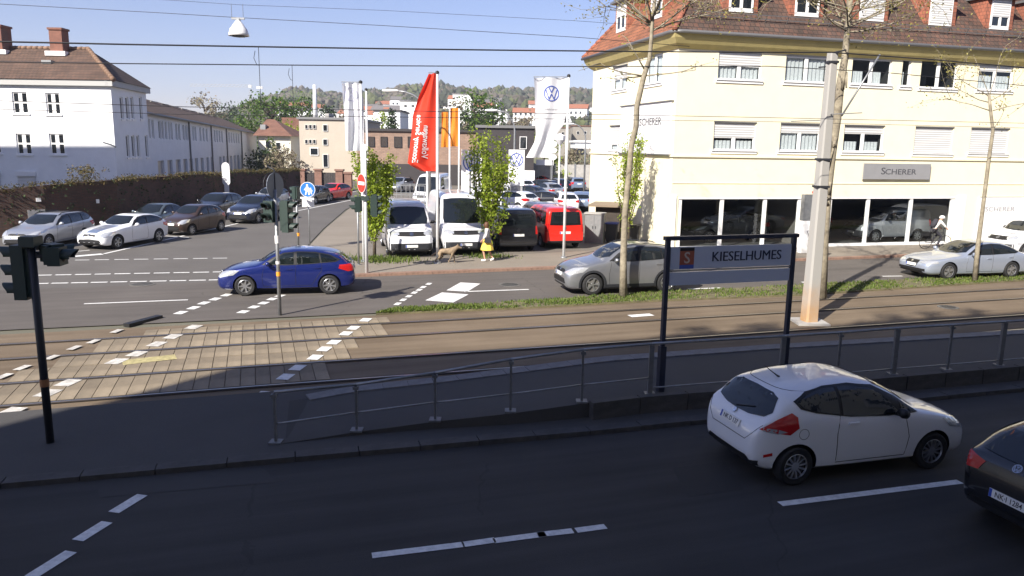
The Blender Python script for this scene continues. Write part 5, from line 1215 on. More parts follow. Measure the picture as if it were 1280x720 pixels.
def make_car(sp, name, paint, plate_r=None, plate_f=None, rimmat='alloy', detail=True):
    L, Wd, H = sp['L'], sp['W'], max(p[1] for p in sp['top']); hw = Wd/2; root = empty(name)
    X = lambda x: L/2-x                              # nose at +x
    sh = Matrix.Translation((L/2, 0, 0)) @ Matrix.Diagonal((-1, 1, 1, 1))
    mb = car_body(sp); base = mb.mesh('body', [PAINT[paint], M['black']])
    bvh = BVHTree.FromPolygons([Vector(v) for v in mb.v], mb.f)
    r = sp.get('r', .31); cut = MB()
    wx = (sp['fo'], sp['fo']+sp['wb'])
    for x in wx:
        for s in (-1, 1):
            pr_ = [(r+.055)*math.cos(2*PI*k/28) for k in range(28)]; vs = [(x+(r+.055)*math.cos(2*PI*k/28), (r+.055)*math.sin(2*PI*k/28)+r) for k in range(28)]
            Mx = Matrix(((1, 0, 0, 0), (0, 0, 1, 0), (0, 1, 0, 0), (0, 0, 0, 1)))
            y0, y1 = (hw-.30, hw+.2) if s > 0 else (-hw-.2, -hw+.30)
            cut.prism(vs, y0, y1, Mx)
    cuts = [cut]
    if sp.get('see'):
        c2 = MB(); Mx = Matrix(((1, 0, 0, 0), (0, 0, 1, 0), (0, 1, 0, 0), (0, 0, 0, 1))); c2.prism(sp['see'], -hw-.2, hw+.2, Mx); cuts.append(c2)
    cm_ = []
    for c in cuts:
        bmx = bmesh.new(); m_ = c.mesh('c', M['black']); bmx.from_mesh(m_); bmesh.ops.recalc_face_normals(bmx, faces=bmx.faces); bmx.to_mesh(m_); bmx.free(); m_.materials.clear(); m_.materials.append(M['black']); m_.materials.append(M['black'])
        m_.polygons.foreach_set('material_index', [1]*len(m_.polygons)); cm_.append(m_)
    bmx = bmesh.new(); bmx.from_mesh(base); bmesh.ops.recalc_face_normals(bmx, faces=bmx.faces); bmx.to_mesh(base); bmx.free()
    me = boolean(base, cm_); me.name = 'body'; me.transform(sh); me.flip_normals()
    me.polygons.foreach_set('use_smooth', [True]*len(me.polygons)); me.set_sharp_from_angle(angle=math.radians(38))
    body = link('body', me, root)
    def put(m_, nm, mat, par=None, **k):
        for i, v in enumerate(m_.v): m_.v[i] = (L/2-v[0], v[1], v[2])
        m_.f = [f[::-1] for f in m_.f]
        return m_.build(nm, mat, par or root, **k)
    gl = M['car_glass'] if sp.get('see') else M['car_glass_dark']
    # side glass with black surround
    for s in (-1, 1):
        D = (0, -s, 0)
        if 'trim' in sp: put(decal(bvh, [(x, s*3, z) for x, z in sp['trim']], D, .009, .045), 'window_surround', M['black'])
        for poly in sp['glass']: put(decal(bvh, [(x, s*3, z) for x, z in poly], D, .016, .05), 'side_window', gl)
        for ln in sp.get('seams', []): put(strip(bvh, [(x, s*3, z) for x, z in ln], D, .012, .001), 'door_seam', M['black'])
        for x, z in sp.get('handles', []):
            h = bvh.ray_cast(Vector((x, s*3, z)), Vector(D))
            if h[0]: q = MB(); q.box((h[0].x, h[0].y+s*.012, h[0].z), (.19, .03, .03)); put(q, 'door_handle', PAINT[paint])
        if 'mirror' in sp:
            x, z = sp['mirror']; h = bvh.ray_cast(Vector((x, s*3, z)), Vector(D)); q = MB(); y = h[0].y
            q.lathe([(0, -.09), (.07, -.075), (.095, 0), (.075, .07), (0, .085)], 10, Matrix.Translation((x, y+s*.15, z+.05)) @ Matrix.Diagonal((.8, 1, .85, 1)) @ Matrix.Rotation(PI/2, 4, 'X')); q.bar((x, y-s*.02, z), (x, y+s*.12, z+.02), .05, .05)
            put(q, 'mirror', PAINT[paint] if not sp.get('blackmirror') else M['black'], smooth=True)
        for key, nm, mat in (('head', 'headlight', 'lamp_lens'), ('tail', 'taillight', 'red_lens'), ('fog', 'fog_lamp', 'black'), ('rev', 'reversing_lamp', 'lamp_lens'), ('reflector', 'reflector', 'red_lens')):
            if key in sp:
                pts, d = sp[key]; put(decal(bvh, [(x, s*y, z) for x, y, z in pts], (d[0], -s*d[1], d[2]), .008, .06), nm, M[mat])
        if 'clad' in sp:
            for x in wx:
                q = MB(); n = 20; vs = []
                for k in range(n+1):
                    a = PI*(-.08+1.16*k/n); 
                    for rr in (r+.055, r+.13):
                        px, pz = x+rr*math.cos(a), r+rr*math.sin(a); h = bvh.ray_cast(Vector((px, s*3, pz)), Vector(D)); y = h[0].y if h[0] else s*(hw-.06); vs.append((px, y+s*.012, pz))
                q.add(vs, [(2*k, 2*k+1, 2*k+3, 2*k+2) for k in range(n)]); put(q, 'arch_cladding', M['dark_metal'])
            put(decal(bvh, [(wx[0]+r+.05, s*3, .20), (wx[1]-r-.05, s*3, .20), (wx[1]-r-.05, s*3, .36), (wx[0]+r+.05, s*3, .36)], D, .01), 'sill_cladding', M['dark_metal'])
    if 'antenna' in sp:
        h = bvh.ray_cast(Vector((sp['antenna'], 0, 4)), Vector((0, 0, -1))); q = MB(); q.tube([h[0], h[0]+Vector((.05, 0, .03)), h[0]+Vector((.28, 0, .20))], [.02, .012, .004], 6); put(q, 'antenna', M['black'])
    if 'fuel' in sp:
        x, z = sp['fuel']; c_ = [(x+.08*math.cos(2*PI*k/16), -3, z+.08*math.sin(2*PI*k/16)) for k in range(17)]; put(strip(bvh, c_, (0, 1, 0), .008, .001), 'fuel_flap', M['black'])
    for key, nm, mat, d, off in (('screen', 'windscreen', 'glass', None, .009), ('rear', 'rear_window', 'glass', None, .009), ('grille', 'grille', 'black', (1, 0, 0), .008), ('intake', 'bumper_grille', 'black', (1, 0, 0), .006), ('rbump', 'bumper_trim', 'dark_metal', (-1, 0, 0), .008), ('fbump', 'bumper_trim', 'dark_metal', (1, 0, 0), .008), ('hood_stripe', 'bonnet_stripe', 'logo', (0, 0, -1), .006), ('rtrim', 'tailgate_trim', 'black', (-1, 0, 0), .004)):
        if key in sp:
            pts, dd = sp[key] if d is None else (sp[key], d)
            full = [(x, y, z) for x, y, z in pts]+[(x, -y, z) for x, y, z in pts[::-1] if abs(y) > 1e-6]
            put(decal(bvh, full, dd, off), nm, M['car_glass_dark'] if mat == 'glass' else (PAINT['steelblue'] if mat == 'logo' else M[mat]))
    for ln in sp.get('tseams', []): put(strip(bvh, ln[0], ln[1], .012, .001), 'body_seam', M['black'])
    if 'wiper' in sp:
        a, b, dd = sp['wiper']; put(strip(bvh, [a, b], dd, .02, .02), 'wiper', M['black'])
    def front_frame(z, yw=0, rear=False):
        x0 = L+3 if rear else -3; h = bvh.ray_cast(Vector((x0, yw, z)), Vector((-1 if rear else 1, 0, 0))); return h
    for rear, txt in ((False, plate_f), (True, plate_r)):
        z = sp['platez'][1 if rear else 0]; h = front_frame(z, 0, rear); nrm = Vector((-h[1].x, h[1].y, h[1].z)).normalized(); nrm.y = 0
        if abs(nrm.x) < .3: nrm = Vector((-1 if rear else 1, 0, 0))
        nrm.normalize(); xa = Vector((0, -1, 0)) if rear else Vector((0, 1, 0)); up = nrm.cross(xa); c = Vector((L/2-h[0].x, 0, z))+nrm*.012
        Fm = frame(c, xa, up, nrm); q = MB(); q.box((0, 0, 0), (.52, .11, .012), Fm); q.mi = 1; q.box((-.237, 0, .002), (.04, .105, .012), Fm); pl = q.build('number_plate', [M['plate'], M['plate_blue']], root)
        if txt: put_text(txt, .10, Fm @ Matrix.Translation((.02, -.003, .0075)), M['black'], pl, ext=.001, sx=.92)
    if 'badge' in sp:
        for rear, z, rr in sp['badge']:
            h = front_frame(z, 0, rear); nrm = Vector((-h[1].x, 0, h[1].z)).normalized(); xa = Vector((0, -1, 0)) if rear else Vector((0, 1, 0)); Fm = frame(Vector((L/2-h[0].x, 0, z))+nrm*.012, xa, nrm.cross(xa), nrm)
            if sp.get('vw'): q = logo_mb(rr, Fm)
            else: q = MB(); q.lathe([(rr, 0), (rr*.9, .012), (0, .015)], 20, Fm)
            q.build('badge', M['chrome'], root)
    t, rim, dk = wheel_mesh(r, .21, sp.get('spokes', 7), sp.get('spoke_style', 'single')); tm = t.mesh('wheel', M['rubber'], True, 40); rm = rim.mesh('rim', M[rimmat], False, 40); dm = dk.mesh('brake_disc', M['conc_dark'])
    for x in wx:
        for s in (-1, 1):
            o = link('wheel', tm, root); o.matrix_basis = Matrix.Translation((X(x), s*(hw-.115), r)) @ Matrix.Rotation(-s*PI/2, 4, 'X') @ Matrix.Rotation(random.uniform(0, 2), 4, 'Z'); link('rim', rm, o); link('brake_disc', dm, o)
    if sp.get('rails'):
        for s in (-1, 1):
            pts = []
            for k in range(9):
                x = sp['rails'][0]+(sp['rails'][1]-sp['rails'][0])*k/8; h = bvh.ray_cast(Vector((x, s*hw*.66, 4)), Vector((0, 0, -1))); pts.append((x, s*hw*.66, h[0].z+(.05 if 0 < k < 8 else 0)))
            q = MB(); q.tube(pts, .018, 6); put(q, 'roof_rail', M['dark_metal'])
    if sp.get('see'):
        for s in (-1, 1):
            for x in sp['seats']:
                q = MB(); q.box((x, s*.38, sp['seez']-.10), (.14, .46, .55), Matrix.Translation((x, 0, 0)) @ Matrix.Rotation(.2, 4, 'Y') @ Matrix.Translation((-x, 0, 0))); q.box((x+.08, s*.38, sp['seez']+.27), (.1, .26, .2)); put(q, 'seat', M['cloth_dark'])
    return root
def hatch(L, W, H, wb, fo, **k):
    sx, sz = L/4.36, H/1.47
    T = [(0, .52), (.03, .64), (.15, .76), (.5, .895), (1.0, .985), (1.22, 1.03), (1.62, 1.26), (2.02, 1.42), (2.45, 1.47), (3.1, 1.45), (3.6, 1.38), (3.88, 1.29), (4.1, 1.10), (4.27, .97), (4.34, .75), (4.36, .55)]
    d = dict(L=L, W=W, wb=wb, fo=fo, r=.32, top=[(x*sx, z*sz) for x, z in T], belt=[(x*sx, z*sz) for x, z in ((0, .55), (.5, .80), (1.2, .93), (3.5, 1.03), (4.36, .97))])
    S_ = lambda P: [(x*sx, z*sz) for x, z in P]; S3 = lambda P: [(x*sx, y*W/1.82, z*sz) for x, y, z in P]
    d['trim'] = S_([(1.42, 1.0), (1.75, 1.22), (2.1, 1.365), (2.55, 1.405), (3.1, 1.385), (3.55, 1.305), (3.9, 1.14), (3.75, 1.075), (3.0, 1.02), (2.2, .985)])
    d['glass'] = [S_([(1.62, 1.02), (1.85, 1.205), (2.12, 1.33), (2.42, 1.37), (2.42, 1.01)]), S_([(2.52, 1.015), (2.52, 1.375), (2.8, 1.37), (3.2, 1.335), (3.25, 1.055)]), S_([(3.3, 1.065), (3.25, 1.33), (3.55, 1.27), (3.8, 1.135), (3.7, 1.09)])]
    d['seams'] = [S_([(2.47, 1.0), (2.47, .34)]), S_([(1.5, .98), (1.42, .6), (1.45, .32)]), S_([(3.3, 1.04), (3.3, .8), (3.12, .55), (2.98, .34)]), S_([(1.45, .31), (2.98, .31)])]
    d['handles'] = S_([(2.28, .86), (3.14, .89)]); d['mirror'] = (1.62*sx, 1.0*sz)
    d['head'] = (S3([(.0, .50, .66), (.0, .86, .62), (.5, .92, .70), (.75, .86, .82), (.3, .62, .79)]), (1, .9, -.35))
    d['tail'] = (S3([(4.36, .52, .93), (4.36, .56, .80), (4.2, .9, .76), (3.9, .93, .86), (3.92, .9, .98), (4.2, .8, 1.0)]), (-1, .9, 0))
    d['screen'] = (S3([(1.24, 0, 0), (1.30, .40, 0), (1.48, .70, 0), (1.72, .64, 0), (2.0, .57, 0), (1.98, .3, 0), (1.97, 0, 0)]), (0, 0, -1))
    d['rear'] = (S3([(4, 0, 1.29), (4, .48, 1.27), (4, .62, 1.04), (4, .3, 1.0), (4, 0, 1.0)]), (-1, 0, 0))
    d['grille'] = S3([(0, 0, .72), (0, .3, .72), (0, .42, .69), (0, .40, .64), (0, 0, .63)]); d['intake'] = S3([(0, 0, .50), (0, .55, .48), (0, .62, .34), (0, 0, .33)])
    d['rbump'] = S3([(4, 0, .40), (4, .68, .38), (4, .62, .27), (4, 0, .26)])
    d['platez'] = (.58*sz, .80*sz); d['badge'] = [(False, .70*sz, .05), (True, .98*sz, .05)]
    d.update(k); return d
SPEC = {}
# near white three door hatchback
sp = hatch(3.95, 1.72, 1.48, 2.49, .80, r=.30, spokes=12, lean=.36)
sp['top'] = [(0, .50), (.025, .62), (.12, .74), (.42, .87), (.85, .975), (1.05, 1.03), (1.45, 1.27), (1.8, 1.42), (2.2, 1.48), (2.75, 1.465), (3.2, 1.41), (3.46, 1.345), (3.66, 1.14), (3.80, .98), (3.90, .84), (3.94, .68), (3.95, .52)]
sp['belt'] = [(0, .52), (.5, .80), (1.1, .92), (2.4, 1.0), (3.2, 1.07), (3.7, 1.0), (3.95, .86)]
sp['wid'] = [(0, .50), (.04, .62), (.15, .74), (.4, .815), (.85, .855), (2.4, .86), (3.05, .855), (3.45, .825), (3.7, .78), (3.85, .72), (3.93, .64), (3.95, .56)]
sp['trim'] = [(1.14, .965), (1.52, 1.215), (1.88, 1.385), (2.3, 1.435), (2.75, 1.422), (3.08, 1.37), (3.33, 1.265), (3.25, 1.165), (3.0, 1.095), (2.4, 1.0), (1.7, .96)]
sp['glass'] = [[(1.50, .985), (1.70, 1.20), (1.93, 1.35), (2.3, 1.405), (2.53, 1.404), (2.53, 1.03), (2.2, .995)], [(2.59, 1.045), (2.59, 1.402), (2.85, 1.388), (3.08, 1.335), (3.27, 1.25), (3.2, 1.18), (2.98, 1.115)], [(1.24, .975), (1.47, 1.13), (1.45, .98)]]
sp['rev'] = ([(3.80, .70, .86), (3.62, .80, .82), (3.50, .86, .845), (3.62, .82, .885), (3.80, .70, .92)], (-1, 1.0, 0)); sp['antenna'] = 3.1; sp['fuel'] = (3.2, .80); sp['blackmirror'] = True
sp['seams'] = [[(2.58, 1.03), (2.62, .75), (2.60, .33)], [(1.40, .97), (1.30, .6), (1.34, .31)], [(1.34, .30), (2.60, .30)]]
sp['handles'] = [(2.34, .90)]; sp['mirror'] = (1.56, .98)
sp['tail'] = ([(3.84, .66, .88), (3.5, .9, .80), (3.35, .9, .90), (3.38, .88, 1.06), (3.48, .86, 1.12), (3.66, .80, 1.03)], (-1, 1.0, 0))
sp['rear'] = ([(4, 0, 1.335), (4, .40, 1.325), (4, .56, 1.28), (4, .66, 1.10), (4, .60, 1.03), (4, .3, .985), (4, 0, .975)], (-1, 0, 0))
sp['reflector'] = ([(3.7, .66, .50), (3.7, .80, .535), (3.7, .80, .485), (3.7, .66, .455)], (-1, .8, 0))
sp['rbump'] = [(4, 0, .37), (4, .50, .36), (4, .70, .40), (4, .68, .31), (4, .4, .27), (4, 0, .26)]
sp['tseams'] = [([(3.9, -.70, .94), (3.9, -.58, .78), (3.9, -.45, .66), (3.9, .45, .66), (3.9, .58, .78), (3.9, .70, .94)], (-1, 0, 0)), ([(4, -.62, 1.37), (4, .62, 1.37)], (-1, 0, 0))]
sp['wiper'] = ((4, .05, 1.0), (4, -.32, 1.09), (-1, 0, 0)); sp['platez'] = (.50, .82); sp['badge'] = [(False, .68, .05), (True, .945, .045)]
SPEC['fiesta'] = sp
sp = hatch(4.36, 1.82, 1.47, 2.65, .88); sp['see'] = [(1.70, 1.03), (1.92, 1.20), (2.15, 1.32), (2.45, 1.362), (3.18, 1.33), (3.22, 1.06), (2.4, 1.02)]; sp['seats'] = (2.55,); sp['seez'] = 1.05; SPEC['focus'] = sp
sp = hatch(4.33, 1.77, 1.43, 2.69, .78, r=.32, spokes=5, spoke_style='twin')
sp['top'] = [(0, .55), (.03, .66), (.15, .75), (.5, .85), (1.2, .95), (1.5, 1.0), (1.9, 1.23), (2.25, 1.38), (2.65, 1.43), (3.2, 1.41), (3.65, 1.34), (3.9, 1.25), (4.1, 1.06), (4.25, .95), (4.31, .75), (4.33, .55)]
sp['screen'] = ([(1.50, 0, 0), (1.56, .40, 0), (1.74, .68, 0), (1.98, .62, 0), (2.22, .56, 0), (2.20, .3, 0), (2.19, 0, 0)], (0, 0, -1)); sp['trim'] = [(1.72, .97), (2.0, 1.19), (2.3, 1.325), (2.7, 1.365), (3.2, 1.345), (3.6, 1.26), (3.9, 1.1), (3.7, 1.03), (2.6, .985)]
sp['glass'] = [[(1.9, .99), (2.1, 1.18), (2.35, 1.295), (2.66, 1.335), (2.66, 1.0)], [(2.74, 1.0), (2.74, 1.335), (3.2, 1.31), (3.55, 1.23), (3.78, 1.1), (3.65, 1.05)]]
sp['mirror'] = (1.9, .97); sp['grille'] = [(0, .06, .70), (0, .30, .70), (0, .33, .60), (0, .08, .59), (0, .07, .61), (0, .06, .66)]; sp['hood_stripe'] = [(.18, .03, 0), (.18, .28, 0), (1.45, .38, 0), (1.45, .03, 0)]
sp['seams'] = [[(2.70, .98), (2.72, .6), (2.70, .33)], [(1.75, .95), (1.66, .6), (1.7, .31)], [(1.7, .30), (2.7, .30)]]; sp['handles'] = [(2.5, .86)]
SPEC['coupe_hatch'] = sp
sp = hatch(3.97, 1.68, 1.46, 2.46, .80, vw=True); sp['badge'] = [(False, .70, .05), (True, .985, .06)]; sp['platez'] = (.56, .58); sp['rear'] = ([(4, 0, 1.33), (4, .46, 1.31), (4, .60, 1.04), (4, 0, 1.03)], (-1, 0, 0)); SPEC['small_hatch'] = sp
sp = hatch(4.54, 1.84, 1.67, 2.70, .91, r=.36, clad=True, spokes=5, spoke_style='twin', rails=(2.0, 3.9)); sp['lean'] = .28; SPEC['suv'] = sp
sp = hatch(3.55, 1.63, 1.52, 2.30, .70, r=.29, lean=.22); SPEC['city'] = sp
sp = hatch(4.27, 1.83, 1.62, 2.73, .85, r=.32, lean=.24); SPEC['mpv'] = sp
sp = hatch(4.58, 1.77, 1.50, 2.58, .92, r=.32, rails=(2.1, 4.0))
sp['top'] = [(0, .52), (.03, .64), (.15, .76), (.5, .88), (1.05, .97), (1.28, 1.02), (1.7, 1.27), (2.1, 1.43), (2.5, 1.49), (3.4, 1.48), (4.0, 1.43), (4.2, 1.37), (4.4, 1.12), (4.5, .98), (4.56, .75), (4.58, .55)]
sp['trim'] = [(1.5, 1.0), (1.85, 1.23), (2.2, 1.38), (2.6, 1.42), (3.5, 1.41), (4.0, 1.36), (4.22, 1.18), (4.0, 1.07), (2.4, .99)]; sp['glass'] = [[(1.7, 1.02), (1.95, 1.22), (2.2, 1.345), (2.55, 1.385), (2.55, 1.01)], [(2.63, 1.01), (2.63, 1.388), (3.4, 1.38), (3.42, 1.05)], [(3.5, 1.06), (3.48, 1.378), (3.98, 1.33), (4.12, 1.19), (3.98, 1.1)]]
sp['rear'] = ([(4.5, 0, 1.36), (4.5, .5, 1.34), (4.5, .62, 1.06), (4.5, 0, 1.05)], (-1, 0, 0)); sp['tail'] = ([(4.5, .55, 1.0), (4.5, .6, .78), (4.3, .95, .78), (4.1, .95, .98)], (-1, .9, 0)); SPEC['estate'] = sp
def sedan(L, W, H, wb, fo, **k):
    sx, sz = L/4.9, H/1.45
    T = [(0, .52), (.03, .63), (.15, .73), (.5, .82), (1.2, .93), (1.5, .97), (2.0, 1.24), (2.45, 1.41), (2.85, 1.45), (3.3, 1.43), (3.75, 1.33), (4.2, 1.12), (4.45, 1.01), (4.75, .965), (4.86, .90), (4.89, .72), (4.9, .55)]
    S_ = lambda P: [(x*sx, z*sz) for x, z in P]; S3 = lambda P: [(x*sx, y*W/1.88, z*sz) for x, y, z in P]
    d = dict(L=L, W=W, wb=wb, fo=fo, r=.335, lean=.36, top=S_(T), belt=S_([(0, .55), (.5, .76), (1.4, .88), (3.8, .97), (4.9, .90)]))
    d['trim'] = S_([(1.72, .955), (2.1, 1.18), (2.5, 1.345), (2.9, 1.375), (3.3, 1.35), (3.75, 1.23), (4.08, 1.06), (3.9, 1.01), (2.8, .965)])
    d['glass'] = [S_([(1.92, .975), (2.2, 1.175), (2.52, 1.31), (2.82, 1.34), (2.82, .98)]), S_([(2.9, .985), (2.9, 1.34), (3.3, 1.315), (3.7, 1.2), (3.95, 1.06), (3.85, 1.025)])]
    d['seams'] = [S_([(2.86, .96), (2.86, .32)]), S_([(1.78, .94), (1.68, .6), (1.72, .31)]), S_([(3.85, 1.0), (3.75, .75), (3.5, .5), (3.42, .32)]), S_([(1.72, .31), (3.42, .31)])]
    d['handles'] = S_([(2.68, .82), (3.66, .86)]); d['mirror'] = (1.9*sx, .96*sz)
    d['head'] = (S3([(0, .40, .66), (0, .84, .62), (.4, .95, .66), (.45, .88, .74), (.1, .6, .74)]), (1, .8, -.2)); d['tail'] = (S3([(4.9, .45, .88), (4.9, .5, .74), (4.7, .95, .72), (4.5, .95, .86)]), (-1, .8, 0))
    d['screen'] = (S3([(1.52, 0, 0), (1.58, .42, 0), (1.78, .72, 0), (2.1, .64, 0), (2.42, .58, 0), (2.39, .3, 0), (2.38, 0, 0)]), (0, 0, -1)); d['rear'] = (S3([(3.72, 0, 0), (3.74, .5, 0), (4.1, .66, 0), (4.36, .6, 0), (4.42, 0, 0)]), (0, 0, -1))
    d['grille'] = S3([(0, 0, .72), (0, .30, .72), (0, .34, .66), (0, .26, .46), (0, 0, .44)]); d['intake'] = S3([(0, .36, .44), (0, .72, .46), (0, .72, .34), (0, .36, .32)]); d['intake'] = S3([(0, 0, .40), (0, .7, .42), (0, .7, .32), (0, 0, .30)])
    d['platez'] = (.54*sz, .72*sz); d['badge'] = [(False, .67*sz, .05), (True, .90*sz, .05)]; d.update(k); return d
sp = sedan(5.05, 1.90, 1.45, 2.94, .97, spokes=5, spoke_style='twin'); SPEC['saloon'] = sp
SPEC['sedan'] = sedan(4.5, 1.78, 1.44, 2.65, .87)
def van(L, W, H, wb, fo, hoodz, cowl, roofx, cargo=True, **k):
    T = [(0, .55), (.03, .75), (.12, hoodz-.16), (.35, hoodz-.03), (cowl, hoodz+.06), (cowl+.06, hoodz+.10), (roofx, H-.16), (roofx+.35, H-.04), (roofx+.9, H), (L-.9, H), (L-.25, H-.03), (L-.08, H-.12), (L-.02, H-.45), (L, .6)]
    hw = W/2
    d = dict(L=L, W=W, wb=wb, fo=fo, r=.33, lean=.11, p=9, top=T, belt=[(0, .6), (cowl, hoodz+.02), (L, hoodz+.05)],
        wid=[(0, .70*hw), (.04, .82*hw), (.15, .91*hw), (.5, .97*hw), (1, hw), (L-.3, hw), (L-.08, .97*hw), (L, .93*hw)], bot=[(0, .36), (.06, .28), (.4, .24), (L-.4, .26), (L-.05, .32), (L, .40)])
    zb = hoodz+.06
    d['glass'] = [[(cowl+.35, zb+.02), (cowl+.62, zb+.38), (roofx+.25, H-.24), (roofx+.95, H-.22), (roofx+.95, zb)]]
    if not cargo: d['glass'] += [[(roofx+1.08, zb+.02), (roofx+1.08, H-.22), (roofx+2.0, H-.22), (roofx+2.0, zb+.02)], [(roofx+2.12, zb+.03), (roofx+2.12, H-.22), (L-.35, H-.24), (L-.25, zb+.03)]]
    d['seams'] = [[(roofx+1.02, H-.18), (roofx+1.02, .36)], [(cowl+.3, zb), (cowl+.25, .8), (cowl+.4, .35)]]; d['handles'] = [(roofx+.85, zb-.12)]; d['mirror'] = (cowl+.55, zb+.08); d['blackmirror'] = True
    d['head'] = ([(0, .56*hw, hoodz-.20), (0, .95*hw, hoodz-.22), (.35, hw, hoodz-.10), (.3, .8*hw, hoodz-.04), (0, .6*hw, hoodz-.08)], (1, .5, -.2)); d['tail'] = ([(L, .84*hw, 1.22), (L, .84*hw, .84), (L-.1, 1.0*hw, .84), (L-.1, 1.0*hw, 1.22)], (-1, .7, 0))
    d['screen'] = ([(cowl, 0, zb+.06), (cowl, .80*hw, zb+.09), (cowl, .83*hw, zb+.3), (cowl, .74*hw, H-.24), (cowl, .4*hw, H-.20), (cowl, 0, H-.19)], (1, 0, 0)); d['rear'] = ([(L, 0, H-.18), (L, .72*hw, H-.2), (L, .80*hw, zb+.02), (L, 0, zb)], (-1, 0, 0))
    d['grille'] = [(0, 0, hoodz-.11), (0, .60*hw, hoodz-.10), (0, .60*hw, hoodz-.27), (0, 0, hoodz-.29)]; d['fbump'] = [(0, 0, .62), (0, .92*hw, .62), (0, .92*hw, .32), (0, 0, .28)]; d['rbump'] = [(L, 0, .42), (L, .92*hw, .42), (L, .9*hw, .32), (L, 0, .3)]
    d['platez'] = (.50, .80); d['badge'] = [(False, hoodz-.19, .075), (True, zb-.12, .07)]; d['vw'] = True; d['tseams'] = [([(L, -.78*hw, .52), (L, .78*hw, .52)], (-1, 0, 0)), ([(.3, -.6*hw, 3), (cowl, -.8*hw, 3)], (0, 0, -1)), ([(.3, .6*hw, 3), (cowl, .8*hw, 3)], (0, 0, -1))]
    d.update(k); return d
SPEC['high_van'] = van(5.95, 2.04, 2.60, 3.64, 1.0, 1.20, .95, 1.85)
SPEC['pickup_van'] = van(5.0, 2.0, 2.25, 3.1, 1.0, 1.20, .95, 1.75)
SPEC['mini_bus'] = van(4.9, 1.90, 1.97, 3.0, .90, 1.08, .75, 1.65, cargo=False)
SPEC['city_van'] = van(4.4, 1.79, 1.82, 2.68, .88, 1.06, 1.0, 1.75)
PROTO = {}
def get_car(kind, paint, name, **kw):
    key = (kind, kw.get('plate_r'), kw.get('plate_f'))
    if key not in PROTO: PROTO[key] = make_car(SPEC[kind], name, paint, **kw); return PROTO[key]
    p = PROTO[key]
    c = copy_tree(p); c.name = name
    def rep(o):
        if o.type == 'MESH':
            for sl in o.material_slots:
                if sl.material and sl.material.name.startswith('paint_') and not o.name.startswith('bonnet'): sl.link = 'OBJECT'; sl.material = PAINT[paint]
        for ch in o.children: rep(ch)
    rep(c); return c
def place(kind, paint, name, label, group=None, F=None, R=None, side='L', C=None, ang=None, z=0, end=None, **kw):
    """F, R: pixels where the visible front and rear wheels touch the ground; or C: pixel under the middle of the front/rear bumper + heading"""
    sp = SPEC[kind]; o = get_car(kind, paint, name, **kw); L, hw = sp['L'], sp['W']/2
    if F:
        f, r = G(*F, z), G(*R, z); a = math.atan2(f.y-r.y, f.x-r.x) if ang is None else ang
        lm = L/2-(sp['fo']+sp['wb']/2); c = (f+r)/2 - Matrix.Rotation(a, 3, 'Z') @ Vector((lm, (hw-.05)*(1 if side == 'L' else -1), 0))
    else:
        p = G(*C, z); a = ang; c = p - Matrix.Rotation(a, 3, 'Z') @ Vector((L/2*(1 if end == 'front' else -1 if end == 'rear' else 0), 0, 0))
    o.location = (c.x, c.y, z+.002); o.rotation_euler = (0, 0, a); tag(o, label, 'van' if 'van' in name or 'bus' in name else 'car', group)
    return o
gq = 'cars queueing in the side street'; gl_ = 'cars parked in the dealer lot'
place('fiesta', 'white', 'hatchback_car', 'white three door hatchback driving on the shaded near road', F=(1162, 585.5), R=(990, 606.5), side='R', plate_r='NK D 137')
place('small_hatch', 'black', 'hatchback_car', 'black hatchback cut by the right edge of the near road', C=(1252, 678), ang=math.radians(17.5), end='rear', plate_r='NK·I 1284')
place('focus', 'blue', 'hatchback_car', 'bright blue hatchback crossing the junction with its driver in view', F=(308, 370), R=(411, 368), side='L')
place('suv', 'grey', 'offroad_car', 'grey off-roader with dark wheel arches waiting by the thin plane tree', F=(741, 369), R=(832, 366), side='L')
place('saloon', 'silverblue', 'saloon_car', 'long silver saloon behind the slender tree on the right', F=(1185, 350), R=(1262, 348), side='L')
place('estate', 'silver', 'estate_car', 'silver estate car at the head of the queue beside the brick wall', gq, F=(57, 312), R=(110, 301.5), side='L')
place('coupe_hatch', 'white', 'hatchback_car', 'white hatchback with blue bonnet stripe first beside the white lane line', gq, F=(149.8, 311), R=(197.5, 303), side='L')
ha = math.atan2(-24.9, -4.6)
place('sedan', 'slate', 'saloon_car', 'grey green saloon second in the lane beside the wall', gq, F=(201, 291), R=(222, 284), side='L', ang=ha)
place('city', 'brown', 'small_car', 'small dark brown car right behind the white striped hatchback', gq, F=(243.5, 294), R=(274, 289), side='L', ang=math.atan2(-2.3, -.75))
place('mpv', 'black', 'people_carrier', 'black people carrier in front of the white oval sign', gq, F=(276, 276), R=(301, 270), side='L', ang=ha)
place('mpv', 'navy', 'people_carrier', 'dark blue car with bright headlights behind the small brown car', gq, F=(327, 279.5), R=(346, 274), side='L', ang=ha)
place('city', 'silver', 'small_car', 'silver car with pale roof partly hidden by the grey sign disc', gq, F=(345, 262), R=(358, 258), side='L', ang=ha)
place('small_hatch', 'black', 'hatchback_car', 'black car behind the round blue footpath sign', gq, F=(399, 256), R=(406, 253), side='L', ang=ha)
place('coupe_hatch', 'red', 'hatchback_car', 'bright red car at the far end of the queue', gq, F=(417, 252.5), R=(432, 248), side='L', ang=math.atan2(-2.3, -.9))
AW = math.radians(104); TO = AW+PI                      # away from us / towards us in the lot
place('pickup_van', 'white', 'transporter_van', 'white van with black bumper parked nose out left of the red flagpole', gl_, C=(515, 322.5), ang=TO, end='front', z=.104)
place('high_van', 'white', 'transporter_van', 'tall white van parked nose out between the red flagpole and the young tree', gl_, C=(583, 320), ang=TO, end='front', z=.104)
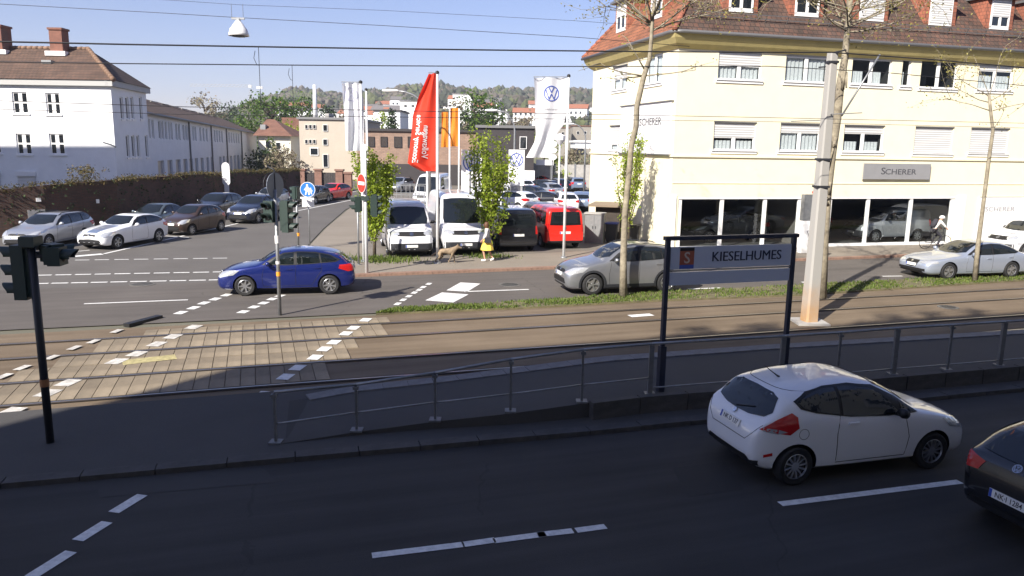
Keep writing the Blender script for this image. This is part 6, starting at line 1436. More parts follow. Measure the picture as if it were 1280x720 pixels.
place('mini_bus', 'black', 'minibus', 'black minibus seen from behind beside the young tree', gl_, C=(648, 316), ang=AW, end='rear', z=.104)
place('mini_bus', 'red', 'minibus', 'bright red minibus with white roof seen from behind', gl_, C=(706, 312), ang=AW, end='rear', z=.104)
place('city_van', 'anthracite', 'people_carrier', 'dark people carrier with white roof between the black and red minibuses', gl_, C=(688, 298), ang=AW, end='rear', z=.104)
place('high_van', 'white', 'transporter_van', 'tall white van far back behind the red flag', gl_, C=(530, 264), ang=TO-.35, end='front', z=.104)
for kind, paint, nm, lab, C, a in (
    ('sedan', 'black', 'saloon_car', 'low black saloon parked side on behind the minibuses', (672, 262), AW+1.15), ('small_hatch', 'white', 'hatchback_car', 'white hatchback seen from behind beside the VW flagpole', (706, 264), AW-.15),
    ('coupe_hatch', 'steelblue', 'hatchback_car', 'pale blue hatchback against the corner of the yellow building', (727, 262), AW-.35), ('sedan', 'navy', 'saloon_car', 'dark blue saloon just right of the leafy tree in the lot', (657, 252), AW+.75),
    ('focus', 'white', 'hatchback_car', 'white hatchback half hidden behind the leafy young tree', (640, 262), AW+.6), ('estate', 'black', 'estate_car', 'black estate in the middle row of the lot', (673, 243), AW+.7),
    ('small_hatch', 'navy', 'hatchback_car', 'navy hatchback in the back row of the lot', (697, 240), AW+.1), ('mpv', 'darkred', 'people_carrier', 'dark red people carrier in front of the grey lot wall', (709, 229.5), AW+.1),
    ('sedan', 'red', 'saloon_car', 'red and white saloon by the grey lot wall', (669, 233), AW+1.0), ('focus', 'black', 'hatchback_car', 'black car in the far right corner of the lot', (732, 228), AW), ('estate', 'steelblue', 'estate_car', 'blue estate next to the navy hatchback', (718, 238), AW-.1),
    ('mpv', 'white', 'people_carrier', 'white people carrier at the back behind the leafy tree', (645, 243), AW+.4), ('estate', 'silver', 'estate_car', 'silver car behind the fenced trailer', (499, 240), TO-.5), ('sedan', 'white', 'saloon_car', 'white saloon behind the young tree in the lot', (628, 252), AW+.5),
    ('sedan', 'silver', 'saloon_car', 'silver saloon in the back row by the flagpole', (684, 247), AW+.2), ('city_van', 'white', 'delivery_van', 'white delivery van right of the tall white van', (603, 268), TO, )):
    place(kind, paint, nm, lab, gl_, C=C, ang=a, z=.104)
place('city_van', 'white', 'delivery_van', 'white delivery van by the entrance on the far right', C=(1288, 318), ang=math.radians(15.2)+PI, z=.1)
# ================================================================== STREET FURNITURE
def at_base(name, P, label, cat, group=None): return empty(name, (P.x, P.y, P.z), 0, label, cat, group)
UPZ = Vector((0, 0, 1))
def face_dir(v):                                     # frame with z axis pointing along horizontal v (towards the reader)
    v = Vector((v[0], v[1], 0)).normalized(); return Vector((-v.y, v.x, 0)), v
def sig_head(root, P, v, mat, n=3, s=1.0, lit=None):
    """signal head with n lamps facing horizontal direction v; P = centre, local to root"""
    x, v = face_dir(v); Fm = frame(P, x, UPZ, v); hh = .30*s*n
    mb = MB(); mb.box((0, 0, 0), (.30*s, hh, .20*s), Fm); mb.box((0, 0, -.13*s), (.22*s, hh*.9, .08*s), Fm)
    hd = mb.build('signal_head', mat, root)
    for k in range(n):
        y = hh/2-.15*s-.30*s*k; C = Fm @ Matrix.Translation((0, y, .10*s))
        q = MB(); vs = []; fs = []; N = 14
        for i in range(N+1):
            a = -.35+(PI+.7)*i/N; L = .24*s*(.55+.45*math.sin(max(0, min(PI, a)))); 
            for r, z in ((.115*s, .0), (.118*s, L), (.105*s, L), (.10*s, .0)): vs.append(C @ Vector((r*math.cos(a), r*math.sin(a), z)))
        for i in range(N):
            for j in range(3): fs.append((i*4+j, i*4+j+1, (i+1)*4+j+1, (i+1)*4+j))
        q.add(vs, fs); q.build('visor', mat, hd)
        q = MB(); q.lathe([(.098*s, .004), (.06*s, .022), (0, .03)], 16, C); q.build('lens', M['black'], hd)
    return hd
CAMD = Vector((0, -1, 0))
# near signal post on the left
b = G(63, 553, .06); H = hgt(b, 304)-.06; r_ = at_base('traffic_signal', b, 'dark traffic signal post standing in the shade on the near island', 'traffic light', 'traffic signals at the crossing')
MB().tube([(0, 0, -.1), (0, 0, H)], .06, 12).build('post', M['dark_metal'], r_, True)
q = MB(); q.box((0, 0, H+.03), (.24, .24, .16)); q.build('post_cap', M['signal'], r_)
q = MB(); q.lathe([(.068, 0), (.068, .12)], 12, Matrix.Translation((0, 0, .95))); q.build('push_button', mk('worn_orange', (.30, .13, .05), .6), r_)
for P_, v_, n_ in ((Vector((-.20, .06, H-.46)), (-1, -.05), 3), (Vector((.36, .05, H-.20)), (.95, .1), 1), (Vector((.27, .12, H-.16)), (.5, .85), 1)):
    sig_head(r_, P_, v_, M['signal'], n_, .95); MB().bar((0, 0, P_.z), (P_.x*.8, P_.y*.8, P_.z), .06, .06).build('bracket', M['dark_metal'], r_)
# signal post in front of the blue car
b = G(350, 394, 0); r_ = at_base('traffic_signal', b, 'grey signal post with round sign seen from behind, standing before the blue car', 'traffic light', 'traffic signals at the crossing')
H = hgt(b, 212)
MB().tube([(0, 0, -.1), (0, 0, H-.55)], .052, 10).build('post', M['galv'], r_, True)
MB().tube([(0, 0, H-.6), (0, 0, H), (-.18, 0, H+.08)], .022, 8).build('sign_arm', M['dark_metal'], r_, True)
zc = hgt(b, 232); x_, v_ = face_dir((.95, -.38)); q = MB(); q.lathe([(.36, -.01), (.36, .01)], 28, frame(Vector((0, .02, zc)), x_, UPZ, v_)); q.build('round_sign', mk('sign_back', (.16, .18, .22), .5, .4), r_)
q = MB(); q.lathe([(.37, -.015), (.37, .0), (.34, .012)], 28, frame(Vector((-.10, .04, zc)), x_, UPZ, -v_), False); q.build('sign_rim', M['dark_metal'], r_)
zh = hgt(b, 268); sig_head(r_, Vector((-.16, -.02, zh+.08)), (-.35, -1), M['signal'], 2, 1.0); sig_head(r_, Vector((.30, .05, zh-.05)), (.95, -.25), M['signal'], 3, 1.0)
for z, mt, h_ in ((hgt(b, 345), 'orange', .12), (hgt(b, 304), 'white', .22), (hgt(b, 330), 'white', .08)): q = MB(); q.lathe([(.06, 0), (.062, h_)], 12, Matrix.Translation((0, 0, z))); q.build('push_button' if mt == 'orange' else 'sticker', M[mt], r_)
# signal and footpath sign behind the blue car
b = G(373, 313, .1); r_ = at_base('traffic_signal', b, 'slim grey post with green signal housing behind the blue car', 'traffic light', 'traffic signals at the crossing'); H = hgt(b, 233)-.1
MB().tube([(0, 0, -.1), (0, 0, H)], .055, 10).build('post', M['galv'], r_, True); sig_head(r_, Vector((-.02, -.03, H-.28)), (-.9, .5), M['signal'], 2, .95); q = MB(); q.lathe([(.065, 0), (.068, .14)], 10, Matrix.Translation((0.02, 0, hgt(b, 295)-.1))); q.build('push_button', M['orange'], r_)
b = G(387, 310, .1); r_ = at_base('footpath_sign', b, 'round blue footpath sign with white figures above a small white plate', 'sign'); zc = hgt(b, 237)-.1
MB().tube([(0, .06, -.1), (0, .06, zc+.2)], .03, 8).build('post', M['galv'], r_, True)
Fm = frame((0, 0, zc), (1, 0, 0), UPZ, (0, -1, 0)); q = MB(); q.lathe([(.34, 0), (.34, .02)], 32, Fm); q.build('sign_face', M['blue_sign'], r_)
q = MB(); q.lathe([(.345, .0), (.345, .024), (.325, .026)], 32, Fm, False); q.build('sign_rim', M['white'], r_)
pic = MB()
for ox, sc in ((-.02, 1.0), (.14, .62)): # adult leading a child
    oy = -.20 if sc < 1 else -.22
    pic.lathe([(.045*sc, .022), (.0, .024)], 12, Fm @ Matrix.Translation((ox, oy+.42*sc, 0)))
    for pts in ([(-.06, .36), (.06, .36), (.08, .14), (-.08, .14)], [(-.07, .15), (-.02, .15), (-.05, -.02), (-.11, -.02)], [(.02, .15), (.07, .15), (.10, -.02), (.05, -.02)], [(-.06, .35), (-.03, .33), (-.12, .18), (-.15, .20)], [(.03, .33), (.06, .35), (.15, .22), (.12, .19)]): pic.prism([(ox+p[0]*sc, oy+p[1]*sc) for p in pts], .021, .025, Fm)
pic.build('pictogram', M['white'], r_); q = MB(); q.box((0, 0, zc-.58), (.55, .02, .42)); q.build('plate', M['white'], r_)
# white oval sign plate and its post
b = G(284, 252, .02); b = Wp(284, 245, 56); b.z = 0; r_ = at_base('stop_pole', b, 'tall white oval plate on a dark post beyond the people carrier', 'sign')
z0, z1 = hgt(b, 232), hgt(b, 203); hw_ = (Wp(288.8, 215, 56).x-Wp(279.2, 215, 56).x)/2
pts = [(hw_*math.cos(a), (z1-hw_)+hw_*math.sin(a)) for a in [PI*k/10 for k in range(11)]]+[(hw_*math.cos(a), (z0+hw_)+hw_*math.sin(a)) for a in [PI+PI*k/10 for k in range(11)]]
q = MB(); q.prism(pts, 0, .05, frame((0, 0, 0), (1, 0, 0), UPZ, (0, -1, 0))); q.build('oval_plate', M['white'], r_); q = MB(); q.box((0, -.02, hgt(b, 236)), (hw_*1.2, .04, .55)); q.build('small_plate', M['white'], r_)
MB().tube([(0, .05, 0), (0, .05, z1-.3)], .05, 8).build('post', M['dark_metal'], r_, True)
# no entry sign with pedestrian signals
b = G(458.5, 341, .1); r_ = at_base('sign_post', b, 'tall white post with red no entry sign and two signal heads at the kerb', 'sign'); H = hgt(b, 180)-.1
MB().tube([(0, 0, -.1), (0, 0, H)], .065, 10).build('post', M['white_pole'], r_, True)
zc = hgt(b, 229)-.1; x_, v_ = face_dir((-.8, -.6)); Fm = frame(Vector((-.1, -.1, zc)), x_, UPZ, v_); q = MB(); q.lathe([(.34, 0), (.34, .02)], 32, Fm); q.build('no_entry_disc', M['red_sign'], r_); q = MB(); q.box((0, 0, .023), (.5, .12, .008), Fm); q.build('white_bar', M['white'], r_); q = MB(); q.lathe([(.352, -.002), (.352, .022), (.335, .024)], 32, Fm, False); q.build('sign_rim', M['white'], r_)
sig_head(r_, Vector((-.30, 0, zc-.78)), (-.95, -.3), M['signal'], 2, .95); sig_head(r_, Vector((.34, 0, zc-.82)), (.95, .1), M['signal'], 3, .9); q = MB(); q.box((0, -.03, zc-.55), (.3, .2, .16)); q.build('bracket', M['signal'], r_)
b = G(448.5, 331, .1); r_ = at_base('steel_post', b, 'thin plain steel post just left of the no entry sign', 'post'); MB().tube([(0, 0, 0), (0, 0, hgt(b, 250)-.1)], .04, 8).build('tube', M['galv'], r_, True); q = MB(); q.lathe([(.08, 0), (.08, .03)], 10); q.build('foot', M['galv'], r_)
# ---- flags
def flag_pole(name, u, v, vtop, label, r=.06, cat='flagpole', z=.1, Y=None):
    b = G(u, v, z) if Y is None else Wp(u, v, Y); 
    if Y: b.z = .1
    H = hgt(b, vtop)-b.z; r_ = at_base(name, b, label, cat, 'white flagpoles in front of the dealership'); MB().tube([(0, 0, -.1), (0, 0, H*.5), (0, 0, H)], [r*1.05, r, r*.75], 12).build('pole', M['white_pole'], r_, True)
    q = MB(); q.lathe([(0, -.02), (r*1.3, 0), (r*1.2, .08), (0, .12)], 12, Matrix.Translation((0, 0, H))); q.build('finial', M['black'], r_); q = MB(); q.lathe([(r*2.4, 0), (r*2.2, .05), (r*1.2, .08)], 14); q.build('base', M['galv'], r_)
    return b, H
def flag(name, b, outline, label, mat, fold=.10, nf=2.2, logo=None, texts=(), arm=None, dy=0, lmat='vwblue'):
    """outline: rows of (v, u_left, u_right) pixels from top to bottom at the depth of b; draped folds in depth"""
    Y = b.y+dy; rows = [(Wp(ul, v, Y), Wp(ur, v, Y)) for v, ul, ur in outline]; top_ = rows[0][1]; O = Vector((top_.x, Y, top_.z))
    nV, nU = 36, 22
    def srf(s, t):                                    # s 0 left..1 right, t 0 top..1 bottom
        vv = outline[0][0]+(outline[-1][0]-outline[0][0])*t; i = max(k for k in range(len(rows)-1) if outline[k][0] <= vv+1e-6); f = (vv-outline[i][0])/(outline[i+1][0]-outline[i][0]); l = rows[i][0].lerp(rows[i+1][0], f); r = rows[i][1].lerp(rows[i+1][1], f)
        p = l.lerp(r, s); p = Vector((p.x, p.y, p.z)); p.y += fold*(1-s*.7)*(math.sin(s*PI*nf*2+t*2.3)+.4*math.sin(s*9-t*5)) ; return p-O
    mb = MB()
    for j in range(nV+1):
        for i in range(nU+1): mb.v.append(srf(i/nU, j/nV))
    for j in range(nV):
        for i in range(nU): a = j*(nU+1)+i; mb.f.append((a, a+nU+1, a+nU+2, a+1)); mb.m.append(0)
    r_ = empty(name, O, 0, label, 'flag'); mb.build('cloth', mat, r_, True)
    if arm: MB().tube([srf(-.02, 0)+Vector((0, 0, .03)), srf(1.04, 0)+Vector((0, 0, .03))], .018, 6).build('top_bar', M['galv'], r_)
    def onto(me, fn, nm, mt):
        for v in me.vertices:
            s, t, q = fn(v.co); p = srf(s, t); v.co = p+Vector((0, -.018-q, 0))
        me.materials.clear(); me.materials.append(mt); me.update(); link(nm, me, r_)
    if logo:
        s0, t0, rs, rt = logo; m_ = logo_mb(1.0, Matrix.Identity(4)).mesh('emblem', M['vwblue']); onto(m_, lambda c: (s0+c.x*rs, t0-c.y*rt, 0), 'emblem', M[lmat])
    for (tx, s0, t0, size, rs, rt, mirrored, rot, mt) in texts:
        m_ = text_mesh(tx, size)
        if rot:    # runs along the flag's height, seen from the back
            onto(m_, lambda c: (s0+c.y*rs*(1 if mirrored else -1), t0+c.x*rt*(-1), 0), 'lettering', mt)
        else: onto(m_, lambda c: (s0+c.x*rs, t0-c.y*rt, 0), 'lettering', mt)
    return r_
M['faint_logo'] = mk('faint_logo', (.45, .46, .58), .8); M['flag_white'] = mk_leaf('flag_white', [(.78, .79, .82), (.80, .81, .84)], .35); M['flag_red'] = mk_leaf('flag_red', [(.78, .06, .03), (.80, .065, .035)], .35); M['flag_orange'] = mk_leaf('flag_orange', [(.80, .27, .035), (.82, .29, .04)], .35)
bR, _ = flag_pole('flagpole', 547, 329, 92, 'white flagpole carrying the long red flag')
flag('red_flag', bR, [(92, 536, 548), (120, 523.5, 548.3), (145, 515.5, 548), (165, 514, 547.5), (185, 511.5, 547), (205, 508.5, 546.5), (214, 526, 546)], 'long red flag with white lettering seen from behind', M['flag_red'], .16, 1.2, arm=True,
     texts=[('Volkswagen', .56, .70, .17, 1.75, .42, True, True, M['white']), ('Economy Service', .26, .67, .17, 1.75, .42, True, True, M['white'])])
bV, _ = flag_pole('flagpole', 704.5, 322, 96, 'white flagpole carrying the white VW flag')
flag('white_flag', bV, [(97, 667.5, 709), (118, 668.5, 708.6), (140, 669, 708), (155, 669.3, 705), (168, 670, 696), (178, 668, 692), (188, 662.5, 690), (197, 657.5, 690)], 'white flag with dark blue ring emblem on the right pole', M['flag_white'], .12, 1.6, logo=(.52, .20, .24, .098), texts=[('Nutzfahrzeuge', .45, .395, .1, .95, .30, False, False, M['light_text'])], arm=True)
bW, _ = flag_pole('flagpole', 455, 327, 104, 'white flagpole with the twisted white flag beside the no entry sign')
flag('white_flag', bW, [(103.5, 427.5, 450), (125, 428.5, 453.5), (150, 430, 455), (180, 430.5, 455), (188.5, 431, 454.5)], 'crumpled white flag with faint emblem on the leftmost pole', M['flag_white'], .16, 2.2, logo=(.45, .17, .36, .10), arm=True, lmat='faint_logo')
b2, _ = flag_pole('flagpole', 461, 300, 113, 'thinner white flagpole just right of the twisted white flag')
bo, _ = flag_pole('flagpole', 562, 262, 133, 'left pole of the two orange flags', .06, Y=52)
bo2, _ = flag_pole('flagpole', 573.5, 262, 135, 'right pole of the two orange flags', .06, Y=52)
flag('orange_flag', Vector((0, 52, 0)), [(140, 552, 560), (160, 552, 560), (184, 551, 560)], 'left orange flag behind the red flag', M['flag_orange'], .12, 1)
flag('orange_flag', Vector((0, 52, 0)), [(135, 562, 573), (160, 561, 573), (183, 561.5, 573)], 'right orange flag behind the red flag', M['flag_orange'], .12, 1)
b3, _ = flag_pole('flagpole', 534, 285, 210, 'short white pole in front of the fenced trailer')
# ---- dealer sign boards in the lot
def board(u0, u1, v0, v1, Y, label, logo=True):
    a, c = Wp(u0, v0, Y), Wp(u1, v1, Y); r_ = empty('sign_board', ((a.x+c.x)/2, Y, .1), 0, label, 'sign'); w, z1, z0 = c.x-a.x, a.z-.1, max(.0, c.z-.1)
    q = MB(); q.box((0, 0, (z0+z1)/2), (w, .35, z1-z0)); q.build('panel', M['white'], r_)
    q = MB(); q.box((0, 0, max(.06, z0/2)), (w*.8, .25, max(.12, z0))); q.build('plinth', M['grey_panel'], r_)
    if logo: logo_mb(w*.42, frame((0, -.18, z1-w*.62), (1, 0, 0), UPZ, (0, -1, 0))).build('emblem', M['vwblue'], r_)
board(577, 602, 187, 241, 54, 'white sign pylon with blue ring emblem left of the leafy tree'); board(636, 655, 187, 232, 58, 'white sign pylon half hidden behind the leafy tree'); board(654, 668, 213, 228, 88, 'small white board on the grey lot wall', False)
a, c = Wp(668, 205, 92), Wp(760, 220, 92); r_ = empty('lot_wall', (a.x, 92, .1), 0, 'long grey wall closing the back of the car lot', 'wall')
n = int((c.x-a.x)/2.4)
for k in range(n): q = MB(); q.box((k*2.4+1.2, 0, (a.z-.1)/2), (2.37, .25, a.z-.1)); q.build('panel', M['concrete'], r_)
for k in range(n+1): q = MB(); q.box((k*2.4, -.02, (a.z)/2), (.2, .34, a.z)); q.build('post', M['galv'], r_)
# white stacked sign on a pole, white board
P = Wp(691, 180, 86); r_ = empty('price_pylon', (P.x, 86, .1), 0, 'pylon of stacked white ovals behind the large white flag', 'sign'); zb_ = .1
for v in (180, 188, 196.5): z = Wp(691, v, 86).z-.1; q = MB(); q.lathe([(0, -.1), (.40, -.1), (.42, .0), (.40, .1), (0, .1)], 20, Matrix.Translation((0, 0, z)) @ Matrix.Rotation(PI/2, 4, 'X') @ Matrix.Diagonal((1.15, .8, 1, 1))); q.build('oval_sign', M['white'], r_)
MB().tube([(0, .2, 0), (0, .2, Wp(691, 176, 86).z)], .07, 8).build('post', M['galv'], r_)
P = Wp(681, 203, 90); r_ = empty('company_board', (P.x, 90, .1), 0, 'flat white board under the tail of the large white flag', 'sign'); q = MB(); q.box((0, 0, P.z-.1), (2.0, .15, .62)); q.build('panel', M['white'], r_); 
for sx in (-.7, .7): MB().tube([(sx, .1, 0), (sx, .1, P.z)], .04, 6).build('post', M['galv'], r_)
P = Wp(680, 190, 75); r_ = empty('canopy_sail', (P.x, 75, .1), 0, 'white pole with lantern beside the stacked ovals', 'post'); x9 = Wp(700, 175, 75); MB().tube([(x9.x-P.x, 0, 0), (x9.x-P.x, 0, x9.z)], .09, 8).build('post', M['white_pole'], r_); q = MB(); q.lathe([(.1, 0), (.5, .5), (.55, .9), (.1, 1.1)], 12, Matrix.Translation((x9.x-P.x, 0, x9.z-.6))); q.build('lantern', M['white'], r_)
# trailer with mesh cage
b = Wp(506, 262, 46); r_ = empty('cage_trailer', (b.x, 46, .1), 0, 'trailer with white mesh cage behind the left white van', 'trailer'); z0, z1 = Wp(506, 255, 46).z-.1, Wp(506, 232, 46).z-.1; x0, x1 = Wp(484, 240, 46).x-b.x, Wp(531, 240, 46).x-b.x
q = MB(); q.box(((x0+x1)/2, .9, z0), (x1-x0, 1.9, .1)); q.build('floor', M['galv'], r_)
q = MB()
for yy in (0, 1.8):
    for z in (z0+.1, (z0+z1)/2, z1): q.bar((x0, yy, z), (x1, yy, z), .04, .04)
    for k in range(5): q.bar((x0+(x1-x0)*k/4, yy, z0), (x0+(x1-x0)*k/4, yy, z1), .03, .03)
q.build('cage', M['galv'], r_); q = MB()
for k in range(24): q.bar((x0+(x1-x0)*k/24, 0, z0), (x0+(x1-x0)*k/24, 0, (z0+z1)/2), .012, .012)
q.build('mesh_panel', M['galv'], r_)
for s in (0, 1.8):
    q = MB(); q.lathe([(0, -.1), (.28, -.1), (.3, 0), (.28, .1), (0, .1)], 18, Matrix.Translation(((x0+x1)/2, s, .3)) @ Matrix.Rotation(PI/2, 4, 'X')); q.build('wheel', M['rubber'], r_)
MB().bar(((x0), .9, z0-.05), (x0-1.0, .9, z0-.1), .08, .08).build('drawbar', M['galv'], r_)
# ---- street lamps
def lamp(u, v, vtop, hu, hv, label, Y):
    b = Wp(u, v, Y); b.z = .1; r_ = at_base('street_lamp', b, label, 'street lamp', 'curved street lamps along the side street'); H = hgt(b, vtop)-.1; e = Wp(hu, hv, Y); ex = e.x-b.x; ez = e.z-.1
    pts = [(0, 0, 0), (0, 0, H*.6), (0, 0, H*.86)]+[(ex*(1-math.cos(a))*.98, 0, H*.86+(ez-H*.86)*math.sin(a)) for a in [PI/2*k/6 for k in range(1, 7)]]
    MB().tube(pts, [.1, .085, .07]+[.055]*6, 8).build('pole', M['galv'], r_, True)
    sgn = 1 if ex > 0 else -1; q = MB(); q.lathe([(0, -.5), (.14, -.42), (.2, 0), (.15, .4), (0, .5)], 10, Matrix.Translation((ex+sgn*.35, 0, ez)) @ Matrix.Rotation(PI/2, 4, 'Y') @ Matrix.Diagonal((.55, 1, 1.1, 1))); q.build('lamp_head', M['white'], r_, True)
lamp(642, 250, 148, 620, 138, 'curved street lamp in front of the black hall', 62); lamp(730, 235, 164, 716, 155, 'curved street lamp next to the yellow corner building', 78)
lamp(537, 250, 128, 495, 113.5, 'street lamp with its head left of the red flag', 50)
# hanging lamp and wires
def wire(name, pts, label, r, cat='overhead wire'):
    o_ = pts[0]; o = MB().tube([p-o_ for p in pts], r, 5).build(name, M['wire'], None, True); o.location = o_; return tag(o, label, cat, 'overhead wires over the tracks and road')
def wpl(n0, px): return [on_plane(u, v, NV*n0, NV) for u, v in px]
w1 = wpl(16.6, [(-160, 46.5), (0, 52), (160, 55.5), (320, 58.3), (480, 60.8), (640, 62.8), (760, 64), (900, 65.2), (1040, 65.5), (1160, 74), (1280, 84.5), (1400, 96)])
wire('messenger_wire', w1, 'thick dark overhead cable crossing the picture at the mast top', .016)
w2 = wpl(20.1, [(-160, 73), (0, 77.3), (160, 79.5), (320, 81), (480, 82.2), (640, 83), (800, 83), (960, 82.7), (1100, 90), (1280, 107), (1400, 120)])
wire('messenger_wire', w2, 'second overhead cable below the thick one', .013)
wire('contact_wire', wpl(16.6, [(-160, 122), (0, 126), (230, 133.5), (640, 141), (960, 147), (1280, 154), (1400, 157)]), 'upper thin tram contact wire', .007); wire('contact_wire', wpl(20.1, [(-160, 132), (0, 136.5), (230, 143), (640, 148), (960, 152), (1280, 160), (1400, 163)]), 'lower thin tram contact wire', .007)
for n0, u, v0, v1 in ((16.6, 323, 58.3, 133.5), (20.1, 365, 81.3, 144)):
    a, c = wpl(n0, [(u, v0), (u+1, v1)]); c.x, c.y = a.x, a.y; o = MB(); o.tube([Z3, c-a], .006, 4); o.tube([Vector((-.07, 0, -.08)), Vector((-.10, 0, -.22)), Vector((-.05, 0, -.34)), Vector((0, 0, -.36))], .006, 4); o = o.build('dropper', M['wire']); o.location = a; tag(o, 'thin dropper hanging from the %s overhead cable' % ('thick' if n0 < 18 else 'second'), 'overhead wire', 'overhead wires over the tracks and road')
YL = 26.0
wire('span_wire', [Wp(u, v, YL) for u, v in ((-100, 0), (0, 5), (200, 16), (290, 21.5), (480, 32), (720, 46.5), (862, 58))], 'span wire that carries the hanging lamp', .009); wire('span_wire', [Wp(u, v, YL+1) for u, v in ((150, -4), (300, 6), (480, 13), (720, 26), (862, 36))], 'faint upper span wire above the hanging lamp', .006)
P = Wp(297.5, 22, YL); r_ = empty('hanging_lamp', P, 0, 'white bell shaped street lamp hanging from the span wire', 'street lamp'); zb_ = Wp(297.5, 45, YL).z-P.z
q = MB(); q.lathe([(.06, -.08), (.09, -.12), (.16, -.20), (.22, -.30), (.27, zb_*.62), (.31, zb_+.08), (.33, zb_), (.28, zb_)], 24, None, False); q.build('shade', M['white'], r_, True); q = MB(); q.lathe([(.265, zb_+.005), (.2, zb_-.03), (0, zb_-.05)], 20); q.build('diffuser', M['glass_dark'], r_, True)
q = MB(); q.box((0, 0, -.03), (.42, .06, .06)); q.tube([(-.2, 0, 0), (-.2, 0, .42)], .008, 4); q.tube([(.17, 0, 0), (.17, 0, .42)], .008, 4); q.box((0, 0, -.07), (.12, .12, .08)); q.build('bracket', M['galv'], r_)
# ---- concrete mast
b = G(1011, 403, 0); H = hgt(b, 66); r_ = at_base('concrete_mast', b, 'tall tapered concrete tram mast with rust stained foot between the tracks', 'mast')
def msec(z): f = z/H; return .20-.085*f
q = MB(); pr = []
for z in (0, H*.02, H*.3, H*.6, H):
    w = msec(z); pr.append([Vector((x*w, y*w, z)) for x, y in ((-1, -.7), (-.75, -.98), (.75, -.98), (1, -.7), (1, .7), (.75, .98), (-.75, .98), (-1, .7))])
for A_, B2 in zip(pr, pr[1:]):
    q.add(A_+B2, [(k, (k+1) % 8, 8+(k+1) % 8, 8+k) for k in range(8)])
q.add(pr[-1], [tuple(range(8))])
Mx = Matrix.Rotation(.25, 4, 'Z'); q.v = [tuple(Mx @ Vector(v)) for v in q.v]
m_, t_, bs = newmat('mast_concrete'); N = t_.nodes; Lk = t_.links; tc = N.new('ShaderNodeTexCoord'); sx = N.new('ShaderNodeSeparateXYZ'); Lk.new(tc.outputs['Object'], sx.inputs[0]); nz = N.new('ShaderNodeTexNoise'); nz.inputs['Scale'].default_value = 3; nz.inputs['Detail'].default_value = 6; Lk.new(tc.outputs['Object'], nz.inputs['Vector'])
ad = N.new('ShaderNodeMath'); ad.operation = 'MULTIPLY_ADD'; ad.inputs[1].default_value = 1.4; Lk.new(nz.outputs[0], ad.inputs[0]); Lk.new(sx.outputs[2], ad.inputs[2]); mr = N.new('ShaderNodeMapRange'); mr.inputs[1].default_value = .5; mr.inputs[2].default_value = 2.0; Lk.new(ad.outputs[0], mr.inputs[0])
cr_ = N.new('ShaderNodeValToRGB'); cr_.color_ramp.elements[0].color = (.42, .24, .10, 1); cr_.color_ramp.elements[1].color = (.34, .33, .31, 1); Lk.new(mr.outputs[0], cr_.inputs[0]); Lk.new(cr_.outputs[0], bs.inputs['Base Color']); bs.inputs['Roughness'].default_value = .85
bp = N.new('ShaderNodeBump'); bp.inputs['Strength'].default_value = .3; Lk.new(nz.outputs[0], bp.inputs['Height']); Lk.new(bp.outputs[0], bs.inputs['Normal'])
q.build('shaft', m_, r_)
q = MB(); q.box((0, 0, .02), (.9, .9, .06)); q.build('foundation', M['concrete'], r_)
for z in (H-.25, H*.62, H*.52): q = MB(); q.box((0, 0, z), (2*msec(z)+.05, 2*msec(z)+.05, .06)); q.build('clamp', M['dark_metal'], r_)
Pq = Vector((b.x, b.y, 0)); p1 = on_plane(1100, 68, Pq, Vector((0, 1, 0)))-b; p2 = on_plane(1052, 145, Pq, Vector((0, 1, 0)))-b; MB().tube([p2, p1], .026, 7).build('bracket_arm', M['galv'], r_, True)
for v, dn in ((66, -1), (83, 1)): 
    z = hgt(b, v); q = MB(); q.tube([(0, 0, z), (NV.x*dn*.5, NV.y*dn*.5, z+.02)], .022, 6); q.build('insulator_arm', M['dark_metal'], r_)
for v, L_ in ((143, -1.3), (150, 1.5)):
    z = hgt(b, v); q = MB(); q.tube([(0, 0, z), (NV.x*L_, NV.y*L_, z)], .014, 6); q.build('registration_arm', M['galv'], r_)
# ---- stop sign board KIESELHUMES
bl, br_ = G(825, 489, .33), G(978, 475, .33); r_ = at_base('stop_sign', bl, 'large blue grey tram stop sign board reading KIESELHUMES on dark posts', 'sign'); d = (br_-bl); Lb = d.length; dd = d.normalized(); fn = Vector((dd.y, -dd.x, 0)); H = hgt(bl, 300)-.33
for nm, s in (('post', 0), ('post', Lb)): 
    q = MB(); q.box((0, 0, 0), (.08, .08, H), frame(dd*s+UPZ*H/2, dd, -fn, UPZ)); q.box((0, 0, 0), (.12, .12, .9), frame(dd*s+UPZ*.45, dd, -fn, UPZ)); q.build(nm, M['navy'], r_)
q = MB(); q.box((0, 0, 0), (Lb+.14, .12, .07), frame(dd*Lb/2+UPZ*(H+.03), dd, -fn, UPZ)); q.build('top_rail', M['navy'], r_)
zA, zB, zC, zD_ = hgt(bl, 309)-.33, hgt(bl, 337)-.33, hgt(bl, 341)-.33, hgt(bl, 357)-.33
q = MB(); q.box((0, 0, 0), (Lb-.12, .05, zA-zB), frame(dd*Lb/2+UPZ*(zA+zB)/2, dd, -fn, UPZ)); q.build('name_panel', M['sign_panel'], r_)
q = MB(); q.box((0, 0, 0), (Lb-.12, .05, zC-zD_), frame(dd*Lb/2+UPZ*(zC+zD_)/2, dd, -fn, UPZ)); q.build('lower_panel', M['sign_panel'], r_)
q = MB(); q.box((0, 0, 0), (Lb-.12, .03, .025), frame(dd*Lb/2+UPZ*(zB+zC)/2, dd, -fn, UPZ)); q.build('joint_strip', M['concrete'], r_)
SF = lambda s, z, q_: frame(dd*s+UPZ*z+fn*q_, dd, UPZ, fn); zm = (zA+zB)/2
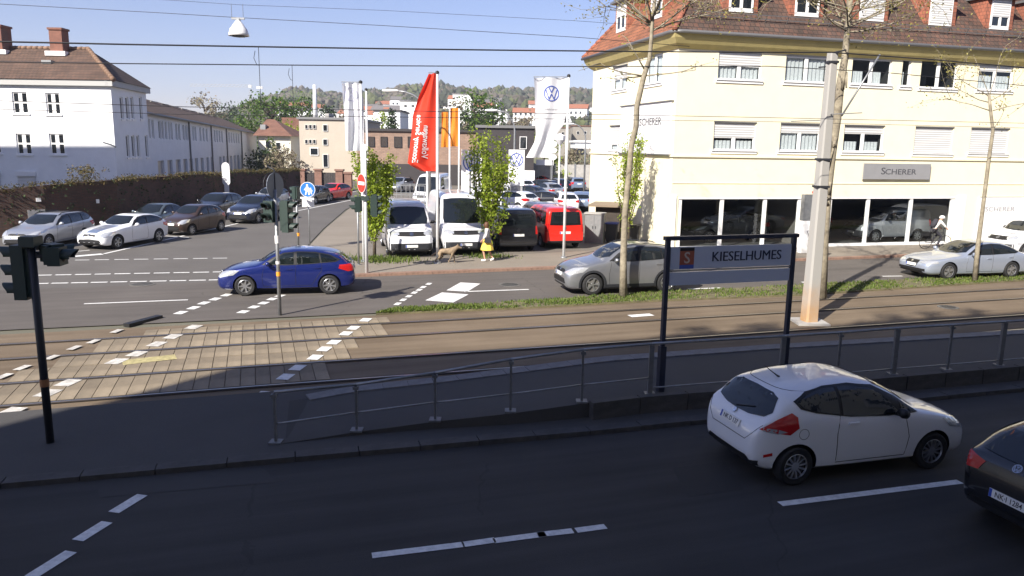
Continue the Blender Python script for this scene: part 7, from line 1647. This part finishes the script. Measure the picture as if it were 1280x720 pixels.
put_text('KIESELHUMES', .262, SF(Lb*.615, zm, .027), M['text_navy'], r_, sx=.99, ext=.003, bold=0); put_text('KIESELHUMES', .262, SF(Lb*.615+.007, zm, .0275), M['text_navy'], r_, sx=.99, ext=.003, bold=0)
q = MB(); lw = .30; q.box((0, 0, 0), (lw, (zA-zB)*.86, .006), SF(.40, zm, .03)); lg = q.build('logo_plate', mk('logo_brown', (.33, .085, .045), .5), r_)
q = MB(); q.box((0, .165, 0), (lw, .06, .007), SF(.40, zm, .0305)); q.build('logo_top', M['black'], lg); q = MB(); q.box((0, -.165, 0), (lw, .075, .007), SF(.40, zm, .0305)); q.build('logo_foot', M['vwblue'], lg); put_text('S', .30, SF(.40, zm-.005, .035), mk('logo_letter', (.5, .42, .36), .5), lg)
# ---- things by the yellow building
b = Wp(997, 318, 37.2); b.z = .1; r_ = empty('ticket_pylon', (b.x, 36.4, .1), RA-.05, 'narrow grey and white information pylon before the shop windows', 'pylon'); H = hgt(Vector((b.x, 36.4, .1)), 243)-.1
q = MB(); q.box((0, 0, H*.78), (.62, .25, H*.44)); q.build('grey_panel', M['galv'], r_); q = MB(); q.box((0, 0, H*.28), (.6, .3, H*.55)); q.build('white_body', M['white'], r_); q = MB(); q.lathe([(.0, 0), (.11, .03), (.12, .12), (0, .2)], 12, Matrix.Translation((.22, -.1, H+.02))); q.build('red_cap', M['red_sign'], r_); MB().tube([(.22, -.16, 0), (.22, -.16, H)], .03, 6).build('pole', M['white_pole'], r_)
r_ = empty('hand_cart', (b.x+.35, 35.7, .1), .2, 'small dark cart with wheels at the foot of the pylon', 'cart'); q = MB(); q.box((0, 0, .45), (.75, .5, .45)); q.build('bin', M['navy'], r_)
for sx in (-.25, .25):
    q = MB(); q.lathe([(0, -.05), (.14, -.05), (.14, .05), (0, .05)], 14, Matrix.Translation((sx, -.22, .14)) @ Matrix.Rotation(PI/2, 4, 'X')); q.build('wheel', M['rubber'], r_)
q = MB(); q.bar((-.3, .2, .65), (-.45, .25, 1.1), .03, .03); q.bar((.3, .2, .65), (.15, .25, 1.1), .03, .03); q.bar((-.45, .25, 1.1), (.15, .25, 1.1), .03, .03); q.build('handle', M['galv'], r_)
def wheelie(u, v, col, lid, label):
    P = G(u, v, .104); r_ = empty('wheelie_bin', P, -.3, label, 'bin', 'bins beside the yellow building'); q = MB(); vs = [Vector((x*w, y*w*.95, z)) for z, w in ((.08, .23), (.95, .29)) for x, y in ((-1, -1), (1, -1), (1, 1), (-1, 1))]; q.add(vs, [(0, 1, 5, 4), (1, 2, 6, 5), (2, 3, 7, 6), (3, 0, 4, 7), (3, 2, 1, 0), (4, 5, 6, 7)]); q.build('body', col, r_)
    q = MB(); q.box((0, -.02, .99), (.64, .62, .06)); q.box((0, .28, 1.0), (.5, .06, .06)); q.build('lid', lid, r_)
    for sx in (-.24, .24): q = MB(); q.lathe([(0, -.03), (.1, -.03), (.1, .03), (0, .03)], 12, Matrix.Translation((sx, .24, .1)) @ Matrix.Rotation(PI/2, 4, 'Y')); q.build('wheel', M['rubber'], r_)
wheelie(764, 303, M['anthr'] if 'anthr' in M else M['dark_metal'], mk('lid_blue', (.03, .05, .25), .5), 'dark wheelie bin with blue lid beside the electric cabinet'); wheelie(792, 306, M['black'], M['black'], 'black wheelie bin against the wall behind the plane tree')
P = G(742, 304, .104); r_ = empty('electric_cabinet', P, -.25, 'grey electric cabinet at the corner of the lot', 'cabinet'); H = hgt(P, 268)-.1; q = MB(); q.box((0, .3, H/2), (.95, .6, H)); q.build('housing', M['galv'], r_); q = MB(); q.box((0, .3, H+.03), (1.05, .7, .07)); q.build('lid', M['concrete'], r_)
for sx in (-.235, .235): q = MB(); q.box((sx, -.01, H*.52), (.44, .03, H*.86)); dr = q.build('door', M['galv'], r_); q = MB(); q.box((sx*.3, -.035, H*.55), (.03, .03, .14)); q.build('handle', M['dark_metal'], dr)
P = G(758, 300, .104); r_ = empty('bin_shelter', (P.x, P.y+.6, .104), -.25, 'low dark shelter with brown roof behind the electric cabinet', 'shelter'); q = MB(); q.box((.1, .9, .85), (1.3, 2.0, 1.7)); q.build('walls', mk('dark_timber', (.05, .04, .032), .85, var=.3, scale=4), r_); q = MB(); q.box((0, .8, 1.76), (1.8, 2.6, .1)); q.build('roof', mk('shelter_roof', (.22, .17, .12), .8), r_)
# ================================================================== PEOPLE, DOG, CYCLE
def skin_mesh(name, verts, edges, mat, parent, root=0, sub=1):
    """verts: (x, y, z, radius)"""
    me = bpy.data.meshes.new(name); me.from_pydata([v[:3] for v in verts], edges, []); o = bpy.data.objects.new(name, me); COL.objects.link(o)
    md = o.modifiers.new('s', 'SKIN'); md.use_smooth_shade = True; sv = me.skin_vertices[0].data
    for i, v in enumerate(verts): sv[i].radius = (v[3], v[4] if len(v) > 4 else v[3]); sv[i].use_root = (i == root)
    if sub: s_ = o.modifiers.new('u', 'SUBSURF'); s_.levels = sub; s_.render_levels = sub
    m2 = bpy.data.meshes.new_from_object(o.evaluated_get(bpy.context.evaluated_depsgraph_get())); bpy.data.objects.remove(o); m2.materials.clear(); m2.materials.append(mat); m2.polygons.foreach_set('use_smooth', [True]*len(m2.polygons)); m2.name = name
    return link(name, m2, parent)
def hand_verts(V, E, w, d, side, grip=.6):
    """palm + five fingers rooted at wrist index w, along direction d"""
    d = Vector(d).normalized(); p = Vector(V[w][:3]); x = d.cross(Vector((0, 1, 0))); x = x.normalized() if x.length > .1 else Vector((1, 0, 0)); n_ = d.cross(x)
    i0 = len(V); c = p+d*.05; V.append((*c, .022, .03)); E.append((w, i0))
    for k, (o, L) in enumerate(((-.024, .065), (-.008, .078), (.009, .073), (.024, .058))):
        a = c+d*.045+x*o; b_ = a+d*L*.5+n_*.012*grip*2; e = b_+d*L*.35*(1-grip)+n_*L*.4*grip; j = len(V); V += [(*a, .0095), (*b_, .0085), (*e, .007)]; E += [(i0, j), (j, j+1), (j+1, j+2)]
    a = c+x*side*-.032-d*.005; b_ = a+d*.03+x*side*-.014; j = len(V); V += [(*a, .011), (*b_, .009)]; E += [(i0, j), (j, j+1)]
def figure(name, loc, rz, label, J, shirt, legs_mat, hair, skirt=None, shoes='cloth_dark', h=1.65, bag=None, helmet=None):
    """J: joints in local space, x = forward"""
    r_ = empty(name, loc, rz, label, 'person'); V = []; E = []
    def add(*pts):
        i = len(V); V.extend(pts); return i
    pel = add((*J['pelvis'], .125, .10)); w_ = add((*J['waist'], .11, .085)); ch = add((*J['chest'], .14, .10)); nk = add((*J['neck'], .052)); hd = add((*J['head'], .088, .10)); tp = add((*J['crown'], .06, .07)); E += [(pel, w_), (w_, ch), (ch, nk), (nk, hd), (hd, tp)]
    ends = {}
    for s in 'LR':
        sh = add((*J['sh'+s], .055)); el = add((*J['el'+s], .042)); wr = add((*J['wr'+s], .027)); E += [(ch, sh), (sh, el), (el, wr)]; hand_verts(V, E, wr, Vector(J['wr'+s])-Vector(J['el'+s]), 1 if s == 'L' else -1)
        hp_ = add((*J['hp'+s], .085)); kn = add((*J['kn'+s], .058)); an = add((*J['an'+s], .038)); to = add((*J['to'+s], .035)); E += [(pel, hp_), (hp_, kn), (kn, an), (an, to)]
    body = skin_mesh('body', V, E, M['skin'], r_, pel)
    hp = Vector(J['head']); f = Vector((1, 0, 0)); q = MB()
    q.lathe([(0, .03), (.013, .0), (.006, -.02)], 8, Matrix.Translation(hp+f*.098+UPZ*-.005)); q.build('nose', M['skin'], body)
    for s in (-1, 1):
        q = MB(); q.lathe([(0, -.01), (.011, 0), (0, .01)], 8, Matrix.Translation(hp+f*.085+Vector((0, s*.032, .02)))); q.build('eye', M['black'], body); q = MB(); q.lathe([(0, -.03), (.012, 0), (0, .03)], 8, Matrix.Translation(hp+Vector((0, s*.092, 0)))); q.build('ear', M['skin'], body)
    q = MB(); q.box(hp+f*.088-UPZ*.045, (.01, .045, .012)); q.build('mouth', M['red_lens'], body)
    if hair:
        q = MB(); q.lathe([(0, .125), (.06, .112), (.098, .06), (.106, 0), (.10, -.06), (.085, -.14), (.05, -.15)], 16, Matrix.Translation(hp-f*.022) @ Matrix.Diagonal((.98, .98, 1, 1))); q.build('hair', hair, r_, True)
    if helmet: q = MB(); q.lathe([(0, .15), (.07, .14), (.115, .08), (.125, .02), (.12, .01)], 16, Matrix.Translation(hp) @ Matrix.Diagonal((1.15, .95, 1, 1))); q.build('helmet', helmet, r_, True)
    # shirt over torso and upper arms
    V2 = [(*J['pelvis'], .135, .11), (*J['waist'], .125, .10), (*J['chest'], .155, .115), (*(Vector(J['neck'])-UPZ*.03), .06)]; E2 = [(0, 1), (1, 2), (2, 3)]
    for s in 'LR':
        a = Vector(J['sh'+s]); e = Vector(J['el'+s]); wv = Vector(J['wr'+s]); i = len(V2); V2 += [(*a, .07), (*a.lerp(e, .95), .056), (*e.lerp(wv, .75), .042)]; E2 += [(2, i), (i, i+1), (i+1, i+2)]
    skin_mesh('top', V2, E2, shirt, r_, 0)
    if legs_mat:
        V3 = [(*J['pelvis'], .135, .115)]; E3 = []
        for s in 'LR':
            i = len(V3); V3 += [(*J['hp'+s], .10), (*J['kn'+s], .07), (*J['an'+s], .05)]; E3 += [(0, i), (i, i+1), (i+1, i+2)]
        skin_mesh('trousers', V3, E3, legs_mat, r_, 0)
    if skirt:
        pz = J['pelvis'][2]; q = MB(); n = 32; vs = []; fs = []
        prof = [(.135, .08), (.165, 0), (.21, -.16), (.26, -.34), (.27, -.42)]
        for rr, dz in prof:
            for k in range(n): a = 2*PI*k/n; rk = rr*(1+.06*math.sin(a*9)*min(1, -dz*3 if dz < 0 else 0)); vs.append(Vector((J['pelvis'][0]+rk*math.cos(a), rk*math.sin(a)*.95, pz+dz)))
        for i in range(len(prof)-1):
            for k in range(n): fs.append((i*n+k, i*n+(k+1) % n, (i+1)*n+(k+1) % n, (i+1)*n+k))
        q.add(vs, fs); q.build('skirt', skirt, r_, True)
    for s in 'LR':
        a, t = Vector(J['an'+s]), Vector(J['to'+s]); q = MB(); q.tube([a+UPZ*.02, a-UPZ*.03, (a+t)/2-UPZ*.02, t], [.045, .05, .048, .035], 10); q.build('shoe', M[shoes], r_, True)
    return r_
b = G(609, 326.5, .1)
figure('person', (b.x, b.y, .1), math.radians(175), 'woman in yellow skirt and white top with shoulder bag walking behind the dog', dict(pelvis=(0, 0, .90), waist=(.01, 0, 1.05), chest=(.02, 0, 1.27), neck=(.035, 0, 1.43), head=(.06, 0, 1.54), crown=(.05, 0, 1.62),
    shL=(.02, .19, 1.36), elL=(.02, .24, 1.10), wrL=(.18, .22, .92), shR=(.02, -.19, 1.36), elR=(.0, -.24, 1.10), wrR=(.14, -.23, .90), hpL=(0, .09, .86), knL=(.16, .09, .48), anL=(.08, .09, .08), toL=(.24, .10, .05), hpR=(0, -.09, .86), knR=(-.02, -.09, .47), anR=(-.24, -.09, .12), toR=(-.12, -.10, .03)), M['cloth_white'], None, M['hair'], skirt=M['cloth_yellow'], shoes='cloth_white')
r_ = empty('shoulder_bag', (b.x+.02, b.y-.25, 1.02), .2, 'dark shoulder bag at the hip of the woman in the yellow skirt', 'bag'); q = MB(); q.box((.0, .0, 0), (.26, .10, .22)); q.build('pouch', M['cloth_dark'], r_); MB().tube([(-.08, .02, .1), (-.06, .06, .32), (.02, .22, .50), (.08, .05, .3), (.08, .02, .1)], .012, 5).build('strap', M['cloth_dark'], r_)
# dog
b = G(559, 329, .1); r_ = empty('dog', (b.x, b.y, .1), math.radians(4), 'tan shepherd dog walking on the pavement in front of the white vans', 'dog')
V = [(-.34, 0, .56, .105, .13), (-.14, 0, .585, .11, .135), (.10, 0, .57, .125, .165), (.27, 0, .60, .11, .14), (.40, 0, .72, .075, .085), (.50, 0, .77, .075, .08), (.58, 0, .745, .05, .05), (.69, 0, .72, .032, .032)]; E = [(i, i+1) for i in range(7)]
def chain(root, pts):
    i = len(V); V.extend(pts); E.append((root, i)); E.extend((i+k, i+k+1) for k in range(len(pts)-1))
chain(3, [(.27, .09, .42, .055), (.34, .09, .23, .032), (.32, .09, .06, .026), (.37, .09, .025, .03)]); chain(3, [(.24, -.09, .42, .055), (.16, -.09, .24, .032), (.06, -.09, .10, .026), (.10, -.09, .05, .03)])
chain(0, [(-.28, .10, .42, .08), (-.20, .10, .30, .05), (-.38, .10, .18, .03), (-.35, .10, .04, .026), (-.29, .10, .025, .03)]); chain(0, [(-.36, -.10, .42, .08), (-.32, -.10, .30, .05), (-.52, -.10, .20, .03), (-.54, -.10, .05, .026), (-.48, -.10, .025, .03)])
chain(0, [(-.46, 0, .56, .045), (-.60, 0, .44, .045), (-.72, 0, .34, .035), (-.80, 0, .33, .02)])
chain(5, [(.49, .055, .85, .025), (.485, .065, .91, .010)]); chain(5, [(.49, -.055, .85, .025), (.485, -.065, .91, .010)])
r_.scale = (.88, .88, .88); skin_mesh('body', V, E, M['fur'], r_, 1)
q = MB(); q.lathe([(0, -.02), (.022, 0), (0, .02)], 8, Matrix.Translation((.715, 0, .728))); q.build('nose', M['black'], r_)
for s in (-1, 1): q = MB(); q.lathe([(0, -.01), (.012, 0), (0, .01)], 8, Matrix.Translation((.57, s*.045, .79))); q.build('eye', M['black'], r_)
q = MB(); q.tube([Vector((.36+.07*math.cos(a)*.5, .09*math.sin(a), .68+.07*math.cos(a))) for a in [2*PI*k/12 for k in range(13)]], .012, 5); q.build('collar', M['cloth_dark'], r_)
# cyclist beside the shop
b = G(1168, 311, .1); ang = math.radians(5)
bk = empty('bicycle', (b.x, b.y, .1), ang, 'bicycle ridden along the pavement past the shop windows', 'bicycle')
for x in (-.52, .52):
    q = MB(); n = 24
    q.tube([Vector((x+.33*math.cos(2*PI*k/n), 0, .34+.33*math.sin(2*PI*k/n))) for k in range(n+1)], .018, 6); w = q.build('wheel', M['rubber'], bk, True); q = MB()
    for k in range(12): a = 2*PI*k/12; q.tube([(x, 0, .34), (x+.31*math.cos(a), 0, .34+.31*math.sin(a))], .003, 3)
    q.build('spokes', M['chrome'], w)
q = MB()
for a, c in (((-.52, 0, .34), (-.05, 0, .30)), ((-.05, 0, .30), (-.18, 0, .85)), ((-.18, 0, .80), (.38, 0, .82)), ((-.05, 0, .30), (.38, 0, .78)), ((-.52, 0, .34), (-.18, 0, .80)), ((.52, 0, .34), (.37, 0, .98))): q.tube([a, c], .018, 6)
q.build('bike_frame', M['dark_metal'], bk); q = MB(); q.tube([(.37, 0, .98), (.42, 0, 1.04)], .015, 6); q.tube([(.36, -.28, 1.05), (.42, 0, 1.04), (.36, .28, 1.05)], .014, 6); q.build('handlebar', M['black'], bk); q = MB(); q.lathe([(0, -.03), (.09, -.02), (.07, .03), (0, .04)], 12, Matrix.Translation((-.2, 0, .90)) @ Matrix.Diagonal((1.5, .8, 1, 1))); q.build('saddle', M['black'], bk)
q = MB(); q.tube([(-.05, -.08, .30), (.08, -.08, .2)], .012, 5); q.tube([(-.05, .08, .30), (-.18, .08, .40)], .012, 5); q.build('cranks', M['black'], bk); q = MB(); q.box((-.55, 0, .76), (.3, .3, .22)); q.tube([(-.4, 0, .68), (-.68, 0, .68)], .01, 4); q.build('rear_basket', M['black'], bk)
figure('person', (b.x, b.y, .1), ang, 'cyclist in white top and helmet with dark backpack riding past the shop windows', dict(pelvis=(-.16, 0, .98), waist=(-.10, 0, 1.12), chest=(.06, 0, 1.31), neck=(.15, 0, 1.44), head=(.22, 0, 1.54), crown=(.21, 0, 1.62),
    shL=(.08, .19, 1.38), elL=(.24, .24, 1.20), wrL=(.34, .25, 1.08), shR=(.08, -.19, 1.38), elR=(.24, -.24, 1.20), wrR=(.34, -.25, 1.08), hpL=(-.14, .10, .93), knL=(.20, .10, .78), anL=(-.14, .10, .44), toL=(-.02, .10, .38), hpR=(-.14, -.10, .93), knR=(.24, -.10, .62), anR=(.06, -.10, .24), toR=(.18, -.10, .20)), M['cloth_white'], M['cloth_dark'], None, helmet=M['white'])
r_ = empty('backpack', (b.x, b.y, .1), ang, 'dark backpack worn by the cyclist', 'backpack'); q = MB(); q.lathe([(0, -.24), (.15, -.2), (.17, 0), (.14, .2), (0, .25)], 12, Matrix.Translation((-.16, 0, 1.30)) @ Matrix.Rotation(.5, 4, 'Y') @ Matrix.Diagonal((.75, 1, 1, 1))); q.build('bag', M['cloth_dark'], r_, True)
# driver of the blue car
fo = [o for o in bpy.data.objects if o.get('label', '').startswith('bright blue hatchback')][0]; fm = fo.location; fr = fo.rotation_euler.z; c = fm+Matrix.Rotation(fr, 3, 'Z') @ Vector((-.28, .36, -.02))
figure('person', (c.x, c.y, c.z-.18), fr, 'driver with dark hair at the wheel of the blue hatchback', dict(pelvis=(-.05, 0, .55), waist=(-.08, 0, .72), chest=(-.08, 0, .98), neck=(-.05, 0, 1.16), head=(-.02, 0, 1.30), crown=(-.03, 0, 1.38),
    shL=(-.06, .18, 1.08), elL=(.18, .22, .92), wrL=(.36, .14, 1.0), shR=(-.06, -.18, 1.08), elR=(.18, -.22, .92), wrR=(.36, -.14, 1.0), hpL=(0, .1, .55), knL=(.42, .1, .68), anL=(.70, .1, .40), toL=(.80, .1, .42), hpR=(0, -.1, .55), knR=(.42, -.1, .68), anR=(.70, -.1, .40), toR=(.80, -.1, .42)), M['cloth_white'], M['cloth_dark'], M['hair'])
# showroom cars
place('estate', 'anthracite', 'estate_car', 'dark estate car inside the showroom behind the left panes', C=(905, 300), ang=math.radians(15.2)+PI, z=.135)
place('suv', 'black', 'offroad_car', 'black car inside the showroom behind the third pane', C=(985, 296), ang=math.radians(15.2)+PI, z=.135)
place('city_van', 'silver', 'delivery_van', 'pale van inside the showroom behind the right panes', C=(1105, 300), ang=math.radians(15.2)+PI, z=.135)

# ================================================================== HAZE
hb = MB().box((200, 765, 74), (3560+60, 1770+20, 150.1)).build('haze', [])
hb['kind'] = 'stuff'; hm_ = bpy.data.materials.new('haze_air'); hm_.use_nodes = True; hn = hm_.node_tree; hn.nodes.clear(); ho = hn.nodes.new('ShaderNodeOutputMaterial'); hv = hn.nodes.new('ShaderNodeVolumePrincipled'); hv.inputs['Color'].default_value = (.86, .90, .97, 1); hv.inputs['Density'].default_value = .0003; hv.inputs['Anisotropy'].default_value = .2; hn.links.new(hv.outputs[0], ho.inputs['Volume']); hb.data.materials.append(hm_); hb['label'] = 'thin pale haze over the town and hill'
